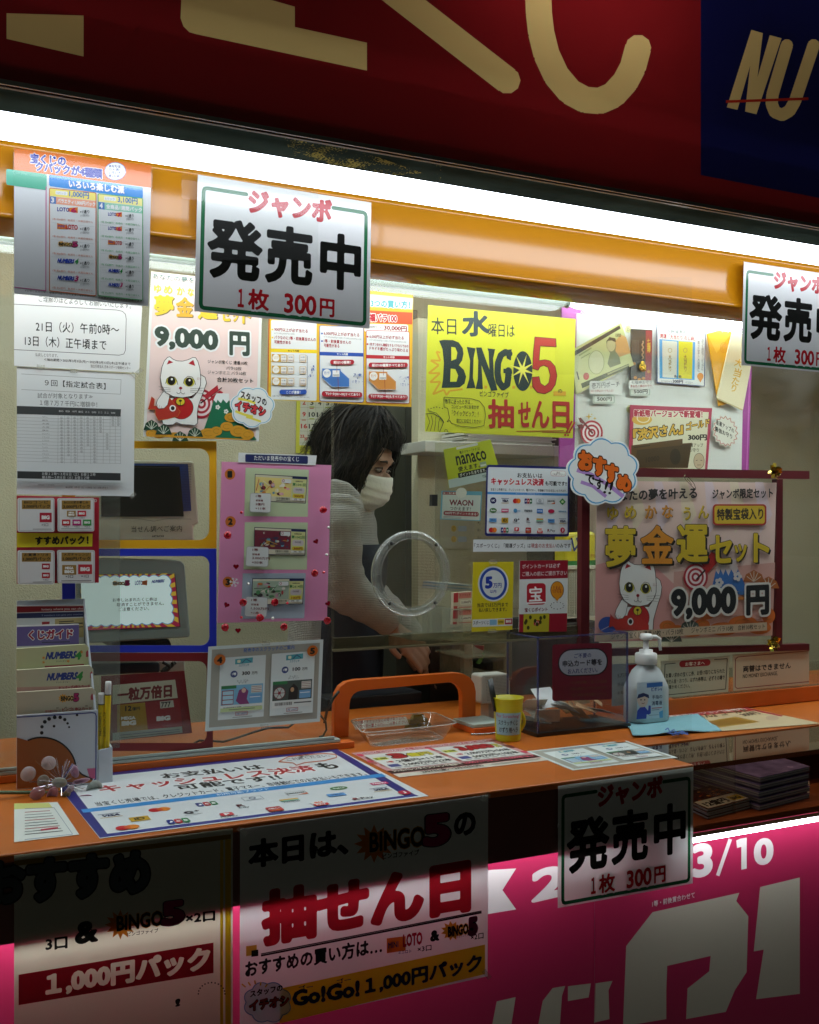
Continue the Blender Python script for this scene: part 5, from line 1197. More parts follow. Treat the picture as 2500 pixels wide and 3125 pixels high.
S.quad((312, 1862), (667, 1868), (652, 2128), (300, 2112), 355, 255)
S.base([(0, 0), (355, 0), (355, 255), (0, 255)], (110, 176, 206), .0015); S.rect(10, 34, 345, 248, (212, 222, 224)); S.rect(8, 8, 130, 34, (150, 40, 60)); S.t('宝くじ売り場で', 14, 30, 126, None, 18, WHT, b=.02)
S.ell(170, 14, 48, 44, (226, 230, 230)); S.t('WAON', 70, 128, 280, None, 52, (120, 34, 60), b=.03); S.t('つかえます！', 78, 172, 262, None, 34, (60, 50, 60), b=.01); S.rr(24, 178, 335, 218, 18, (150, 40, 60)); S.t('200円で1ポイントたまる！', 34, 210, 325, None, 26, WHT, b=.02); S.line([(24, 228), (180, 230)], 4, (130, 140, 144)); S.line([(24, 240), (180, 242)], 4, (130, 140, 144))
S.build('loyalty_card_sign', 'small pale blue payment sign below the lime green card sign', 'sign')
b = ext([(230, 1895), (278, 1895), (276, 1996), (228, 1994)], WG, .23, .245, mat((18, 18, 18), .4)); b.build('binder_clip', bevel=.001, label='black binder clip left of the pale blue payment sign', cat='clip')
# clear sheet they are fixed to
b = MB(); S = vs_(.255, WG); b.slab([S.pt(*p) for p in [(258, 1440), (1300, 1455), (1290, 2900), (255, 2900)]], (0, -1, 0), .003, glass((248, 249, 246), 1.2, .06, (190, 188, 170))); b.build('clear_board', label='clear acrylic board behind the payment signs', cat='acrylic board')
def logos(S, rows, W_, y0, dy, flat=False):
    for r, row in enumerate(rows):
        for i, k in enumerate(row):
            cx = 62 + i * (W_ - 124) / (len(row) - 1); y = y0 + r * dy; h = 40
            L = {'uc': lambda: (S.ell(cx, y, 26, 27, (30, 34, 90)), S.t('UC', cx - 14, y + 9, cx + 14, None, 18, WHT, b=.05)),
                 'visa': lambda: (S.line([(cx - 32, y - 19), (cx + 32, y - 19)], 4, (40, 60, 120)), S.t('VISA', cx - 27, y + 11, cx + 27, None, 22, (30, 36, 80), b=.04, sk=.2), S.line([(cx - 32, y + 20), (cx + 32, y + 20)], 4, (190, 150, 40))),
                 'mc': lambda: (S.ell(cx - 13, y, 20, 21, (190, 30, 40)), S.ell(cx + 13, y, 20, 21, (222, 130, 40)), S.ell(cx, y, 9, 16, (206, 84, 36))),
                 'jcb': lambda: [(S.rr(cx - 33 + q * 22, y - 22, cx - 13 + q * 22, y + 22, 7, c), S.t(l, cx - 29 + q * 22, y + 8, cx - 17 + q * 22, None, 16, WHT, b=.06)) for q, (c, l) in enumerate((((30, 50, 130), 'J'), ((176, 34, 50), 'C'), ((30, 120, 70), 'B')))],
                 'dc': lambda: (S.rframe(cx - 32, y - 22, cx + 32, y + 22, 3, 2, (150, 160, 170)), S.ring(cx, y - 4, 11, 11, 3, (40, 60, 110)), S.line([(cx - 24, y + 15), (cx + 24, y + 15)], 4, (120, 130, 150))),
                 'disc': lambda: (S.rframe(cx - 34, y - 22, cx + 34, y + 22, 3, 2, (160, 160, 160)), S.t('DISCOVER', cx - 31, y + 2, cx + 31, None, 12, BLK, b=.04), S.poly([(cx - 4, y + 21), (cx + 33, y + 5), (cx + 33, y + 21)], (214, 110, 50))),
                 'dia': lambda: (S.poly([(cx, y - 30), (cx + 28, y), (cx, y + 30), (cx - 28, y)], (60, 150, 70)), S.ell(cx, y, 11, 11, (200, 220, 170))),
                 'grn': lambda: (S.ell(cx, y, 30, 20, (60, 120, 60)), S.t('Suica', cx - 20, y + 7, cx + 20, None, 15, WHT, b=.03)),
                 'pas': lambda: (S.rect(cx - 30, y - 15, cx + 30, y + 15, (196, 50, 110)), S.t('PASMO', cx - 24, y + 6, cx + 24, None, 13, WHT, b=.05)),
                 'blu': lambda: (S.rect(cx - 30, y - 16, cx + 30, y + 16, (90, 150, 206)), S.t('waon', cx - 20, y + 5, cx + 20, None, 12, (30, 50, 110), b=.03)),
                 'man': lambda: S.t('manaca', cx - 34, y + 8, cx + 34, None, 18, (40, 50, 60), b=.03), 'nim': lambda: S.t('nimoca', cx - 34, y + 8, cx + 34, None, 18, (90, 150, 190), b=.02),
                 'icoca': lambda: (S.rect(cx - 26, y - 18, cx + 26, y + 18, (50, 120, 200)), S.t('ICOCA', cx - 20, y + 6, cx + 20, None, 13, WHT, b=.03)), 'rd': lambda: (S.ell(cx, y, 28, 17, (186, 40, 80)),),
                 'cy': lambda: (S.ell(cx - 12, y, 16, 18, (70, 140, 190)), S.t('TOICA', cx - 4, y + 8, cx + 30, None, 14, (70, 140, 190), b=.03)),
                 'id': lambda: (S.rect(cx - 28, y - 22, cx + 28, y + 22, (196, 156, 40)), S.t('iD', cx - 16, y + 12, cx + 16, None, 26, (40, 34, 20), b=.04)),
                 'qp': lambda: (S.t('Q', cx - 24, y + 12, cx + 6, None, 28, (24, 30, 50), b=.05), S.t('+', cx + 8, y - 2, cx + 24, None, 16, (24, 30, 50), b=.04), S.line([(cx - 26, y + 22), (cx + 26, y + 22)], 3, (120, 120, 130))),
                 'edy': lambda: (S.t('R', cx - 14, y + 2, cx + 10, None, 26, (90, 30, 40), b=.04), S.t('Edy', cx - 14, y + 24, cx + 18, None, 16, (40, 44, 60), b=.01)),
                 'nan': lambda: (S.rect(cx - 30, y - 20, cx + 30, y - 6, (206, 160, 60)), S.rect(cx - 30, y - 6, cx + 30, y + 4, (130, 190, 170)), S.t('nanaco', cx - 26, y + 20, cx + 26, None, 12, (90, 96, 100))),
                 'pp': lambda: (S.rr(cx - 20, y - 24, cx + 20, y + 8, 6, (196, 40, 54)), S.t('P', cx - 8, y + 3, cx + 10, None, 22, WHT, b=.05), S.t('PayPay', cx - 26, y + 26, cx + 26, None, 14, (50, 50, 50))),
                 'dp': lambda: (S.rr(cx - 24, y - 24, cx + 24, y + 24, 7, (170, 36, 40)), S.t('d払い', cx - 19, y + 2, cx + 19, None, 16, WHT, b=.03), S.line([(cx - 15, y + 13), (cx + 15, y + 13)], 4, (220, 150, 60))),
                 'au': lambda: (S.rect(cx - 24, y - 24, cx + 24, y + 24, (226, 228, 226)), S.t('au', cx - 14, y - 4, cx + 14, None, 16, (214, 90, 40), b=.04), S.rect(cx - 24, y + 2, cx + 24, y + 24, (196, 44, 44)), S.t('PAY', cx - 16, y + 19, cx + 16, None, 14, WHT, b=.04)),
                 'rp': lambda: (S.t('R', cx - 34, y + 11, cx - 14, None, 24, (120, 30, 50), b=.04), S.t('Pay', cx - 8, y + 16, cx + 34, None, 26, (50, 54, 60), b=.015)),
                 'jc': lambda: (S.ell(cx, y - 4, 20, 24, (186, 36, 70)), S.t('J', cx - 6, y + 7, cx + 6, None, 22, WHT, b=.05), S.t('Jcoin', cx - 16, y + 30, cx + 16, None, 10, (150, 50, 80))),
                 'w': lambda: [S.ring(cx - 16, y, 8 + q * 8, 10 + q * 8, 3, (70, 74, 90), n=8, a0=-50, a1=50) for q in range(3)]}
            L[k]()
S = vs_(-.0035, PXW); S.pm = dict(rough=.35)
S.quad((1485, 1418), (1738, 1425), (1737, 1638), (1480, 1636), 720, 610)
S.poly(S.rpts(0, 0, 720, 610, 22), (28, 36, 104)); S.rr(14, 20, 706, 588, 14, (216, 224, 228))
S.t('お支払いは', 262, 105, 480, None, 44, (24, 28, 34), b=.02); S.t('キャッシュレス決済', 40, 172, 495, None, 66, (186, 30, 54), b=.045, out=WHT, ob=.05); S.t('も可能です!!', 505, 168, 700, None, 42, (24, 28, 34), b=.025)
S.t('当宝くじ売場では、クレジットカード、電子マネー、非接触ICでのお支払いもできます。', 40, 222, 695, None, 24, (30, 34, 44), b=.01); S.rect(14, 232, 706, 252, (60, 140, 210)); S.t('キャッシュレス利用可能ブランド', 250, 249, 480, None, 13, WHT)
S.rr(552, 36, 690, 84, 22, WHT); S.rframe(552, 36, 690, 84, 22, 2.5, (190, 80, 90)); S.t('是非、\nご利用ください！', 566, 78, 680, None, 34, (90, 40, 50))
logos(S, [['uc', 'visa', 'mc', 'jcb', 'dc', 'disc', 'dia'], ['grn', 'pas', 'cy', 'man', 'icoca', 'rd', 'nim'], ['blu', 'id', 'qp', 'edy', 'nan', 'blu', 'visa'], ['mc', 'jcb', 'pp', 'dp', 'au', 'rp', 'jc']], 720, 305, 84)
S.build('payment_board', 'navy bordered payment board on the glass beside the cloud sticker', 'notice')
S = vs_(-.0035, WJ); S.pm = dict(rough=.4)
S.base([(852, 238), (1588, 240), (1587, 326), (850, 330)], (210, 216, 218), .001); S.t('「スポーツくじ」「開運グッズ」は', 858, 302, 1282, 302, 36, (40, 42, 46), b=.015); S.t('現金のお支払い', 1284, 302, 1472, 302, 36, (150, 40, 44), b=.015); S.t('のみです', 1474, 302, 1582, 302, 34, (40, 42, 46), b=.015)
S.build('cash_notice', 'narrow white strip notice directly under the navy bordered payment board', 'notice')
S = vs_(-.0035, WJ); S.pm = dict(rough=.4)
S.base([(850, 408), (1153, 405), (1143, 915), (838, 933)], (206, 190, 30), .001); S.ell(1000, 570, 116, 134, (206, 214, 214)); S.ring(1000, 570, 104, 122, 20, (34, 70, 160), n=40)
S.t('5', 938, 610, 995, 605, 92, (30, 60, 160), b=.06); S.t('万円', 998, 603, 1062, 600, 36, (30, 60, 160), b=.02); S.t('以内', 975, 642, 1022, 640, 26, (30, 60, 160), b=.015)
S.t('当店では5万円まで', 878, 748, 1112, 742, 32, (40, 46, 40), b=.012); S.t('払い戻しできます。', 890, 785, 1100, 778, 32, (40, 46, 40), b=.012)
S.poly([(842, 840), (1145, 828), (1144, 885), (841, 897)], (210, 216, 214)); S.t('スポーツくじ', 848, 880, 965, 876, 30, BLK, b=.015); S.poly([(972, 842), (1026, 840), (1026, 880), (972, 882)], (120, 170, 200)); S.poly([(1032, 838), (1082, 836), (1082, 878), (1032, 880)], (206, 180, 40)); S.t('toto', 1038, 866, 1076, 864, 16, (60, 60, 20), b=.03); S.poly([(1086, 835), (1142, 832), (1142, 874), (1086, 877)], (150, 20, 50)); S.t('BIG', 1094, 864, 1134, 862, 20, WHT, b=.06)
rno = S.build('refund_notice', 'yellow notice with a blue ring and large five on the glass', 'notice')
tapes(rno, -.006, WJ, [(1000, 406, 0), (990, 925, -3)])
S = vs_(-.0035, WJ); S.pm = dict(rough=.4)
S.base([(1200, 397), (1562, 392), (1552, 930), (1192, 935)], (210, 216, 214), .001); S.poly([(1200, 397), (1562, 392), (1560, 528), (1198, 538)], (140, 20, 40)); S.t('ポイントカードは必ず', 1218, 458, 1502, 450, 34, WHT); S.t('ご購入の前にご提示下さい', 1218, 515, 1555, 505, 34, WHT)
S.poly([(1194, 800), (1556, 792), (1552, 930), (1192, 935)], (150, 24, 44)); S.rr(1252, 568, 1394, 730, 26, (176, 28, 44), sl=-.02); S.t('宝', 1268, 705, 1368, 700, 112, WHT, b=.02); S.poly([(1250, 712), (1394, 706), (1394, 716), (1250, 722)], WHT)
S.t('宝くじポイント', 1236, 784, 1408, 778, 32, (120, 30, 44), b=.025); S.ell(1480, 618, 50, 66, (214, 140, 30)); S.ring(1480, 618, 51, 67, 4, (60, 40, 20)); S.poly([(1462, 678), (1498, 676), (1480, 702)], (214, 140, 30)); S.t('たまる！\nつかえる！', 1440, 640, 1520, None, 52, (150, 30, 40), b=.02)
S.poly([(1228, 798), (1420, 792), (1416, 930), (1225, 935)], (180, 170, 40)); S.rr(1304, 845, 1346, 885, 8, (176, 28, 44)); S.t('宝', 1310, 880, 1340, None, 28, WHT)
random.seed(9)
for k in range(9): S.ell(random.uniform(1240, 1400), random.uniform(812, 915), 11, 16, (60, 60, 20), n=8)
for a in range(12): S.ell(1480 + 50 * math.cos(a * .52), 735 + 26 * math.sin(a * .52), 4, 4, BLK, n=6)
S.build('point_card_notice', 'dark red and white point card notice right of the yellow notice', 'notice')
# ---- goods racks behind the notices
ac = glass((248, 249, 248), 1.6, .05, (200, 205, 198))
b = MB(); y0, y1 = .10, .24; A, B_ = Py(*WJ(430, 990), y0), Py(*WJ(770, 975), y0)
rk = empty('clear_rack', Py(*WJ(600, 985), y0), 'clear acrylic divider rack standing left of the red ticket packs', 'rack')
b.box((A.x, y0, A.z - .004), (B_.x, y1, A.z), ac); b.build('base', rk)
for x_ in (505, 605, 690, 762):
    p = Py(*WJ(x_, 985), y0); t_ = Py(*WJ(x_, 760), y0); b = MB(); b.box((p.x, y0 + .002, A.z + .0005), (p.x + .004, y1, t_.z), ac); b.build('divider', rk)
S = vs_(.13, WJ)
for k, (q, s_) in enumerate((([(702, 640), (838, 628), (838, 760), (700, 764)], '5,000円'), ([(698, 770), (838, 762), (838, 872), (696, 880)], '3,000円'))):
    S = vs_(.13 + .002 * k, WJ); S.pm = dict(rough=.5); S.base(q, (206, 190, 170), .012); S.quad(*q, 140, 120); S.rect(0, 0, 36, 70, (186, 40, 50)); S.rect(40, 4, 138, 44, (206, 120, 110)); S.t('スクラッチ', 46, 30, 130, None, 18, (150, 30, 40), b=.02); S.rect(52, 56, 138, 88, (222, 214, 200)); S.t(s_, 60, 82, 132, None, 20, (90, 40, 40), b=.02); S.rect(0, 96, 30, 116, (186, 60, 60)); S.line([(40, 106), (138, 106)], 5, (190, 60, 60))
    S.build('ticket_pack', ['red and cream pack of scratch tickets priced 5,000 behind the yellow notice', 'red and cream pack of scratch tickets priced 3,000 under the 5,000 pack'][k], 'ticket pack', 'ticket packs')
b = MB(); S = vs_(.3, WJ)
for k in range(7): b.slab([S.pt(650 - k * 2, 566 + k * 8), S.pt(840, 578 + k * 8), S.pt(840, 583 + k * 8), S.pt(650 - k * 2, 571 + k * 8)], (0, -1, 0), .12, mat([(190, 196, 196), (120, 160, 190), (205, 200, 190)][k % 3], .6))
b.build('paper_stack', label='small stack of papers above the red ticket packs behind the glass', cat='papers')
# lower cupboard and clear drawers
b = ext([(526, 1022), (780, 1020), (775, 1500), (520, 1500)], WJ, .5, .7, mat((40, 28, 20), .5)); b.build('dark_cupboard', bevel=.003, label='dark brown cupboard under the partition behind the orange arch', cat='cupboard')
dr = empty('drawer_unit', Py(*WJ(940, 1300), .30), 'clear acrylic drawer unit holding folded papers behind the white speaker', 'drawers')
b = MB()
for (q) in ([(782, 1018), (1140, 1005), (1140, 1012), (782, 1025)], [(800, 1120), (1092, 1105), (1092, 1118), (800, 1135)], [(836, 1025), (846, 1025), (846, 1320), (836, 1322)], [(1085, 1010), (1095, 1010), (1095, 1290), (1085, 1292)], [(782, 1310), (1140, 1285), (1140, 1296), (782, 1322)]):
    S = vs_(.30, WJ); b.slab([S.pt(*p) for p in q], (0, -1, 0), .16, glass((246, 246, 243), 1.4, .25, (170, 166, 140)))
b.build('frame', dr)
b = ext([(780, 1022), (1140, 1008), (1140, 1292), (780, 1322)], WJ, .48, .5, mat((150, 142, 116), .7)); b.build('back_panel', dr)
S = vs_(.36, WJ); S.pm = dict(rough=.6); S.base([(785, 1030), (930, 1035), (920, 1110), (785, 1095)], (190, 184, 170), .004); S.poly([(850, 1032), (930, 1036), (926, 1075), (870, 1050)], (150, 60, 60)); S.line([(790, 1050), (840, 1070)], 4, (140, 130, 120)); S.line([(790, 1066), (840, 1086)], 4, (140, 130, 120)); S.build('folded_paper', 'pale folded paper with a red corner inside the clear drawer unit', 'paper')
S = vs_(.35, WJ); S.pm = dict(rough=.5); S.base([(925, 1090), (945, 1100), (900, 1175), (872, 1168)], (90, 150, 80), .003); S.build('green_tape', 'green tape strip inside the clear drawer unit', 'tape')
b = ext([(942, 1165), (1082, 1135), (1082, 1220), (945, 1225)], WJ, .36, .44, mat((30, 26, 20), .6)); b.build('dark_pouch', bevel=.003, label='dark pouch in the lower clear drawer', cat='pouch')
# list stuck on the partition
S = vs_(.745, WJ); S.pm = dict(rough=.6); S.base([(600, 60), (860, 62), (856, 310), (600, 305)], (196, 190, 168), .002)
for (y, s_) in ((155, 'C'), (235, 'D')): S.ell(702, y, 20, 24, (206, 170, 60)); S.t(s_, 692, y + 14, 712, None, 26, (150, 110, 30), b=.01); S.rr(735, y - 20, 800, y + 22, 8, (176, 190, 206))
for i, s_ in enumerate(('木)', '金)', '土)')): S.t(s_, 878, 125 + i * 55, 902, None, 24, (70, 66, 56))
S.build('price_list', 'faint price list with C and D discs on the partition', 'notice')
b = MB(); p = Py(*WG(165, 1420), .6); p2 = Py(*WG(1345, 1430), .6)
b.box((p.x, .6, p.z - .03), (p2.x, .748, p.z), mat((206, 204, 196), .5)); b.build('wall_shelf', bevel=.002, label='white wall shelf on the partition under the yellow sheet', cat='shelf')
b = MB(); random.seed(4)
for k in range(9): dx = random.uniform(-.01, .01); b.box((p.x + .13 + dx, .61, p.z + .001 + k * .004), (p.x + .42 + dx, .74, p.z + .0042 + k * .004), mat(random.choice([(200, 198, 186), (170, 168, 150), (190, 186, 176)]), .7))
b.build('paper_pile', label='pile of loose papers on the white wall shelf', cat='papers')
b = MB(); 
for k in range(5): b.box((p.x + .45 + k * .024, .62, p.z + .001), (p.x + .472 + k * .024, .74, p.z + .035 + .006 * (k % 2)), mat([(60, 40, 40), (190, 190, 186), (50, 60, 60), (170, 150, 130), (60, 66, 50)][k], .6))
b.build('binder_stack', label='row of small binders on the white wall shelf', cat='binders')
S = vs_(.7, WG); S.pm = dict(rough=.5); S.base([(800, 1466), (1000, 1466), (940, 1500), (868, 1516)], (130, 24, 30), .01); S.build('red_pennant', 'folded red cloth hanging below the wall shelf', 'cloth')
# basket and yellow packs at right
b = ext([(60, 560), (295, 550), (295, 810), (60, 815)], WI, .31, .36, mat((206, 190, 40), .35, bump=.2, bscale=40)); yp = b.build('tissue_pack', bevel=.008, label='shiny yellow wipes pack standing in the white basket', cat='wipes pack')
S = vs_(.3085, WI); S.pm = dict(rough=.3); S.ell(160, 640, 60, 60, (226, 220, 120)); S.line([(110, 600), (130, 690), (165, 640), (150, 600)], 14, (30, 60, 120), rnd=True); S.poly([(60, 770), (295, 762), (295, 800), (60, 806)], (50, 120, 60)); S.t('汗も', 250, 745, 290, None, 30, (150, 90, 30), b=.02); S.build('print', parent=yp)
bk = MB(); wm = mat((212, 210, 190), .5); A, B_ = Py(*WI(80, 830), .29), Py(*WI(292, 1180), .29)
for i in range(14):
    x = A.x + (B_.x - A.x) * i / 13; bk.box((x - .0012, .29, B_.z), (x + .0012, .2925, A.z), wm)
for i in range(20):
    z = B_.z + (A.z - B_.z) * i / 19; bk.box((A.x, .2928, z - .0012), (B_.x, .2946, z + .0012), wm)
bk.box((A.x - .004, .286, A.z), (B_.x + .004, .42, A.z + .008), wm); bk.box((A.x - .003, .295, B_.z), (A.x, .41, A.z), wm); bk.box((B_.x, .295, B_.z), (B_.x + .003, .41, A.z), wm); bk.box((A.x, .408, B_.z), (B_.x, .412, A.z), wm); bk.box((A.x, .29, B_.z - .004), (B_.x, .412, B_.z - .0005), wm)
bk.build('basket', label='white plastic lattice basket behind the red post', cat='basket')
b = ext([(1728, 1424), (1800, 1424), (1800, 2200), (1728, 2200)], PXW, .55, .8, mat((24, 24, 24), .5)); b.build('black_cabinet', bevel=.003, label='black cabinet right of the cream partition', cat='cabinet')
b = ext([(1700, 1905), (1830, 1895), (1830, 2300), (1700, 2300)], PXW, .28, .5, mat((52, 46, 40), .6)); b.build('low_cabinet', bevel=.003, label='low dark cabinet carrying the white basket', cat='cabinet')
# ================================================================== goods board inside, right
YG = .35
S = vs_(YG, WH); S.pm = dict(rough=.5)
S.base([(40, 160), (1475, 345), (1442, 1470), (20, 1470)], (150, 50, 140), .006)
S.poly([(150, 262), (1408, 392), (1388, 1470), (130, 1470)], (214, 218, 214))
S.line([(80, 205), (1440, 365)], 10, (206, 120, 200)); S.line([(1460, 380), (1428, 1450)], 8, (190, 100, 180))
random.seed(11)
for k in range(60): x = random.uniform(90, 1400); S.ell(x, 232 + (x - 80) * .112 + random.uniform(-8, 8), 4, 4, (110, 30, 110), n=6)
for (x, y, s_) in ((535, 378, 'B'), (1050, 412, 'C'), (545, 982, 'D')): S.ell(x, y, 25, 30, (190, 190, 140)); S.t(s_, x - 10, y + 16, x + 10, None, 30, (110, 100, 60))
gbd = S.build('goods_board', 'white goods board with purple edges inside the right window', 'board')
yb = YG - .012
# note pouch
S = vs_(yb - .006, WH); S.pm = dict(rough=.25)
S.base([(100, 545), (485, 330), (578, 650), (150, 870)], (196, 200, 140), .006)
S.poly([(110, 560), (470, 352), (480, 375), (120, 590)], (50, 50, 44)); S.poly([(480, 420), (520, 440), (555, 560), (440, 600), (440, 470)], (206, 160, 100))
S.ell(296, 630, 58, 88, (206, 206, 160)); S.ring(296, 630, 60, 90, 4, (140, 150, 100))
S.poly([(380, 640), (400, 560), (375, 520), (370, 470), (395, 445), (430, 455), (445, 500), (440, 545), (470, 590), (480, 640), (400, 670)], (120, 126, 90)); S.ell(408, 500, 32, 48, (190, 186, 140)); S.poly([(374, 470), (395, 440), (440, 450), (444, 480), (410, 465)], (60, 60, 50))
S.line([(150, 700), (165, 760)], 10, (60, 64, 50)); S.ell(220, 735, 22, 28, (176, 60, 50)); S.poly([(180, 790), (540, 640), (545, 670), (190, 825)], (70, 80, 50)); S.line([(380, 720), (540, 650)], 12, (150, 156, 110)); S.t('10000', 440, 440, 482, None, 28, (70, 80, 50), b=.03)
S.line([(165, 580), (260, 520)], 12, (150, 160, 100)); S.line([(180, 600), (250, 560)], 8, (150, 160, 100))
po = S.build('note_pouch', 'banknote printed pouch hanging on the goods board', 'pouch')
# charm bag
S = vs_(yb - .003, WH); S.pm = dict(rough=.3)
S.base([(560, 378), (718, 386), (712, 785), (556, 775)], (44, 46, 44), .004); S.poly([(668, 390), (716, 392), (710, 785), (664, 782)], (140, 40, 50)); S.t('七\n福\n神', 676, 560, 704, None, 110, (206, 170, 60), b=.02)
for k in range(5): S.line([(572 + k * 10, 460), (570 + k * 10, 610)], 4, (90, 96, 96))
for (x, y) in ((590, 745), (620, 760), (650, 750), (580, 640), (690, 700)): S.ell(x, y, 14, 12, (180, 120, 40), n=8)
cbg = S.build('charm_packet', 'dark packet with a golden charm on a braided cord on the goods board', 'charm')
b = MB(); p = Py(*WH(645, 665), yb - .008); gm_ = mat((206, 164, 50), .25, metal=.8)
b.lathe(p, [(.0001, -.013), (.009, -.011), (.0125, -.004), (.011, .004), (.006, .009), (.0075, .011), (.004, .015), (.0001, .016)], gm_, 14, sy=.4)
for (dx, dz) in ((-.006, -.002), (.006, -.002), (0, -.006), (0, .003), (-.005, -.008), (.005, -.008)): b.ball((p.x + dx, p.y - .004, p.z + dz), .003, .002, .003, gm_, 8, 6)
b.build('golden_charm', cbg)
b = MB(); b.tube([Py(*WH(645 + 6 * math.sin(i * 1.5), 470 + i * 9), yb - .008) for i in range(16)], .0016, mat((190, 150, 110), .5), 6); b.build('cord', cbg)
# flyer C
S = vs_(yb, WH); S.pm = dict(rough=.45)
S.base([(750, 345), (1120, 382), (1112, 812), (752, 785)], (44, 60, 110), .001); S.poly([(756, 351), (1114, 388), (1106, 806), (758, 779)], (214, 218, 216))
S.t('好評発売中', 828, 412, 975, 424, 36, (110, 116, 124), b=.015); S.t('開運「大当たり のし袋」', 778, 448, 1040, 470, 36, (176, 50, 70), b=.015)
S.poly([(770, 455), (1040, 478), (1035, 762), (772, 750)], (50, 150, 210)); S.poly([(792, 465), (905, 474), (900, 750), (794, 742)], (206, 208, 196)); S.poly([(915, 470), (1022, 478), (1016, 756), (914, 750)], (216, 206, 40))
for x in (850, 965): S.t('大\n当\nた\nり', x - 14, 700, x + 14, None, 130, (150, 120, 50), b=.02); S.ring(x, 540, 16, 18, 4, (170, 150, 90), n=14)
S.t('各1枚', 880, 746, 938, 750, 24, (24, 30, 60), b=.02); S.t('300円', 870, 786, 948, 790, 28, (24, 30, 60), b=.03); S.t('オフホワイト', 784, 782, 866, 786, 18, (40, 44, 60)); S.t('イエロー', 966, 790, 1022, 794, 18, (40, 44, 60))
S.t('プ\nレ\nゼ\nン\nト\n用\nの\nラ\nッ\nピ\nン\nグ\nに', 1086, 690, 1106, None, 270, (50, 54, 70)); S.t('買\nっ\nた\n宝\nく\nじ\nの\n保\n管\nに', 1056, 700, 1074, None, 230, (50, 54, 70)); S.ell(1078, 735, 24, 26, (214, 140, 60)); S.poly([(1056, 745), (1100, 745), (1078, 782)], (214, 140, 60))
S.build('envelope_flyer', 'navy bordered flyer picturing a white and a yellow gift envelope', 'flyer')
# envelopes
S = vs_(yb - .004, WH); S.pm = dict(rough=.3)
S.base([(1130, 415), (1320, 362), (1330, 560), (1285, 940), (1218, 960)], (222, 160, 30), .003); S.poly([(1130, 415), (1320, 362), (1322, 400), (1200, 560)], (232, 180, 60))
for r in (40, 28, 16): S.ring(1255, 520, r * .7, r, 4, (206, 130, 40), n=20)
S.build('gift_envelope', 'orange yellow gift envelope on the goods board', 'envelope', 'gift envelopes')
S = vs_(yb - .010, WH); S.pm = dict(rough=.45)
S.base([(1325, 380), (1500, 440), (1400, 985), (1205, 895)], (216, 206, 170), .004); S.poly([(1205, 895), (1400, 985), (1392, 992), (1200, 905)], (180, 168, 120))
S.t('大', 1330, 655, 1385, 672, 60, (206, 160, 50), b=.02, sk=.3); S.t('当', 1322, 730, 1378, 746, 62, (206, 160, 50), b=.02, sk=.3); S.t('た', 1310, 790, 1364, 806, 55, (206, 160, 50), b=.02, sk=.3); S.t('り', 1306, 846, 1340, 858, 55, (206, 160, 50), b=.02, sk=.3)
S.build('gift_envelope', 'cream gift envelope leaning over the orange yellow one', 'envelope', 'gift envelopes')
# tags
def price_tag(q, l, x0, x1, yb_):
    S = vs_(yb - .002, WH); S.pm = dict(rough=.5); S.poly(S.rpts(*q, 12), (206, 214, 206)); S.rframe(q[0] + 5, q[1] + 5, q[2] - 5, q[3] - 5, 10, 3, (90, 130, 110)); S.t('500円', x0, yb_, x1, None, 32, BLK, b=.02); return S.build('price_tag', l, 'price tag', 'price tags')
price_tag((272, 875, 438, 942), 'small 500 yen price tag under the banknote pouch', 302, 412, 922); price_tag((548, 825, 704, 882), 'small 500 yen price tag under the charm packet', 578, 682, 866)
S = vs_(yb - .008, WH); S.pm = dict(rough=.6); S.poly(S.rpts(245, 770, 488, 872, 16), (206, 208, 204)); S.t('壱万円ポーチ', 262, 828, 472, 815, 44, (40, 44, 44), b=.006); S.t('ロトの申込カードも入る！', 258, 856, 425, 852, 20, (150, 50, 44), b=.01); S.build('handwritten_label', 'handwritten white label below the banknote pouch', 'label', 'handwritten labels')
S = vs_(yb - .009, WH); S.pm = dict(rough=.6); S.poly(S.rpts(540, 765, 728, 832, 12), (206, 208, 204)); S.t('七福神お守り', 560, 795, 715, 790, 26, (40, 44, 44)); S.t('黄金色の縁起お守り', 552, 820, 712, 816, 20, (150, 50, 44), b=.01); S.build('handwritten_label', 'handwritten white label below the dark charm packet', 'label', 'handwritten labels')
# flyer D
S = vs_(yb - .003, WH); S.pm = dict(rough=.4)
S.base([(552, 950), (1168, 975), (1130, 1462), (538, 1462)], (166, 50, 80), .001); S.poly([(578, 985), (1142, 1005), (1112, 1462), (566, 1462)], (208, 206, 180))
S.ell(640, 1060, 75, 42, (206, 166, 70)); S.ring(650, 1050, 50, 36, 8, (226, 216, 180)); S.t('新紙幣バージョンで新登場！', 578, 1040, 1095, 1050, 56, (166, 36, 60), b=.045, out=(226, 216, 206), ob=.05)
S.t('『渋沢さん』', 572, 1225, 950, 1170, 92, (206, 166, 60), b=.045, out=(30, 28, 20), ob=.06); S.t('ゴールド', 972, 1145, 1148, 1110, 62, (206, 166, 60), b=.04, out=(30, 28, 20), ob=.06)
S.t('300円', 985, 1218, 1128, None, 46, (40, 40, 36), b=.045); S.t('金運アップ', 975, 1268, 1100, None, 30, (50, 50, 46), b=.01); S.t('お守り', 992, 1305, 1068, None, 30, (50, 50, 46), b=.01)
S.poly([(560, 1255), (945, 1205), (945, 1240), (1015, 1235), (985, 1425), (555, 1425)], (84, 62, 30)); S.poly([(600, 1290), (1008, 1245), (985, 1420), (590, 1420)], (66, 50, 26)); S.ell(890, 1340, 40, 60, (46, 38, 22)); S.t('10000', 668, 1385, 770, 1370, 40, (44, 36, 20), b=.02); S.line([(580, 1270), (700, 1255)], 8, (56, 44, 22))
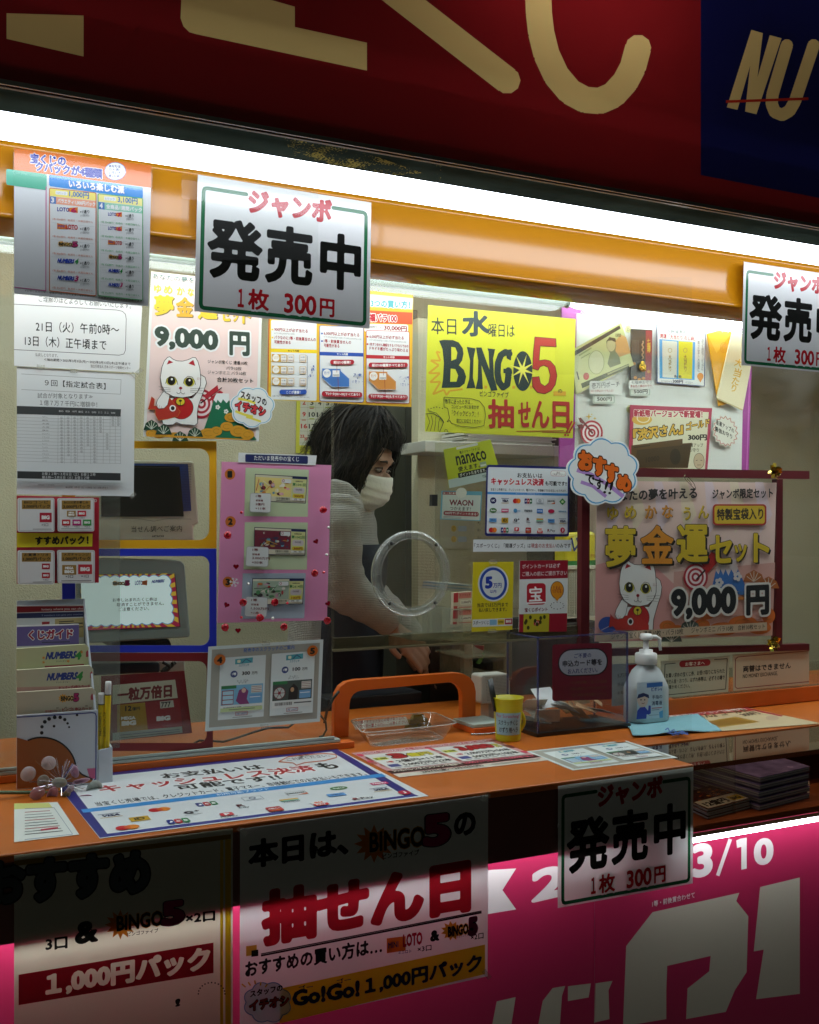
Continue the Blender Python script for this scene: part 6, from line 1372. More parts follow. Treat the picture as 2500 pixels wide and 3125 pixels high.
S.ell(1068, 1372, 40, 58, (190, 170, 140)); S.ring(1068, 1372, 41, 60, 3, (60, 56, 50)); S.line([(1045, 1368), (1058, 1366)], 4, BLK); S.line([(1078, 1366), (1092, 1368)], 4, BLK); S.line([(1055, 1402), (1082, 1402)], 3, BLK)
S.build('gold_bill_flyer', 'pink bordered flyer with a dark gold bill standing low on the goods board', 'flyer', 'gold bill flyers')
S = vs_(yb - .002, WH); S.pm = dict(rough=.5); arrow_target(S, 262, 1160, 84); S.poly([(165, 1050), (180, 1045), (275, 1160), (265, 1172)], (110, 30, 30)); S.poly([(150, 1100), (190, 1095), (205, 1125), (165, 1130)], (110, 30, 30)); S.poly([(160, 1045), (185, 1062), (198, 1095), (172, 1080)], (110, 30, 30))
for (x, y, r) in ((240, 1038, 26), (285, 1052, 16), (262, 1022, 10)): S.star(x, y, r, r * .3, 4, (206, 170, 60))
S.build('target_cutout', 'red and white target cutout with an arrow partly behind the large cloud sticker', 'cutout')
S = vs_(yb - .004, WH); S.pm = dict(rough=.5)
def burst(k): return [(1268 + (98 if i % 2 == 0 else 80) * k * math.cos(2 * math.pi * i / 32) * (1.0) , 1148 + (118 if i % 2 == 0 else 98) * k * math.sin(2 * math.pi * i / 32) + 16 * math.cos(2 * math.pi * i / 32)) for i in range(32)]
S.base(burst(1.08), (212, 212, 200), .001); S.line(burst(.95), 4, (176, 60, 60), closed=True); S.t('金運アップの', 1196, 1095, 1332, 1165, 38, (50, 50, 46), b=.02); S.t('最強お守り', 1188, 1145, 1318, 1210, 38, (50, 50, 46), b=.02)
S.build('burst_sticker', 'small white spiky burst label beside the gold bill flyer', 'label')
# ================================================================== red frame and big poster, right pane
b = MB(); rm = mat((84, 14, 22), .45, mott=.08); y0, y1 = -.012, .0045
def bar(q): S = vs_(y0, WI); b.slab([S.pt(*p) for p in q], (0, -1, 0), y1 - y0, rm)
bar([(190, 60), (248, 60), (244, 1470), (182, 1470)]); bar([(248.5, 62), (1900, 92), (1900, 152), (248.5, 130)]); bar([(247, 1432), (1900, 1392), (1900, 1440), (246, 1490)])
bar([(1655, 152.5), (1700, 153.5), (1696, 1396), (1650, 1398)])
b.build('picture_surround', label='dark red wooden frame carrying the large lucky cat poster at right', cat='frame')
S = vs_(-.016, WI); S.pm = dict(rough=.35)
S.base([(302, 165), (1652, 180), (1618, 1330), (285, 1375)], (222, 194, 184), .001)
random.seed(21)
for k in range(7): x = 350 + k * 190; S.poly([(x, 168 + k), (x + 60, 170 + k), (x + 130, 420), (x + 40, 560), (x + 20, 420)], (222, 206, 180) if k % 2 else (218, 198, 204))
S.poly([(290, 800), (360, 780), (470, 830), (760, 830), (900, 960), (900, 1368), (285, 1375)], (214, 156, 152)); S.poly([(880, 850), (1640, 780), (1620, 1330), (860, 1350)], (206, 160, 150))
for (x, y, rx, ry, c) in ((1245, 900, 1, 1, 0),):
    S.poly([(1160, 990), (1195, 840), (1215, 870), (1230, 828), (1250, 875), (1268, 830), (1290, 880), (1310, 832), (1340, 880), (1360, 828), (1420, 960), (1440, 1000)], (56, 110, 180)); S.poly([(1195, 840), (1225, 770), (1345, 762), (1362, 828), (1340, 880), (1310, 832), (1290, 880), (1268, 830), (1250, 875), (1230, 828), (1215, 870)], (206, 196, 196))
golds(S, [(830, 1260, 60, 45), (900, 1290, 70, 40), (1010, 1300, 90, 40), (1120, 1150, 80, 60), (1400, 1240, 110, 60), (1520, 1270, 90, 50), (1250, 1280, 110, 50), (1590, 1180, 50, 60), (1090, 1250, 60, 45)], (206, 110, 44))
for (x, y) in ((1480, 880), (1590, 930), (1000, 1250), (860, 1330)):
    S.poly([(x - 80, y + 45), (x - 60, y - 10), (x, y - 45), (x + 60, y - 10), (x + 80, y + 45)], (90, 100, 90) if y > 1000 else (166, 96, 50))
    for a in (-60, -30, 0, 30, 60): S.line([(x, y + 45), (x + 60 * math.sin(R_(a)), y + 45 - 80 * math.cos(R_(a)))], 5, (206, 196, 180))
S.ell(380, 1250, 70, 62, (50, 80, 160)); S.line([(330, 1290), (430, 1240)], 5, (200, 190, 190)); S.ell(1400, 1010, 60, 14, (60, 110, 170)); S.ell(1390, 1050, 50, 12, (206, 130, 60))
for (x, y) in ((1218, 930), (1355, 885)):
    for a in range(5): S.ell(x + 20 * math.cos(a * 1.257), y + 22 * math.sin(a * 1.257), 14, 15, (206, 204, 206), n=10)
arrow_target(S, 1040, 890, 92); S.poly([(1040, 905), (1200, 730), (1212, 738), (1050, 915)], (60, 24, 24)); S.poly([(1085, 795), (1160, 700), (1240, 740), (1130, 860)], (166, 36, 34))
cat(S, Map(462, 760, .79, .975), cut=1)
S.t('あなたの夢を叶える', 385, 322, 1048, 300, 86, (46, 40, 40), b=.03); S.t('ジャンボ限定セット', 1162, 304, 1618, 296, 78, (46, 40, 40), b=.03)
for s_, x, yb_, x1 in (('ゆ', 370, 458, 455), ('め', 500, 452, 590), ('か', 655, 450, 745), ('な', 782, 448, 866), ('う', 945, 462, 998), ('ん', 1055, 450, 1135)): S.t(s_, x, yb_, x1, None, 100, (200, 170, 40) if s_ not in 'かな' else (206, 140, 50), b=.025, shade=(70, 60, 40), sd=(.04, -.03))
S.rr(1166, 342, 1568, 500, 26, (166, 50, 40)); S.rr(1178, 354, 1556, 488, 20, (206, 176, 50)); S.t('特製宝袋入り', 1196, 465, 1545, 458, 90, (50, 40, 30), b=.03)
for s_, x, yb_, x1, h, c in (('夢', 356, 815, 585, 310, 0), ('金', 622, 790, 870, 290, 1), ('運', 892, 780, 1130, 285, 0), ('セ', 1140, 785, 1310, 210, 0), ('ッ', 1325, 775, 1420, 135, 0), ('ト', 1470, 780, 1590, 220, 0)): S.t(s_, x, yb_, x1, None, h, ((206, 178, 40), (214, 140, 40))[c], b=.032, shade=(30, 26, 20), sd=(.06, -.05), out=(60, 50, 30), ob=.018)
S.t('9,000', 850, 1215, 1340, 1190, 235, (26, 30, 34), b=.055, out=(216, 216, 210), ob=.07); S.t('円', 1415, 1180, 1588, 1172, 228, (26, 30, 34), b=.05, out=(216, 216, 210), ob=.07)
S.poly([(285, 1312), (1572, 1228), (1572, 1290), (285, 1372)], (196, 176, 150)); S.t('ジャンボ宝くじ 連番10枚・バラ10枚', 400, 1360, 942, 1320, 48, (60, 56, 50), b=.008); S.t('ジャンボミニ バラ10枚', 1002, 1312, 1320, 1296, 44, (60, 56, 50), b=.008); S.t('合計30枚セット', 1352, 1290, 1555, 1278, 40, (60, 56, 50), b=.008)
bp = S.build('set_poster', 'large pink lucky cat poster in a clear sleeve within the dark red frame', 'poster', 'lucky cat posters')
S.z += .0003; sleeve(S, [(262, 135), (1656, 148), (1622, 1395), (250, 1440)], 'clear_sleeve', bp)
b = MB(); clip = [(965, 120), (955, 135), (975, 165), (1030, 222), (1045, 222), (1030, 185), (990, 140), (978, 150), (1015, 195)]
b.tube([Py(*WI(*p), -.0215) for p in clip], .0007, mat((150, 140, 110), .25, metal=.9), 6); b.build('paper_clip', label='wire paper clip on the upper edge of the framed poster', cat='paper clip')
def bow(c, label):
    b = MB(); g_ = mat((196, 170, 70), .15, metal=.9); random.seed(int(c.z * 1e4))
    for k in range(17):
        a = random.uniform(0, 6.28); e = random.uniform(-.5, 1.2); L = .022
        d = Vector((math.cos(a) * math.cos(e), -abs(math.sin(e)) - .2, math.sin(a) * math.cos(e))).normalized(); sd_ = d.cross(Vector((.3, .2, 1))).normalized() * .004; up_ = d.cross(sd_).normalized() * .005
        pts = [c, c + d * L * .6 + up_, c + d * L, c + d * L * .6 - up_, c]
        for i in range(4): b.add([pts[i] - sd_, pts[i] + sd_, pts[i + 1] + sd_, pts[i + 1] - sd_], [(0, 1, 2, 3)], g_)
    return b.build('gold_bow', label=label, cat='bow', group='gold ribbon bows', fixn=False)
bow(Py(*WI(1628, 100), -.024), 'shiny gold ribbon bow on the top rail of the red frame'); bow(Py(*WI(1625, 1385), -.024), 'shiny gold ribbon bow on the bottom rail of the red frame')
# ================================================================== notices standing at the back of the right counter
yN = -.008
b = MB(); b.box((Pz(1925, 2190, ZC).x, -.0115, ZC + .0003), (3.4, .14, Py(2125, 2121, yN).z - .004), mat((196, 92, 18), .45, mott=.1)); b.build('counter_ledge', label='low orange ledge carrying the counter notices', cat='ledge', bevel=.002)
zN = Py(2125, 2121, yN).z - .0038
S = vs_(yN, PXW); S.pm = dict(rough=.4)
S.base([(2018, 2018), (2227, 2000), (2223, 2111), (2022, 2131)], (176, 172, 150), .0015); S.line([(2062, 2024), (2030, 2027), (2027, 2122), (2215, 2103), (2220, 2010), (2180, 2013)], 2.2, (44, 42, 40))
S.px(WI); S.rr(920, 1520, 1155, 1570, 24, (150, 34, 40), sl=-.06); S.t('お客さまへ', 965, 1560, 1112, 1550, 30, (206, 200, 186), b=.02)
S.t('お買い求めの宝くじ券、お受け取りになられた', 820, 1650, 1262, 1612, 36, (44, 42, 40), b=.015); S.t('当せん金・おつり、はずれ券等は、必ずその場で', 820, 1695, 1262, 1662, 36, (44, 42, 40), b=.015); S.t('お確かめください。', 820, 1735, 1000, 1722, 32, (44, 42, 40), b=.015)
S.build('customer_notice', 'cream notice with a red capsule heading standing on the right counter', 'notice', 'counter notices')
S = vs_(yN, PXW); S.pm = dict(rough=.4)
S.base([(2238, 1998), (2470, 1978), (2470, 2087), (2239, 2109)], (190, 176, 150), .0015); S.line([(2470, 1986), (2252, 2005), (2245, 2012), (2244, 2096), (2250, 2101), (2470, 2080)], 2.2, (120, 34, 40))
S.px(WI); S.t('両替はできません', 1400, 1608, 1760, 1578, 50, (44, 42, 40), b=.03); S.t('NO MONEY EXCHANGE,', 1398, 1656, 1660, 1632, 34, (44, 42, 40), b=.02)
S.build('exchange_notice', 'cream notice with a thin red border reading no money exchange', 'notice', 'counter notices')
S = vs_(yN, PXW); S.pm = dict(rough=.4)
S.base([(1868, 2027), (2005, 2020), (2004, 2140), (1868, 2156)], (150, 156, 150), .0015); S.poly([(1918, 2030), (2003, 2022), (2002, 2046), (1920, 2056)], (150, 30, 34))
S.px(WI); S.t('5万円', 455, 1648, 540, 1640, 30, (70, 70, 66), b=.015); S.t('当店では', 455, 1712, 560, 1704, 28, (70, 70, 66), b=.015); S.px(WN); S.t('お取扱い', 455, 50, 560, 42, 26, (70, 70, 66), b=.015)
S.build('limit_notice', 'grey notice with a red corner half hidden behind the sanitizer bottle', 'notice', 'counter notices')
b = MB(); A, B_ = Pz(1915, 2150, ZC), Pz(2420, 2110, ZC)
b.box((A.x, yN + .003, zN), (3.4, yN + .006, zN + .06), glass((247, 248, 245), 1.4, .10, (170, 168, 140))); b.box((A.x, yN - .003, zN), (3.4, yN + .0025, zN + .003), glass((247, 248, 245), 1.4, .12, (170, 168, 140)))
b.build('notice_holder', label='low clear acrylic holder behind the counter notices', cat='acrylic holder')
# ================================================================== posters under the counter
YP = YCF - .0015; LP = dict(rough=.3, trans=.62)
def bingo_big(S, x0, y0, x1, sl, h):
    w = x1 - x0
    S.star(x0 + w * .17, y0 - h * .3 + sl * w * .17, h * .62, h * .38, 12, (200, 120, 36), sy=.95)
    S.t('BINGO', x0 + w * .12, y0 - h * .05 + sl * w * .1, x0 + w * .72, y0 - h * .05 + sl * w * .7, h * .62, (24, 22, 24), b=.03, out=(196, 150, 80), ob=.03)
    S.t('5', x0 + w * .70, y0 + sl * w * .7, x1, y0 + sl * w, h * .98, (170, 30, 90), b=.06, out=(26, 20, 30), ob=.025); S.t('ビンゴファイブ', x0 + w * .26, y0 + h * .2 + sl * w * .25, x0 + w * .66, y0 + h * .2 + sl * w * .65, h * .17, (24, 24, 24), b=.02)
S = vs_(YP, WP); S.pm = LP
S.base([(70, 281), (1704, 56), (1700, 1250), (70, 1612)], PAP, .0006)
S.t('本日は、', 125, 545, 785, 450, 190, (22, 24, 24), b=.05); bingo_big(S, 850, 455, 1455, -.12, 215); S.t('の', 1478, 335, 1622, 315, 155, (22, 24, 24), b=.05)
S.t('抽せん日', 210, 1062, 1592, 830, 375, (170, 26, 40), b=.065, nb=12, res=4)
S.line([(208, 1103), (1660, 820)], 7, (22, 24, 24)); S.line([(208, 1114), (1660, 830)], 12, (22, 24, 24)); S.rect(110, 1052, 180, 1118, (200, 160, 60), sl=-.14); S.rect(145, 1080, 190, 1122, (22, 24, 24), sl=-.14)
S.t('おすすめの買い方は…', 103, 1262, 1005, 1098, 112, (22, 24, 24), b=.035)
S.poly([(1036, 1000), (1160, 985), (1160, 1080), (1036, 1098)], (206, 110, 44)); S.t('MINI', 1045, 1068, 1112, 1058, 40, (60, 50, 130), b=.02); S.t('LOTO', 1142, 1060, 1270, 1040, 86, (160, 30, 50), b=.05); S.t('ミニロト', 1112, 1104, 1198, 1094, 22, (60, 60, 120), b=.02); S.t('×3口', 1238, 1092, 1330, 1078, 36, (22, 24, 24), b=.02)
S.t('&', 1320, 1025, 1382, 1014, 74, (22, 24, 24), b=.05); loto(S, 1420, 1010, 1632, 118, 'bingo', sl=-.17); S.t('×2口', 1588, 1014, 1672, 1000, 38, (22, 24, 24), b=.02); S.t('ビンゴファイブ', 1482, 1002, 1570, 986, 14, BLK)
S.poly([(330, 1330), (1682, 1040), (1682, 1235), (330, 1560)], (230, 194, 44)); S.t('Go!Go!', 412, 1452, 858, 1382, 110, (30, 40, 90), b=.05); S.t('１,000円パック', 890, 1378, 1662, 1218, 120, (30, 40, 90), b=.045); S.t('ゴー', 455, 1345, 550, 1330, 32, (30, 40, 90), b=.02); S.t('ゴー', 705, 1300, 800, 1284, 32, (30, 40, 90), b=.02)
cpt = S.cloudpts(250, 1420, 140, 120, 8, .14); S.poly(cpt, (206, 214, 220)); S.line(cpt, 7, (120, 160, 200), closed=True); S.t('スタッフの', 135, 1390, 350, 1345, 46, (30, 20, 20), b=.04); S.t('イチオシ', 130, 1480, 390, 1440, 70, (186, 60, 50), b=.05, out=(40, 20, 20), ob=.05)
for a in range(5): S.line([(170 + (a - 2) * 32, 1300 + abs(a - 2) * 10), (165 + (a - 2) * 42, 1275 + abs(a - 2) * 12)], 10, (206, 170, 60))
cpo = S.build('counter_poster', 'large white draw day poster with red characters taped under the counter', 'poster', 'posters under the counter')
tapes(cpo, YP - .003, WP, [(1690, 70, -45), (1694, 1238, 50), (85, 295, 40)], L=34)
S = vs_(YP, WO); S.pm = LP
S.base([(-140, 520), (1505, 318), (1505, 1900), (-140, 2200)], (206, 206, 190), .0006)
for (x0, x1) in ((1410, 1432), (1448, 1490)): S.poly([(x0, 400), (x1, 397), (x1, 1900), (x0, 1910)], (220, 186, 36))
S.poly([(-140, 560), (1490, 360), (1490, 395), (-140, 600)], (150, 120, 24))
S.t('おすすめ', -360, 905, 880, 800, 330, (80, 90, 94), b=.06, out=(26, 28, 28), ob=.035)
S.t('3口', 95, 1238, 262, 1218, 92, (22, 24, 24), b=.035); S.t('&', 315, 1195, 492, 1168, 170, (22, 24, 24), b=.05); bingo_big(S, 560, 1110, 1142, -.13, 190); S.t('×2口', 1150, 1035, 1372, 1010, 78, (22, 24, 24), b=.035)
S.tcut('１,000円パック', 95, 1590, 1335, 1385, 185, (1.2, .2, .2, .2), (160, 28, 48), b=.06)
random.seed(2)
for k in range(13): a = R_(180 + k * 15); S.ell(1345 + 100 * math.cos(a), 1560 + 85 * math.sin(a) - 0, 6, 6, BLK, n=8)
S.t('!', 1070, 1660, 1110, 1650, 60, BLK, b=.05)
S.build('counter_poster', 'pale yellow edged pack poster with a red band at the lower left', 'poster', 'posters under the counter')
# ================================================================== things on the counter
ZP = ZC + .0008
# ---- payment sheet lying flat
S = hs_(ZP, PXW); S.pm = dict(rough=.35)
S.base([(160, 2377), (1027, 2285), (1308, 2429), (305, 2559)], (212, 218, 220), .0005)
S.poly([(160, 2377), (1027, 2285), (1275, 2430), (1240, 2432), (1012, 2294), (345, 2366), (205, 2385), (330, 2548), (305, 2557)], (44, 46, 120))
S.poly([(305, 2557), (318, 2546), (1265, 2424), (1278, 2429)], (44, 50, 130))
S.tq('お支払いは', (500, 2377), (812, 2346), (483, 2362), (22, 26, 26), b=.03)
S.tq('キャッシュレス決済', (310, 2420), (975, 2352), (291, 2399), (176, 30, 34), b=.03, out=WHT, ob=.035); S.tq('も', (988, 2350), (1042, 2343), (951, 2331), (22, 26, 26), b=.04)
S.tq('可能です!!', (546, 2413), (866, 2378), (527, 2397), (22, 26, 26), b=.025)
S.tq('当宝くじ売場では、クレジットカード、電子マネー、非接触ICでのお支払いもできます。', (296, 2461), (1124, 2366), (286, 2449), (40, 44, 50), b=.012)
S.poly([(247, 2471), (1165, 2361), (1180, 2370), (254, 2481)], (56, 140, 206)); S.tq('利用可能ブランド', (664, 2429), (825, 2410), (657, 2423), WHT)
cpt = [(850, 2325), (880, 2310), (940, 2303), (990, 2300), (1025, 2303), (1028, 2312), (990, 2322), (930, 2328), (905, 2336), (895, 2329)]; S.line(cpt, 3, (190, 100, 60), closed=True); S.tq('是非、\nご利用ください。', (880, 2323), (1010, 2309), (862, 2309), (60, 50, 50))
S.aff((262, 2484), (1190, 2376), (308, 2552), 1000, 150)
for r, (row, dx) in enumerate(((['visa', 'mc', 'jcb', 'dc', 'disc', 'grn', 'pas'], 0), (['id', 'qp', 'edy', 'nan', 'blu', 'visa'], 70), (['mc', 'jcb', 'pp', 'dp', 'au', 'rp', 'jc'], 20))):
    m0 = S.m; S.m = (lambda f, dx: (lambda x, y: f(x + dx, y * .62)))(m0, dx); logos(S, [row], 1000 if r != 1 else 900, 48 + r * 74, 0); S.m = m0
S.build('payment_sheet', 'large white payment sheet with torn navy border lying on the counter', 'notice')
# ---- leaflets
S = hs_(ZP, WM); S.pm = dict(rough=.35)
S.aff((80, 365), (1130, 258), (440, 548), 1000, 420)
S.base([(0, 0), (1000, 0), (1000, 420), (0, 420)], (206, 150, 150), .0005); S.rect(0, 372, 1000, 420, (214, 206, 190)); S.rect(0, 318, 1000, 366, (60, 34, 30))
random.seed(8)
for k in range(26): S.ell(random.choice((random.uniform(5, 45), random.uniform(478, 512), random.uniform(955, 995))), random.uniform(20, 310), 20, 20, random.choice(((110, 50, 44), (176, 100, 90), (206, 60, 90))), n=10)
for x0, l1, l2, l3, l4 in ((40, 'バレンタインジャンボ宝くじ', '3', '2億円×11本', '5,000万円×22本'), (510, 'バレンタインジャンボミニ', '3,000', '2,000万円×50本', '500万円×100本')):
    S.rect(x0, 62, x0 + 440, 312, (216, 216, 210)); S.t(l1, x0 + 4, 52, x0 + 430, None, 40, (176, 40, 60), b=.05, out=WHT, ob=.05)
    S.rect(x0 + 14, 120, x0 + 100, 160, (200, 206, 60)); S.t('1等・前後賞', x0 + 18, 152, x0 + 96, None, 24, (40, 50, 30), b=.03)
    S.t(l2, x0 + 130, 165, x0 + (230 if l2 == '3' else 380), None, 86, (170, 30, 40), b=.08, out=(40, 20, 20), ob=.05); S.t('億円' if l2 == '3' else '万', x0 + (240 if l2 == '3' else 385), 160, x0 + (400 if l2 == '3' else 430), None, 60, (206, 196, 50), b=.05, out=(40, 30, 20), ob=.05)
    S.t(l3, x0 + 110, 228, x0 + 425, None, 44, (40, 42, 42), b=.035); S.t(l4, x0 + 110, 284, x0 + 430, None, 44, (40, 42, 42), b=.035); S.rect(x0 + 20, 240, x0 + 90, 280, (70, 80, 140)); S.t('1等', x0 + 50, 216, x0 + 92, None, 26, (176, 40, 50), b=.03)
    for k in range(6): S.line([(x0 + 30 + k * 60, 296), (x0 + 70 + k * 60, 296)], 7, (140, 140, 136))
S.t('2つのバレンタインジャンボ合計で', 20, 358, 470, None, 34, (216, 206, 190), b=.035); S.t('1000万円以上が6,000本以上', 490, 358, 980, None, 36, (206, 90, 110), b=.03); S.t('2月7日(金)〜3月10日(月)', 160, 412, 560, None, 34, (40, 34, 34), b=.03); S.line([(620, 395), (960, 395)], 8, (150, 140, 130))
S.build('valentine_leaflet', 'pink and white valentine lottery leaflet lying on the counter', 'leaflet')
S = hs_(ZP, PXW); scratch(S, [(1606, 2293), (1909, 2259.5), (2059, 2313), (1749, 2351)], '', flat=True); S.pm = dict(rough=.35)
S.build('scratch_sheet', 'grey bordered scratch card sheet lying flat near the counter corner', 'notice', 'scratch card sheets')
S = hs_(ZP, WO); S.pm = dict(rough=.4)
S.base([(-140, 130), (185, 118), (350, 362), (-140, 420)], (212, 218, 212), .0005); S.poly([(-140, 128), (120, 124), (150, 160), (-140, 172)], (196, 200, 120)); S.line([(-60, 168), (160, 160), (300, 360), (-60, 400)], 3, (50, 70, 120))
for k in range(9): S.line([(-60, 195 + k * 21), (130 + k * 12, 183 + k * 19)], 5, ((150, 60, 60), (110, 120, 116), (60, 66, 66))[k % 3])
S.line([(60, 330), (190, 312)], 12, (170, 30, 60)); S.build('price_sheet', 'white printed sheet at the left front corner of the counter', 'notice')
S = hs_(ZC + .0008, WN); S.pm = dict(rough=.3)
S.base([(800, 195), (1390, 138), (1990, 265), (1150, 330)], (206, 190, 150), .0006); S.poly([(800, 195), (1390, 138), (1400, 141), (1700, 205), (1690, 215), (1385, 150), (830, 205)], (150, 34, 44))
S.poly([(808, 199), (1386, 142), (1500, 168), (862, 226)], (168, 40, 50)); S.tq('新紙幣バージョンで新登場！', (860, 219), (1440, 163), (820, 203), (226, 214, 200), b=.03); S.tq('『渋沢さん』ゴールド', (930, 252), (1460, 180), (880, 222), (70, 60, 24), b=.05); S.tq('300円', (1420, 215), (1540, 195), (1360, 195), (40, 36, 30), b=.04)
S.poly([(1060, 262), (1340, 215), (1530, 255), (1130, 308)], (166, 130, 50)); S.poly([(1090, 265), (1330, 226), (1470, 254), (1140, 296)], (140, 106, 40)); S.ell(1620, 225, 50, 18, (190, 170, 140))
S.build('gold_bill_flyer', 'red bordered gold bill flyer lying at the back of the right counter', 'flyer', 'gold bill flyers')
# ---- arch, sills
AY = .098; b = MB(); S = vs_(AY, PXW); q = lambda pts: [S.pt(*p) for p in pts]
Lx = lambda x, y: WL(x, y); Jx = lambda x, y: WJ(x, y)
o = [Lx(1135, 990), Lx(1140, 720), Lx(1150, 660), Lx(1180, 605), Lx(1225, 572), Lx(1290, 556)] + [Jx(720, 1240), Jx(775, 1248), Jx(825, 1275), Jx(857, 1320), Jx(870, 1380), Jx(868, 1632)]
i_ = [Lx(1243, 985), Lx(1250, 745), Lx(1258, 700), Lx(1280, 662), Lx(1310, 644), Lx(1350, 634)] + [Jx(665, 1312), Jx(705, 1318), Jx(738, 1340), Jx(760, 1375), Jx(768, 1420), Jx(768, 1640)]
n = len(o); A, B_ = q(o), q(i_); zf_ = ZC + .0005
for L_ in (A, B_): L_[0].z = zf_; L_[-1].z = zf_
dpt = Vector((0, .018, 0)); vsx = A + B_ + [p + dpt for p in A] + [p + dpt for p in B_]; fsx = []
for k in range(n - 1): fsx += [(k, k + 1, n + k + 1, n + k), (2 * n + k, 3 * n + k, 3 * n + k + 1, 2 * n + k + 1), (k, 2 * n + k, 2 * n + k + 1, k + 1), (n + k, n + k + 1, 3 * n + k + 1, 3 * n + k)]
fsx += [(0, n, 3 * n, 2 * n), (n - 1, 3 * n - 1, 4 * n - 1, 2 * n - 1)]
b.add(vsx, fsx, mat((228, 106, 18), .35, mott=.05)); b.build('orange_arch', bevel=.0012, label='orange rounded arch standing on the counter under the speaking hole', cat='arch')
b = MB(); x0_, x1_ = Pz(1388, 2222, ZC).x, Pz(1505, 2230, ZC).x
b.box((x0_, .0, ZC + .0005), (x1_, .09, ZC + .012), mat((206, 88, 18), .45)); so = b.build('arch_sill', bevel=.001, label='short grey topped sill to the right of the coin tray', cat='window sill')
b = MB(); b.box((x0_, .004, ZC + .0125), (x1_ + .02, .0895, ZC + .02), alm); b.build('sill_top', so, bevel=.001)
b = MB(); b.tube([(x0_ - .01 + (x1_ - x0_ + .02) * t, -.004 - .012 * math.sin(math.pi * t), ZC + .0025) for t in [i / 12 for i in range(13)]], .002, mat((170, 172, 168), .2, metal=.9), 8); b.build('wire_guard', so)
# clear side wing of the arch
# ---- coin tray
zr = ZC + .034; c4 = [Pz(*p, zr) for p in ((1066, 2196), (1322, 2172), (1404, 2208), (1108, 2238))]
cx_ = sum((p for p in c4), Vector()) / 4
tr = empty('coin_tray', (cx_.x, cx_.y, ZC), 'clear plastic coin tray with a handwritten slip, in front of the orange arch', 'tray')
def rq(c4, k, z, r=.16, n=5):
    c = sum(c4, Vector()) / 4; P4 = [c + (p - c) * k for p in c4]; out = []
    for j in range(4):
        p, a, d = P4[j], P4[j - 1], P4[(j + 1) % 4]
        for t in range(n): 
            s_ = t / (n - 1); e = p + (a - p) * r * (1 - s_) ** 2 + (d - p) * r * s_ ** 2; out.append(Vector((e.x, e.y, z)))
    return out
tm = glass((249, 250, 248), 2.0, .07, (215, 214, 200), .05)
b = MB(); R4 = [rq(c4, 1.0, zr), rq(c4, .95, zr - .0025), rq(c4, .80, ZC + .005), rq(c4, .76, ZC + .0015)]; n = len(R4[0])
b.add([p for r_ in R4 for p in r_], [(i * n + j, i * n + (j + 1) % n, (i + 1) * n + (j + 1) % n, (i + 1) * n + j) for i in range(3) for j in range(n)] + [tuple(range(3 * n, 4 * n))], tm, True)
b.build('body', tr)
b = MB(); b.tube(R4[0] + [R4[0][0]], .0012, glass((250, 251, 250), 3, .3, (230, 230, 220), .08), 6, cap=False); b.tube(R4[3] + [R4[3][0]], .001, glass((250, 251, 250), 3, .2, (225, 225, 215), .08), 6, cap=False); b.build('rim', tr)
S = Sheet(Pz(*WM(300, 188), ZC + .006), (-.25, -.75, .62), WM); S.pm = dict(rough=.6)
S.base([(80, 128), (492, 92), (515, 152), (112, 190)], (212, 208, 196), .0006); S.t('つり銭・チケットなどの受け取り忘れ、', 105, 150, 485, 112, 28, (166, 50, 44), b=.012); S.t('カウンター置き忘れにご注意ください。', 118, 182, 508, 142, 28, (166, 50, 44), b=.012)
S.build('handwritten_slip', 'white slip with red handwriting lying in the clear coin tray', 'slip')
gb = MB(); gbar = mat((150, 116, 30), .3, metal=.7); p = Pz(*WM(600, 178), ZC + .004)
def bar3(x, y, z, l, w, h): b_ = gb; k = .75; b_.hexa([(x - l, y - w, z), (x + l, y - w, z), (x + l, y + w, z), (x - l, y + w, z), (x - l * k, y - w * k, z + h), (x + l * k, y - w * k, z + h), (x + l * k, y + w * k, z + h), (x - l * k, y + w * k, z + h)], gbar)
for i, (dx, dy, dz) in enumerate(((-.018, -.004, 0), (.013, -.004, 0), (-.004, .014, 0), (-.010, .002, .0092), (.010, .003, .0092), (0, .003, .0184))): bar3(p.x + dx, p.y + .01 + dy, p.z + dz, .0145, .007, .009)
gb.build('gold_bars', label='little pyramid of toy gold bars in the coin tray', cat='ornament')
# ---- speaker
sp = empty('speaker', Pz(1525, 2175, ZC), 'small white square speaker behind the yellow cup', 'speaker')
b = MB(); S = vs_(.11, WJ); S_ = S; pts = S.rpts(908, 1258, 1122, 1478, 22, sl=-.06); b.slab([S.pt(*p) for p in pts], (0, -1, 0), .045, mat((214, 214, 206), .4)); b.build('body', sp, bevel=.003)
S = vs_(.1092, WJ); S.pm = dict(rough=.5)
for r in range(17):
    for c in range(17): S.ell(945 + c * 9.6, 1278 + r * 10.5 - c * .6, 2.8, 2.8, (110, 110, 104), n=6)
S.build('grille', parent=sp)
b = MB(); p = Py(*WJ(1015, 1475), .12); b.box((p.x - .02, .115, ZC + .0005), (p.x + .02, .15, p.z + .006), mat((190, 190, 184), .5)); b.build('stand', sp)
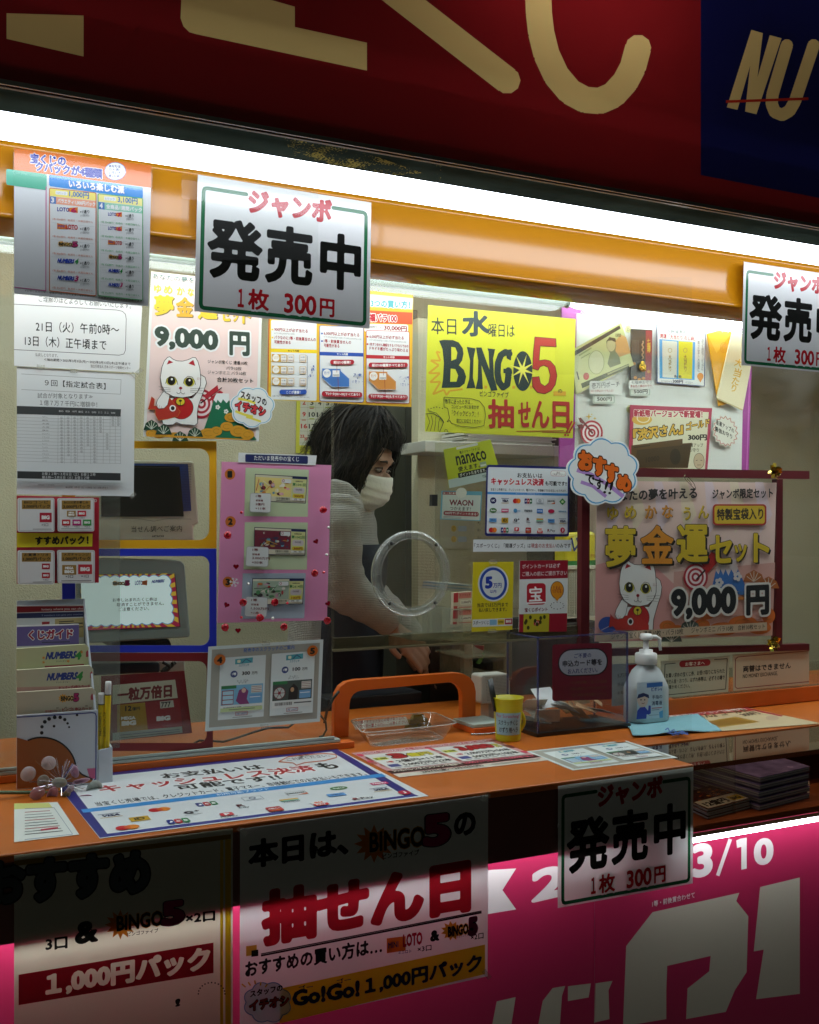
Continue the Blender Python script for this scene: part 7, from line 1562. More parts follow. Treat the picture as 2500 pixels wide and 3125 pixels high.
# ---- yellow cup
cp = Pz(1551, 2258, ZC); rb_ = abs(Pz(1596, 2258, ZC).x - Pz(1506, 2258, ZC).x) * .47
zt_ = ZC + .125
top = Py(1549, 2128, cp.y); zt_ = top.z; rt = rb_ * 1.22
ce = empty('plastic_cup', (cp.x, cp.y, ZC), 'yellow plastic cup with a blue handwritten label on the counter', 'cup')
ym = mat((214, 206, 40), .35, trans=.25)
b = MB(); h = zt_ - ZC; b.lathe((cp.x, cp.y, ZC + .0006), [(.0001, 0), (rb_, 0), (rb_ * 1.01, .002), (rb_ * 1.1, h * .5), (rt, h - .003), (rt * 1.04, h - .002), (rt * 1.04, h), (rt * .97, h), (rb_ * 1.05, h * .5), (rb_ * .95, .004), (.0001, .003)], ym, 32); b.build('body', ce)
b = MB(); a0 = R_(-25); 
b.tube([(cp.x + math.cos(a0) * (rb_ * 1.0 + .008 * math.sin(math.pi * t)), cp.y + math.sin(a0) * (rb_ * 1.0 + .008 * math.sin(math.pi * t)), ZC + h * (.22 + .45 * t)) for t in [i / 10 for i in range(11)]], .0035, ym, 8); b.build('handle', ce)
# curved label
b = MB(); lm = mat((150, 186, 196), .6); vv = []; N = 16
cd0 = math.atan2(EYE.y - cp.y, EYE.x - cp.x)
def lab(t, z, e=.0008): k = (z - ZC) / h; r = rb_ * (1 + .22 * k) + e; a = cd0 - R_(58) + R_(116) * t; return Vector((cp.x + r * math.cos(a), cp.y + r * math.sin(a), z))
zl0, zl1 = ZC + h * .17, ZC + h * .68
b.add([lab(i / N, zl0) for i in range(N + 1)] + [lab(i / N, zl1) for i in range(N + 1)], [(i, i + 1, N + 2 + i, N + 1 + i) for i in range(N)], lm, True)
lo = b.build('label', ce)
S = Sheet(cp, (math.cos(cd0), math.sin(cd0), 0)); S.pm = dict(rough=.6)
S.m = lambda x, y: lab(x / 100, zl1 + (zl0 - zl1) * y / 100, .0011)
S.n = Vector((math.cos(cd0), math.sin(cd0), 0))
S.t('For Scratching!', 8, 26, 92, None, 20, (176, 90, 120), b=.012); S.t('スクラッチくじ', 14, 56, 86, None, 24, (30, 34, 36), b=.02); S.t('けずり用ヘラ', 16, 90, 88, None, 26, (30, 34, 36), b=.02)
S.build('lettering', parent=lo)
b = MB(); 
for k in range(3): 
    p0, p1 = Py(*WJ(1010 + k * 9, 1530), cp.y + .004 * k), Py(*WJ(965 + k * 10, 1292 - k * 6), cp.y + .012 + .004 * k); b.tube([p0, p1], .0032, mat((34, 36, 34), .4), 6)
    bo = b.build('scratch_stick', label=['leftmost dark stick leaning in the yellow cup', 'middle dark stick leaning in the yellow cup', 'right dark stick leaning in the yellow cup'][k], cat='stick', group='dark sticks in the yellow cup'); b = MB()
# ---- acrylic collection box
f0, f1 = Pz(1645, 2250, ZC), Pz(1911, 2219, ZC); bk_ = Pz(1596, 2228, ZC)
fy = (f0.y + f1.y) / 2; zt2 = Py(1645, 1950, fy).z; by = bk_.y + .04; f0x, f1x = f0.x, f1.x
bx = empty('collection_box', ((f0x + f1x) / 2, (fy + by) / 2, ZC), 'clear acrylic collection box with a red sign and slips inside', 'box')
am = glass((251, 252, 254), 1.2, .02, (170, 176, 196)); em_ = glass((225, 227, 242), 2, .4, (90, 96, 150)); t = .003; z0 = ZC + .009
b = MB(); b.box((f0x, fy, z0), (f1x, fy + t, zt2), am); b.box((f0x, by - t, z0), (f1x, by, zt2), am); b.box((f0x, fy + t + .0002, z0), (f0x + t, by - t - .0002, zt2), am); b.box((f1x - t, fy + t + .0002, z0), (f1x, by - t - .0002, zt2), am); b.build('walls', bx)
b = MB()
for (x, y) in ((f0x, fy), (f1x, fy), (f0x, by), (f1x, by)): b.box((x - .0016, y - .0016, z0), (x + .0016, y + .0016, zt2 + .001), em_)
for (a, c) in (((f0x, fy), (f1x, fy)), ((f0x, by), (f1x, by)), ((f0x, fy), (f0x, by)), ((f1x, fy), (f1x, by))): b.box((a[0] - .0014, a[1] - .0014, zt2 + .0012), (c[0] + .0014, c[1] + .0014, zt2 + .004), em_)
b.build('edges', bx)
b = MB(); b.box((f0x - .006, fy - .006, ZC + .0006), (f1x + .006, by + .006, ZC + .0088), mat((26, 24, 22), .3)); b.build('base', bx, bevel=.001)
S = vs_(fy + .012, PXW); S.pm = dict(rough=.35)
S.poly(S.rpts(1686, 1967, 1868, 2140, 8, sl=-.03), (130, 18, 44)); S.poly(S.rpts(1703, 1982, 1856, 2066, 40, sl=-.04), (24, 24, 30)); S.poly(S.rpts(1707, 1986, 1852, 2062, 36, sl=-.04), (190, 196, 206))
S.px(WI); S.t('ご不要の', 130, 1502, 258, 1494, 36, (50, 56, 120), b=.02); S.t('申込カード等を', 42, 1568, 340, 1552, 50, (40, 40, 50), b=.035); S.t('お入れください。', 82, 1620, 305, 1606, 40, (50, 56, 120), b=.02)
for k, y in enumerate((1688, 1735, 1782)): S.t(('ハズレ券を対象に「宝くじの日記念', 'お楽しみ抽せん」が行われますので', 'ハズレ券はお持ち帰りください')[k], 100, y + 8, 375, y - 2, 26, (120, 84, 30), b=.01)
S.build('red_sign', parent=bx)
random.seed(14)
cols_ = [(206, 204, 196), (176, 140, 100), (196, 190, 176), (190, 150, 110), (210, 212, 208)]
for k in range(16):
    b = MB(); cx, cy = random.uniform(f0x + .025, f1x - .025), random.uniform(fy + .02, by - .02); a = random.uniform(0, 3.1); w, hh = random.uniform(.022, .04), random.uniform(.03, .055); tz = random.uniform(.2, 1.1)
    ux = Vector((math.cos(a), math.sin(a), 0)); uy = Vector((-math.sin(a) * math.cos(tz), math.cos(a) * math.cos(tz), math.sin(tz)))
    c = Vector((cx, cy, z0 + .008 + .0022 * k)); P4 = [c - ux * w, c + ux * w, c + ux * w + uy * hh, c - ux * w + uy * hh]
    P4 = [Vector((min(max(p.x, f0x + .005), f1x - .005), min(max(p.y, fy + .014), by - .005), max(p.z, z0 + .002))) for p in P4]
    b.slab(P4, ux.cross(uy), .0008, mat(cols_[k % 5], .6)); o = b.build('discarded_slip', label='folded discarded slip lying in the clear collection box', cat='slip', group='discarded slips in the collection box')
# ---- sanitizer bottle and cloth
bc = Pz(1972, 2199, ZC + .002)
be = empty('sanitizer_bottle', (bc.x, bc.y, ZC + .002), 'white pump bottle of hand sanitizer on the pale blue cloth', 'bottle')
pxm = (Py(2028, 2180, bc.y) - Py(1917, 2180, bc.y)).length; rw = pxm / 2 * .98
zof = lambda v: Py(1972, v, bc.y).z
bm_ = mat((206, 214, 216), .25, trans=.15, coat=.2)
zb_ = ZC + .0025; H1 = zof(2100); Hs = zof(2045); Hn = zof(2030); Hc = zof(1995)
def rsq(b, prof, m): b.lathe((bc.x, bc.y, 0), prof, m, 40, sx=1, sy=.68, sq=4, rot=0)
b = MB(); rsq(b, [(.0001, zb_), (rw * .9, zb_), (rw * .96, zb_ + .003), (rw * .96, H1), (rw * .92, H1 + .008), (rw * .62, Hs), (rw * .40, Hn), (rw * .38, Hn + .003), (.0001, Hn + .003)], bm_); b.build('body', be)
b = MB(); b.lathe((bc.x, bc.y, 0), [(rw * .47, Hn + .0032), (rw * .49, Hn + .004), (rw * .48, Hc), (rw * .44, Hc + .002), (rw * .30, Hc + .0025), (rw * .30, zof(1982)), (rw * .13, zof(1981)), (rw * .12, zof(1952)), (.0001, zof(1952))], mat((222, 224, 222), .3), 28)
hz = zof(1945)
b.lathe((bc.x, bc.y, 0), [(.0001, zof(1952)), (rw * .26, zof(1952)), (rw * .30, hz), (rw * .24, zof(1934)), (.0001, zof(1933))], mat((222, 224, 222), .3), 20)
b.tube([(bc.x, bc.y, hz), (bc.x + rw * .45, bc.y - .006, hz + .001), (bc.x + rw * .62, bc.y - .008, hz - .004), (bc.x + rw * .66, bc.y - .009, zof(1986))], [.0052, .0045, .004, .0032], mat((222, 224, 222), .3), 10); b.build('pump', be)
yl = bc.y - rw * .68 * .962
S = vs_(yl - .0005, WN); S.pm = dict(rough=.3)
S.poly([(602, -40), (795, -52), (797, 222), (604, 236)], (196, 210, 220)); S.poly([(676, -36), (795, -46), (795, -14), (676, -2)], (60, 110, 180))
S.t('ビオレu', 710, 24, 790, 18, 30, (40, 70, 150), b=.03); S.t('手指の', 715, 84, 792, 78, 30, (50, 60, 90), b=.015); S.t('消毒液', 712, 132, 792, 126, 34, (50, 60, 90), b=.015); S.line([(712, 152), (790, 146)], 6, (180, 60, 80)); S.line([(712, 166), (770, 161)], 5, (110, 130, 150)); S.poly([(768, 180), (797, 165), (797, 222), (772, 224)], (90, 160, 206)); S.line([(690, 205), (765, 200)], 4, (140, 150, 160))
# plain drawn figure in blue
S.poly([(598, 235), (605, 170), (625, 146), (660, 140), (685, 170), (690, 130), (705, 132), (706, 190), (690, 200), (675, 196), (672, 230)], (40, 60, 160)); S.ell(645, 92, 40, 52, (222, 196, 180)); S.poly([(602, 80), (612, 48), (650, 36), (690, 50), (694, 78), (660, 62)], (40, 50, 90))
for ex in (632, 660): S.ell(ex, 88, 5, 6, BLK, n=8)
S.line([(636, 112), (648, 118), (660, 110)], 4, (150, 50, 60)); S.build('label_print', parent=be)
b = MB(); S = hs_(ZC, WN); N = 26
def cl(i, j):
    a, c = i / N, j / N
    x = 515 + (1060 - 515) * a + (120 * c) * a * 1.0 + 60 * c; y = 262 - 60 * a + c * (112 + 10 * a)
    p = S.pt(x, y); z = .0022 + .0035 * (math.sin(a * 9 + c * 3) * .5 + .5) * (.3 + c) + .002 * math.sin(c * 13 + a * 4) * c
    return p + Vector((0, 0, max(z, .0016)))
g = [[cl(i, j) for j in range(N + 1)] for i in range(N + 1)]
bw = mat((126, 176, 186), .85, bump=.3, bscale=900)
for i in range(N + 1):
    for j in range(N + 1):
        dx, dy = g[i][j].x - bc.x, g[i][j].y - bc.y
        if abs(dx) < rw * 1.15 and abs(dy) < rw * .9: g[i][j].z = ZC + .0019
vv = [p for r_ in g for p in r_]; m_ = N + 1
b.add(vv, [(i * m_ + j, (i + 1) * m_ + j, (i + 1) * m_ + j + 1, i * m_ + j + 1) for i in range(N) for j in range(N)], bw, True)
clo = b.build('cloth', label='pale blue cloth lying crumpled under the sanitizer bottle', cat='cloth')
md = clo.modifiers.new('thick', 'SOLIDIFY'); md.thickness = .0012; md.offset = -1
S = hs_(ZC + .0078, WN); S.pm = dict(rough=.8)
S.t('ビオレu', 865, 358, 985, 345, 26, (50, 80, 150), b=.03); S.line([(815, 315), (835, 300), (850, 330), (880, 312), (905, 340), (940, 320), (965, 338)], 9, (60, 90, 150)); S.line([(830, 335), (870, 345), (920, 335), (990, 350)], 6, (60, 90, 150)); S.build('cloth_print', parent=clo)
# ---- card rack at the left
rk = empty('card_rack', Pz(240, 2400, ZC), 'white tiered rack of entry cards standing at the left end of the counter', 'rack')
wp = mat((196, 204, 212), .4, mott=.03)
S = vs_(-.082, WK); S.pm = dict(rough=.4)
b = MB(); b.slab([S.pt(*p) for p in [(-140, 1248), (572, 1198), (568, 1838), (-140, 1900)]], (0, -1, 0), .004, wp); b.build('front_panel', rk)
S.z = .0008
S.line([(-140, 1262), (520, 1222), (548, 1226), (556, 1250), (552, 1800), (540, 1812)], 9, (44, 56, 130)); S.poly([(475, 1712), (548, 1708), (546, 1800), (500, 1800)], (190, 90, 130))
for (x, y, r) in ((105, 1302, 17), (143, 1276, 17), (192, 1262, 17), (240, 1262, 16), (280, 1282, 15), (305, 1315, 11), (318, 1348, 9), (186, 1340, 12), (388, 1242, 11), (80, 1345, 15), (78, 1398, 16)): S.ell(x, y, r, r, (26, 26, 28), n=14)
S.poly([(-140, 1440)] + [(80 + 300 * math.cos(R_(a)), 1730 + 292 * math.sin(R_(a))) for a in range(-115, 5, 8)] + [(430, 1760), (520, 1800), (520, 1835), (-140, 1890)], (150, 84, 30)); S.line([(80 + 300 * math.cos(R_(a)), 1730 + 292 * math.sin(R_(a))) for a in range(-115, 5, 8)] + [(430, 1762), (525, 1808)], 14, (28, 24, 20)); S.build('front_print', parent=rk)
b = MB(); yb0 = -.014
P1 = [Py(*WK(455, 222), yb0), Py(*WK(440, 290), yb0 - .004), Py(*WK(560, 1205), -.078), Py(*WK(568, 1838), -.0778)]
zbk = ZC + .001; P2 = [P1[0], P1[1], P1[2], Vector((P1[3].x, P1[3].y, zbk)), Vector((P1[3].x + .0, yb0, zbk))]
b.slab([P2[0], P2[2], P2[3], P2[4]], (1, 0, 0), .003, wp); b.build('side_panel', rk)
b = MB(); S = vs_(yb0, WK); b.slab([S.pt(*p) for p in [(-140, 240), (455, 222), (470, 600), (470, 1900), (-140, 1900)]], (0, -1, 0), .003, wp); b.build('back_plate', rk)
def tier(q, y, t, draw, nm, label, base, cat_='cards'):
    S = vs_(y, WK); S.pm = dict(rough=.5)
    S.base(q, base, t); draw(S); return S.build(nm, label, cat_, 'card stacks in the rack')
def d1(S):
    S.poly([(-140, 290), (445, 285), (446, 325), (-140, 345)], (130, 26, 34)); S.t('lottery where you can cho', 78, 330, 442, 322, 24, (214, 206, 200), b=.02); S.poly([(-140, 350), (446, 335), (446, 380), (-140, 395)], (34, 44, 84)); S.t('7 numbers can give you massive', 78, 380, 438, 368, 18, (150, 160, 180))
    S.poly([(195, 400), (446, 388), (446, 560), (195, 560)], (176, 160, 110)); S.poly([(80, 425), (150, 422), (145, 445), (80, 450)], (150, 40, 44)); S.line([(230, 425), (360, 418)], 9, (60, 56, 44)); S.line([(230, 442), (440, 436)], 11, (60, 56, 44)); S.line([(405, 470), (442, 468)], 8, (70, 66, 50))
tier([(-140, 285), (446, 275), (450, 640), (-140, 660)], -.022, .004, d1, 'booklet', 'booklets with an English red heading at the back of the card rack', (196, 200, 196), 'booklets')
def d2(S): S.poly([(-140, 470), (405, 452), (405, 620), (-140, 640)], (104, 92, 150)); S.t('くじガイド', -40, 586, 355, 572, 88, (150, 30, 60), b=.05, out=WHT, ob=.06); S.line([(80, 606), (325, 600)], 9, (60, 60, 90))
tier([(-140, 460), (405, 443), (406, 660), (-140, 680)], -.030, .005, d2, 'guide_booklet', 'purple guide booklets in the card rack', (214, 214, 214), 'booklets')
def nums_card(y0, x1, extra):
    def d(S):
        S.t('NUMBERS', 110 + extra, y0 + 108, 375 + extra, y0 + 96, 68, (34, 56, 130), b=.055, sk=.25); S.t('4', 362 + extra, y0 + 110, 420 + extra, y0 + 106, 82, (50, 140, 60), b=.055, sk=.25); S.t('ナンバーズ フォー', 205, y0 + 130, 325, y0 + 124, 16, (40, 50, 90), b=.015)
        if not extra:
            for (x, y) in ((95, y0 + 130), (430, y0 + 40), (95, y0 + 90), (310, y0 + 120)): S.star(x, y, 16, 7, 5, (206, 130, 50))
            S.line([(105, y0 + 168), (450, y0 + 150)], 12, (150, 50, 60))
        else: S.poly([(-140, y0 + 165), (505, y0 + 145), (505, y0 + 200), (-140, y0 + 215)], (190, 150, 140)); S.t('ナンバーズ4申込カード', 225, y0 + 190, 500, y0 + 172, 36, (150, 40, 60), b=.03)
        S.poly([(x1 - 25, y0 + 40), (x1 - 12, y0 + 22), (x1 - 2, y0 + 38), (x1 - 2, y0 + 80), (x1 - 25, y0 + 84)], (170, 60, 70))
    return d
tier([(-140, 662), (465, 622), (492, 650), (497, 850), (-140, 880)], -.044, .010, nums_card(650, 492, 0), 'entry_card', 'upper pale yellow numbers entry cards with stars in the rack', (190, 194, 150))
tier([(-140, 850), (500, 808), (530, 838), (534, 1030), (-140, 1070)], -.057, .010, nums_card(835, 528, 10), 'entry_card', 'lower cream numbers entry cards with a pink band in the rack', (190, 188, 160))
def d5(S): loto(S, 232, 1130, 406, 74, 'bingo', sl=-.03); S.t('ビンゴ5 申込カード', 258, 1212, 516, 1200, 32, (160, 50, 60), b=.03); S.t('数字選択式宝くじ', 110, 1222, 245, 1214, 22, (176, 100, 100), b=.02); S.poly([(508, 1075), (520, 1052), (533, 1072), (533, 1108), (508, 1110)], (170, 60, 70)); S.line([(280, 1175), (300, 1174)], 5, BLK); S.line([(460, 1163), (482, 1162)], 5, BLK); S.line([(205, 1181), (226, 1180)], 5, BLK)
tier([(-140, 1045), (525, 1005), (553, 1035), (558, 1235), (-140, 1270)], -.069, .009, d5, 'entry_card', 'frontmost cream bingo entry cards in the rack', (186, 180, 156))
# pencils and their box
pb0 = empty('pencil_box', Py(*WK(640, 1850), -.075), 'narrow white pencil box clipped to the right side of the card rack', 'pencil box')
S = vs_(-.080, WK); b = MB(); f4 = [S.pt(*p) for p in [(576, 1552), (700, 1524), (702, 1842), (574, 1858)]]
b.slab(f4, (0, -1, 0), .003, wp); b.build('front', pb0, bevel=.0008)
b = MB(); b.slab([f4[1] + Vector((0, .0032, 0)), f4[1] + Vector((0, .03, .004)), f4[2] + Vector((0, .03, 0)), f4[2] + Vector((0, .0032, 0))], (1, 0, 0), .003, wp); b.slab([p + Vector((0, .0332, 0)) for p in f4], (0, -1, 0), .003, wp); b.build('sides', pb0)
def pencil(pt, pb_, y, label, txt):
    a, c = Py(*WK(*pt), y), Py(*WK(*pb_), y); d = (a - c); b = MB(); e = c + d * .84
    b.tube([c, e], .0052, mat((222, 190, 30), .35), 6, smooth=False); o = b.build('pencil', label=label, cat='pencil', group='yellow pencils in the white box')
    b = MB(); b.tube([e, e + d * .13, a], [.0053, .0053, .0048], mat((214, 214, 212), .5), 10); b.build('paper_cap', o); b = MB(); b.tube([e, e + d * .012], .0055, mat((24, 24, 22), .4), 10); b.build('dark_ring', o)
    S = vs_(y - .0056, WK); S.pm = dict(rough=.5); x, yy = pb_; S.t(txt, x - 22, yy - 270, x + 2, None, 215, (60, 56, 24)); S.build('imprint', parent=o)
pencil((664, 948), (640, 1700), -.066, 'taller yellow pencil with a white cap beside the card rack', 'カ\nン\nタ\nン\n記\n念'); pencil((602, 1048), (600, 1700), -.063, 'shorter yellow pencil with a white cap beside the card rack', '試\n験\n用\n鉛\n筆')
# ---- flower decoration
fo_ = empty('flower_decoration', Pz(190, 2440, ZC), 'pinkish white artificial petals with silver tinsel in front of the card rack', 'decoration')
pm_ = [mat((222, 190, 206), .4, trans=.4), mat((232, 226, 232), .4, trans=.4), mat((206, 212, 206), .4, trans=.4), mat((214, 210, 184), .4, trans=.4)]
random.seed(31)
for k, (x, y, rx, ry, rot, dy, ci) in enumerate(((140, 1665, 62, 66, 0, 0, 1), (365, 1735, 36, 66, .35, .01, 0), (92, 1825, 55, 62, 0, .0, 2), (236, 1835, 70, 46, -.3, -.02, 2), (172, 1940, 46, 72, -.3, -.01, 0), (290, 1950, 32, 72, -.45, -.02, 3), (425, 1822, 75, 24, .2, .0, 0), (540, 1890, 74, 80, 0, .005, 2), (430, 1975, 85, 30, .25, -.03, 0), (40, 1930, 70, 60, .2, -.02, 0), (-40, 1760, 70, 70, 0, 0, 1), (330, 1890, 40, 30, .9, -.03, 1))):
    b = MB(); c = Py(*WK(x, y), -.125 + dy); s_ = (Py(*WK(x + 100, y), -.125 + dy) - c).length / 100; s_v = (Py(*WK(x, y - 100), -.125 + dy) - c).length / 100; n = 22; vv = []
    tilt = random.uniform(-.4, .4)
    for ring_ in (1, .6, .01):
        for j in range(n):
            t = 2 * math.pi * j / n; px_, pz_ = rx * ring_ * math.cos(t), ry * ring_ * math.sin(t); X, Z_ = px_ * math.cos(rot) - pz_ * math.sin(rot), px_ * math.sin(rot) + pz_ * math.cos(rot)
            vv.append(c + Vector((X * s_, -.008 * (1 - ring_ ** 2) * -1 + tilt * X * s_ - .3 * Z_ * s_v, Z_ * s_v)))
    b.add(vv, [(i * n + j, i * n + (j + 1) % n, (i + 1) * n + (j + 1) % n, (i + 1) * n + j) for i in range(2) for j in range(n)] + [tuple(range(2 * n, 3 * n))], pm_[ci], True)
    o = b.build('petal', fo_); md = o.modifiers.new('thick', 'SOLIDIFY'); md.thickness = .0008
b = MB(); tn = mat((200, 196, 200), .15, metal=.9); c = Py(*WK(250, 1830), -.115)
for k in range(110):
    d = Vector((random.gauss(0, 1), random.gauss(0, .6), random.gauss(0, .8))).normalized() * random.uniform(.02, .055); s_ = Vector((random.gauss(0, 1), random.gauss(0, 1), random.gauss(0, 1))).normalized() * .0006
    b.add([c - s_, c + s_, c + d + s_, c + d - s_], [(0, 1, 2, 3)], tn)
b.build('tinsel', fo_, fixn=False); b = MB(); b.tube([Vector((c.x - .25, c.y + .01, ZC + .006)), Vector((c.x - .1, c.y, ZC + .012)), c + Vector((0, .012, -.02)), c], .003, mat((90, 110, 80), .6), 8); b.build('stem', fo_)
# ---- magazines on the lower shelf
def mags(fx, q, n, dz, base, cover, nm, label, group, th):
    """q: front-left, front-right, back-right, back-left (pixels, on the shelf top)"""
    for k in range(n):
        z = zs + .001 + k * dz; S = hs_(z + th, WN); S.pm = dict(rough=.25); m = .004 * math.sin(k * 2.1)
        p4 = [Pz(*WN(*p), zs) for p in q]; p4 = [Vector((p.x + m, p.y + m * .5, z + th)) for p in p4]
        cv = mat(cover, .2, mott=.4, mscale=30, key=nm); c0 = sum(p4, Vector()) / 4; ins = [c0 + (p - c0) * .985 for p in p4]; dz_ = Vector((0, 0, -1))
        S.mb.slab(p4, (0, 0, 1), th * .16, cv); S.mb.slab([p + dz_ * th * .165 for p in ins], (0, 0, 1), th * .3, mat((206, 206, 204), .7)); S.mb.slab([p + dz_ * th * .47 for p in p4], (0, 0, 1), th * .12, mat(base, .3)); S.mb.slab([p + dz_ * th * .6 for p in ins], (0, 0, 1), th * .28, mat((186, 186, 188), .7)); S.mb.slab([p + dz_ * th * .885 for p in p4], (0, 0, 1), th * .11, mat(base, .3)); S.z = 2e-5
        if nm == 'leaflet_stack' and k == n - 1:
            o, a, d = p4[0], p4[1], p4[3]; S.n = Vector((0, 0, 1)); S.z = 8e-5; S.m = lambda x, y: o + (a - o) * x / 100 + (d - o) * y / 100 
            S.m = lambda x, y: o + (a - o) * (x / 100) + (d - o) * (1 - y / 100)
            S.rect(2, 2, 98, 55, (70, 36, 20)); random.seed(6)
            for j in range(40): S.ell(random.uniform(6, 94), random.uniform(6, 52), 4, 3, random.choice(((170, 90, 40), (206, 150, 80), (120, 40, 30), (60, 30, 16))), n=7)
            S.rect(2, 55, 98, 98, (206, 206, 190)); S.t('12億円', 8, 92, 60, None, 28, (40, 40, 36), b=.05); S.rect(66, 66, 94, 92, (196, 170, 60)); S.t('BIG', 70, 88, 90, None, 16, (50, 40, 20), b=.05)
        S.build(nm, label[k], 'magazine', group)
mags(0, [(1135, 990), (1455, 905), (1200, 790), (900, 880)], 4, .0048, (150, 152, 140), (120, 70, 40), 'leaflet_stack', ['lowest prize leaflet in the small stack beside the counter corner', 'second leaflet from the bottom of the small stack', 'third leaflet from the bottom of the small stack', 'top prize leaflet with a brown picture beside the counter corner'], 'prize leaflets on the shelf', .004)
mags(0, [(1525, 925), (1900, 830), (1360, 640), (930, 740)], 5, .0135, (120, 116, 142), (150, 140, 196), 'magazine', ['lowest purple magazine of the pile', 'second purple magazine from the bottom of the pile', 'middle purple magazine of the pile', 'second purple magazine from the top of the pile', 'topmost purple magazine of the pile on the shelf'], 'purple magazines on the shelf', .010)
b = MB(); S = vs_(-.14, WN); p = [Px(*WN(x, y), Pz(*WN(1500, 640), zs + .09).x) for x, y in ((1345, 575), (1650, 690), (1650, 760), (1345, 640))]
p0 = Pz(*WN(1345, 600), zs + .09)
b.box((p0.x, YCF + .06, zs + .0005), (p0.x + .003, .08, zs + .095), glass((246, 246, 245), 1.4, .12, (170, 150, 130))); b.build('shelf_divider', label='clear acrylic divider on the shelf behind the purple magazines', cat='divider')
S = hs_(zs + .006, WN); S.pm = dict(rough=.4); S.base([(1420, 650), (1560, 640), (1900, 700), (1900, 800), (1640, 715)], (206, 196, 186), .004); S.poly([(1500, 655), (1600, 650), (1800, 700), (1640, 712)], (150, 40, 60)); S.build('red_booklet', 'white and red booklet lying deep on the right shelf', 'booklet')
# ================================================================== the seller
YQ = .62
Q = lambda u, v, d=0: Py(u, v, YQ + d)
skin = mat((168, 132, 112), .55, mott=.05, mscale=30)
def remesh(mb, vox, name, parent, loc, sm=3, extra=None, m=None):
    me = bpy.data.meshes.new(name); loc = Vector(loc); me.from_pydata([p - loc for p in mb.v], [], mb.f); me.update()
    o = bpy.data.objects.new(name, me); COL.objects.link(o)
    r = o.modifiers.new('r', 'REMESH'); r.mode = 'VOXEL'; r.voxel_size = vox; r.use_smooth_shade = True
    s = o.modifiers.new('s', 'SMOOTH'); s.factor = .5; s.iterations = sm
    dg = bpy.context.evaluated_depsgraph_get(); dg.update(); out = bpy.data.meshes.new_from_object(o.evaluated_get(dg))
    bpy.data.objects.remove(o)
    out.materials.clear(); out.materials.append(m)
    if extra:
        bm = bmesh.new(); bm.from_mesh(out)
        for i, mm in enumerate(extra.mats): out.materials.append(mm)
        vs = [bm.verts.new(p - loc) for p in extra.v]
        for f, mi, sm_ in zip(extra.f, extra.m, extra.sm):
            ff = bm.faces.new([vs[k] for k in f]); ff.material_index = mi + 1; ff.smooth = True
        bm.to_mesh(out); bm.free()
    out.polygons.foreach_set('use_smooth', [True] * len(out.polygons))
    out.name = name
    return link(name, out, loc, parent)
fw = Vector((CT, -ST, 0)); fv = Vector((ST, CT, 0))
yaw = R_(70); f_ = (fw * math.sin(yaw) - fv * math.cos(yaw)).normalized(); pit = R_(22)
hf = (f_ * math.cos(pit) - Vector((0, 0, 1)) * math.sin(pit)).normalized(); hl = Vector((0, 0, 1)).cross(f_).normalized(); hu = hf.cross(hl).normalized()
hc = Q(1098, 1402)
HL = lambda x, y, z: hc + hf * x + hl * y + hu * z
def ell(b, c, rx, ry, rz, n=20, k=14, m=None):
    vs = []; fs = []
    for i in range(k + 1):
        t = math.pi * i / k; r = max(1e-3, math.sin(t)); h = -math.cos(t)
        for j in range(n): a = 2 * math.pi * j / n; vs.append(HL(c[0] + rx * r * math.cos(a), c[1] + ry * r * math.sin(a), c[2] + rz * h))
    for i in range(k):
        for j in range(n): fs.append((i * n + j, i * n + (j + 1) % n, (i + 1) * n + (j + 1) % n, (i + 1) * n + j))
    b.add(vs, fs, m or skin, True)
b = MB()
ell(b, (-.012, 0, .015), .092, .074, .092); ell(b, (.018, 0, -.045), .066, .058, .068); ell(b, (.05, 0, -.088), .03, .03, .024)       # skull, face, chin
ell(b, (.088, 0, -.03), .016, .012, .026); ell(b, (.094, 0, -.042), .012, .014, .010)                                               # nose
ell(b, (.068, 0, .022), .016, .052, .012); ell(b, (.058, .038, -.03), .022, .022, .02); ell(b, (.058, -.038, -.03), .022, .022, .02)  # brow, cheeks
for s_ in (1, -1): ell(b, (-.005, s_ * .074, -.015), .02, .008, .032)
nk = HL(-.02, 0, -.10); chest = Q(1030, 1600, .02); waist = Q(1015, 1850, .03); pel = Vector((waist.x - .01, waist.y, .92))
b.tube([HL(-.02, 0, -.04), nk, nk.lerp(chest, .4)], [.05, .05, .06], skin, 14)
def torso(b, k, m):
    for i in range(14):
        t = i / 13; c = chest.lerp(pel, t) if t > 0 else chest; c = nk.lerp(chest, .55).lerp(pel, t)
        rw_ = .165 * (1 - .18 * math.sin(math.pi * min(1, t * 1.1)) if t > .2 else .55 + .45 * t / .2) * k; rd = .105 * (.75 + .25 * min(1, t / .25)) * k
        n = 16; vs = [];
        for j in range(n): a = 2 * math.pi * j / n; vs.append(c + f_ * rd * math.cos(a) + hl * rw_ * math.sin(a))
        if i == 0: ring0 = []; allv = []
        allv.append(vs)
    vsx = [p for r_ in allv for p in r_]; n = 16
    b.add(vsx, [(i * n + j, i * n + (j + 1) % n, (i + 1) * n + (j + 1) % n, (i + 1) * n + j) for i in range(13) for j in range(n)] + [tuple(range(n)), tuple(range(13 * n, 14 * n))], m, True)
torso(b, .93, skin)
armN = [Q(1020, 1545, -.13), Q(1026, 1610, -.16), Q(1036, 1740, -.16), Q(1052, 1800, -.15), Q(1100, 1832, -.16), Q(1168, 1880, -.17), Q(1198, 1908, -.17)]
armF = [Q(1070, 1545, .13), Q(1085, 1620, .12), Q(1105, 1760, .08), Q(1120, 1810, .04), Q(1165, 1850, -.02), Q(1235, 1912, -.07), Q(1262, 1948, -.08)]
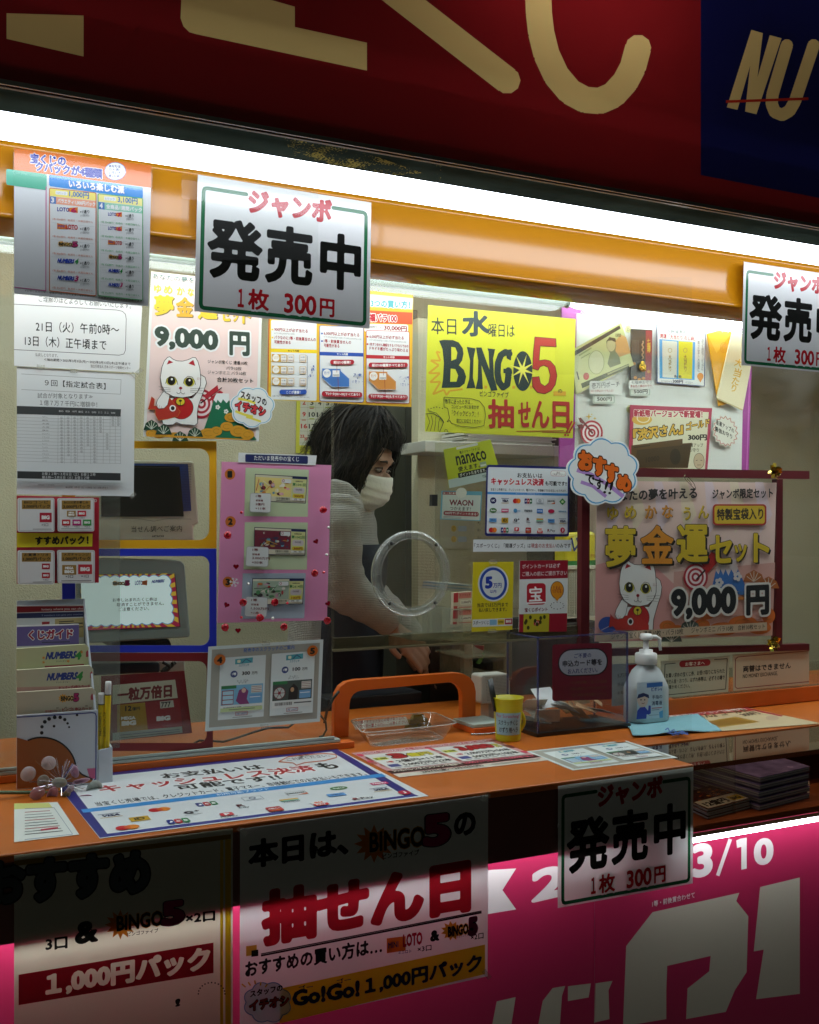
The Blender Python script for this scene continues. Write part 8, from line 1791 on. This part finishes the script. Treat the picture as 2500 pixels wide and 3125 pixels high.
for A_ in (armN, armF): b.tube(A_, [.05, .046, .04, .038, .034, .026, .026], skin, 12)
def hand(b, w, tip, side):
    d = (tip - w).normalized(); dn = Vector((.25, -.1, -1)).normalized(); d = (d + dn * .12).normalized(); sd = d.cross(Vector((0, -1, .3))).normalized() * side
    up = sd.cross(d).normalized()
    palm = w + d * .045
    for k in range(4): b.tube([w, w + d * .04 + sd * (.012 - .016 * k * .5 + .004), palm + d * .035 + sd * (.026 - .0175 * k)], [.018, .014, .011], skin, 8)
    L = (.066, .074, .069, .054)
    for k in range(4):
        r0 = palm + d * .03 + sd * (.026 - .0175 * k); bd = (d + dn * .35).normalized(); p1 = r0 + d * L[k] * .45; p2 = p1 + bd * L[k] * .33; p3 = p2 + (bd + dn * .5).normalized() * L[k] * .25
        b.tube([r0 - d * .01, r0, p1, p2, p3], [.0095, .0092, .0085, .0078, .006], skin, 8)
    t0 = w + d * .02 + sd * .022; b.tube([w + d * .005, t0, t0 + (d * .7 + sd).normalized() * .03, t0 + (d * 1.2 + sd * .6).normalized() * .056], [.013, .012, .0095, .007], skin, 8)
hand(b, armN[-1], armN[-1] + (armN[-1] - armN[-2]), 1); hand(b, armF[-1], armF[-1] + (armF[-1] - armF[-2]), 1)
for s_ in (1, -1):
    h0 = pel + hl * .085 * s_; b.tube([h0 + Vector((0, 0, .04)), h0 - Vector((0, 0, .1)), h0 + f_ * .02 - Vector((0, 0, .43)), h0 - f_ * .01 - Vector((0, 0, .62)), h0 - f_ * .02 - Vector((0, 0, .86))], [.085, .08, .055, .052, .036], skin, 12)
    ft = h0 - f_ * .02 - Vector((0, 0, .86)); b.tube([ft - f_ * .03 - Vector((0, 0, .02)), ft + f_ * .06 - Vector((0, 0, .025)), ft + f_ * .15 - Vector((0, 0, .035))], [.036, .036, .022], skin, 10)
x = MB()
for s_ in (1, -1):
    ell(x, (.0735, s_ * .031, -.004), .0062, .014, .0046, 12, 8, mat((150, 138, 126), .3)); ell(x, (.0765, s_ * .031, -.0052), .0044, .0062, .0048, 10, 6, mat((22, 16, 12), .15))
    x.tube([HL(.080, s_ * .012, .0185), HL(.083, s_ * .026, .0235), HL(.074, s_ * .046, .019)], [.0022, .0034, .0018], mat((34, 26, 20), .8), 6)
    x.tube([HL(.0745, s_ * .014, .000), HL(.0795, s_ * .030, .0055), HL(.068, s_ * .050, -.001)], [.0012, .0018, .0014], mat((26, 20, 16), .6), 6)
x.tube([HL(.083, .02, -.075), HL(.088, 0, -.073), HL(.083, -.02, -.075)], [.002, .004, .002], mat((150, 80, 74), .5), 6)
per = remesh(b, .0045, 'person', None, (pel.x, pel.y, 0), 4, x, skin)
tag(per, 'seller in a grey knitted cardigan and white face mask, looking down to the right', 'person')
# mask
b = MB(); mm_ = mat((228, 225, 216), .8, bump=.15, bscale=120); N, K_ = 22, 14; vv = []
for i in range(K_ + 1):
    for j in range(N + 1):
        s_, t = -1 + 2 * j / N, i / K_      # across, downwards
        half = R_(66 - 14 * abs(t - .45)); a = s_ * half; z = -.022 - .088 * t
        z += .010 * (1 - abs(s_)) * (1 if t < .3 else 0) * (1 - t / .3)
        r = .094 + .018 * math.sin(math.pi * min(1, t * .95 + .1)) * math.cos(a) ** 2 - .02 * max(0, t - .7) * 2
        pl_ = .0017 * math.sin(t * 26) * (1 if .15 < t < .8 else 0)
        vv.append(HL(.0 + (r + pl_) * math.cos(a), (.079 + pl_ - .012 * t) * math.sin(a) * 1.06, z))
m_ = N + 1
b.add(vv, [(i * m_ + j, i * m_ + j + 1, (i + 1) * m_ + j + 1, (i + 1) * m_ + j) for i in range(K_) for j in range(N)], mm_, True)
for s_ in (-1, 1):
    for zz, ze in ((-.03, .0), (-.1, -.03)): b.tube([HL(.036, s_ * .072, zz), HL(.018, s_ * .079, (zz + ze) / 2), HL(-.004, s_ * .083, ze)], .0016, mat((206, 204, 196), .7), 6)
mk = b.build('face_mask', per); md = mk.modifiers.new('t', 'SOLIDIFY'); md.thickness = .0015; md.offset = 1
# hair: a bob
b = MB(); hm = mat((24, 20, 17), .75, spec=.15); hm2 = mat((44, 36, 28), .65, spec=.25); random.seed(17)
def hp(phi, th, k=1.0):
    return (-.014 + .112 * k * math.sin(th) * math.cos(phi), .098 * k * math.sin(th) * math.sin(phi), .018 + .112 * k * math.cos(th))
vv = []; fs = []; NP, NT = 40, 14
for i in range(NT + 1):
    for j in range(NP):
        phi = 2 * math.pi * j / NP; ff = abs((phi + math.pi) % (2 * math.pi) - math.pi); lim = R_(70) if ff < R_(42) else R_(70) + (R_(168) - R_(70)) * min(1, (ff - R_(42)) / R_(22))
        th = lim * i / NT; x_, y_, z_ = hp(phi, min(th, R_(98)), .97)
        if th > R_(98): z_ -= (th - R_(98)) / R_(70) * .085; x_ -= (th - R_(98)) * .004
        vv.append(HL(x_, y_, z_))
b.add(vv, [(i * NP + j, i * NP + (j + 1) % NP, (i + 1) * NP + (j + 1) % NP, (i + 1) * NP + j) for i in range(NT) for j in range(NP)], hm, True)
locks = [(random.uniform(-math.pi, math.pi), random.uniform(-.03, .12), random.uniform(.0, .009), random.uniform(3, 7), random.uniform(0, 6.3), random.uniform(-.03, .03), random.uniform(.75, 1.15)) for q in range(95)]
for k in range(2300):
    lk = locks[k % 95]; phi = (lk[0] + random.gauss(0, .07) + math.pi) % (2 * math.pi) - math.pi; ff = abs(phi); bang = ff < R_(48)
    kk = 1.0 + lk[1] * .8 + random.uniform(-.015, .03) + (.05 if ff > R_(80) else 0) + (random.random() ** 4) * .14; end = (R_(60) + random.uniform(-.1, .22)) if bang else R_(98); pts = []
    ph0 = phi + random.uniform(-.5, .5); th0 = random.uniform(.05, .5)
    for i in range(9):
        t = i / 8; th = th0 + (end - th0) * t; x_, y_, z_ = hp(ph0 + (phi - ph0) * t, th, kk); pts.append((x_, y_, z_))
    if not bang:
        L = random.uniform(.02, .06) if ff > R_(95) else random.uniform(.05, .1); x0_, y0_, z0_ = pts[-1]; w1 = lk[5] + random.uniform(-.006, .006); L *= lk[6]
        for i in range(1, 6): t = i / 5; pts.append((x0_ + w1 * t * math.cos(phi) - .02 * t * t * math.cos(phi) * .6, y0_ + w1 * t * math.sin(phi) - .02 * t * t * math.sin(phi) * .6, z0_ - L * t))
    wa, wf, wp_ = lk[2] + random.uniform(0, .002), lk[3] + random.uniform(-.4, .4), lk[4]
    pts = [(p[0] + wa * math.sin(wf * i / 5 + wp_) * i / len(pts), p[1] + wa * math.cos(wf * i / 5 + wp_ * 1.7) * i / len(pts), p[2] + wa * .5 * math.sin(wf * i / 4) * i / len(pts)) for i, p in enumerate(pts)]
    P3 = [HL(*p) for p in pts]; w = random.uniform(.0007, .0022); vs = []
    c_ = HL(-.014, 0, .0)
    for i, p in enumerate(P3):
        d = (P3[min(i + 1, len(P3) - 1)] - P3[max(i - 1, 0)]).normalized(); sd = d.cross(p - c_).normalized(); ww = w * (1 - .7 * (i / (len(P3) - 1)) ** 3)
        vs += [p - sd * ww, p + sd * ww]
    b.add(vs, [(2 * i, 2 * i + 1, 2 * i + 3, 2 * i + 2) for i in range(len(P3) - 1)], hm if k % 3 else hm2, True)
b.build('hair', per, fixn=False)
# cardigan with knitted bump
km = bpy.data.materials.new('knit'); km.use_nodes = True; nt = km.node_tree; bs = nt.nodes['Principled BSDF']; bs.inputs['Roughness'].default_value = .9; bs.inputs['Sheen Weight'].default_value = .3
tc = nt.nodes.new('ShaderNodeTexCoord'); wv = nt.nodes.new('ShaderNodeTexWave'); wv.bands_direction = 'Z'; wv.inputs['Scale'].default_value = 75; wv.inputs['Distortion'].default_value = 2.5; wv.inputs['Detail'].default_value = 1
w2 = nt.nodes.new('ShaderNodeTexWave'); w2.bands_direction = 'X'; w2.inputs['Scale'].default_value = 110; w2.inputs['Distortion'].default_value = 2
ad = nt.nodes.new('ShaderNodeMath'); ad.operation = 'ADD'; bp_ = nt.nodes.new('ShaderNodeBump'); bp_.inputs['Strength'].default_value = .7; bp_.inputs['Distance'].default_value = .004
for n_ in (wv, w2): nt.links.new(tc.outputs['Object'], n_.inputs[0])
nt.links.new(wv.outputs[0], ad.inputs[0]); nt.links.new(w2.outputs[0], ad.inputs[1]); nt.links.new(ad.outputs[0], bp_.inputs['Height']); nt.links.new(bp_.outputs[0], bs.inputs['Normal'])
cr = nt.nodes.new('ShaderNodeMapRange'); cr.inputs[2].default_value = 2; cr.inputs[3].default_value = .75; cr.inputs[4].default_value = 1.1; sc_ = nt.nodes.new('ShaderNodeVectorMath'); sc_.operation = 'SCALE'; sc_.inputs[0].default_value = (.50, .47, .43)
nt.links.new(ad.outputs[0], cr.inputs[0]); nt.links.new(cr.outputs[0], sc_.inputs['Scale']); nt.links.new(sc_.outputs[0], bs.inputs['Base Color'])
b = MB(); torso(b, 1.06, km)
for A_, rr_ in ((armN, (.066, .062, .058, .060, .050, .040, .036)), (armF, (.064, .060, .054, .052, .046, .038, .034))):
    P_ = []; R2 = []
    for i in range(len(A_) - 1):
        for t in (0, .25, .5, .75): P_.append(A_[i].lerp(A_[i + 1], t)); R2.append((rr_[i] + (rr_[i + 1] - rr_[i]) * t) * (1 + .05 * math.sin((i * 4 + t * 4) * 2.3)))
    P_.append(A_[-1]); R2.append(rr_[-1]); b.tube(P_, R2, km, 14)
sh_n, sh_f = armN[0], armF[0]; b.tube([sh_n, nk.lerp(chest, .5), sh_f], [.068, .07, .066], km, 12)
remesh(b, .006, 'cardigan', per, chest, 3, None, km)
# navy apron with its strap, dark collar, trousers
nv = mat((20, 25, 40), .8); b = MB()
for (t0, t1) in ((.16, 1.15),):
    vs = []; n = 15; rows = 12
    for i in range(rows):
        t = t0 + (t1 - t0) * i / (rows - 1); c = nk.lerp(chest, .55).lerp(pel, t); wd_ = 1.0 if t > .35 else .45
        for j in range(n): a = R_(-70 + 140 * j / (n - 1)) * wd_; vs.append(c + f_ * (.122 * math.cos(a)) + hl * .178 * math.sin(a))
    b.add(vs, [(i * n + j, i * n + j + 1, (i + 1) * n + j + 1, (i + 1) * n + j) for i in range(rows - 1) for j in range(n - 1)], nv, True)
ap = b.build('apron', per); md = ap.modifiers.new('t', 'SOLIDIFY'); md.thickness = .004; md.offset = 1
b = MB(); b.tube([nk + Vector((0, 0, -.028)) + (f_ * .055 * math.cos(a) + hl * .058 * math.sin(a)) for a in [2 * math.pi * i / 24 for i in range(25)]], .013, mat((22, 22, 24), .8), 8, cap=False); b.build('collar', per)
b = MB()
for s_ in (1, -1):
    h0 = pel + hl * .085 * s_; b.tube([h0 + Vector((0, 0, .09)), h0 - Vector((0, 0, .1)), h0 + f_ * .02 - Vector((0, 0, .43)), h0 - f_ * .02 - Vector((0, 0, .83))], [.105, .10, .078, .062], nv, 14)
b.build('trousers', per)
# low dark desk inside that the hands rest on
hz_ = min((armN[-1] + (armN[-1] - armN[-2]).normalized() * .12).z, (armF[-1] + (armF[-1] - armF[-2]).normalized() * .12).z) - .022
b = MB(); xa_, xb_ = Py(985, 2000, .45).x, Py(1272, 2000, .45).x
b.box((xa_, .42, 0), (xb_, .55, hz_), mat((22, 26, 34), .6, mott=.1)); b.build('cash_desk', bevel=.004, label='low dark desk under the hands of the seller', cat='desk')
clean_text()
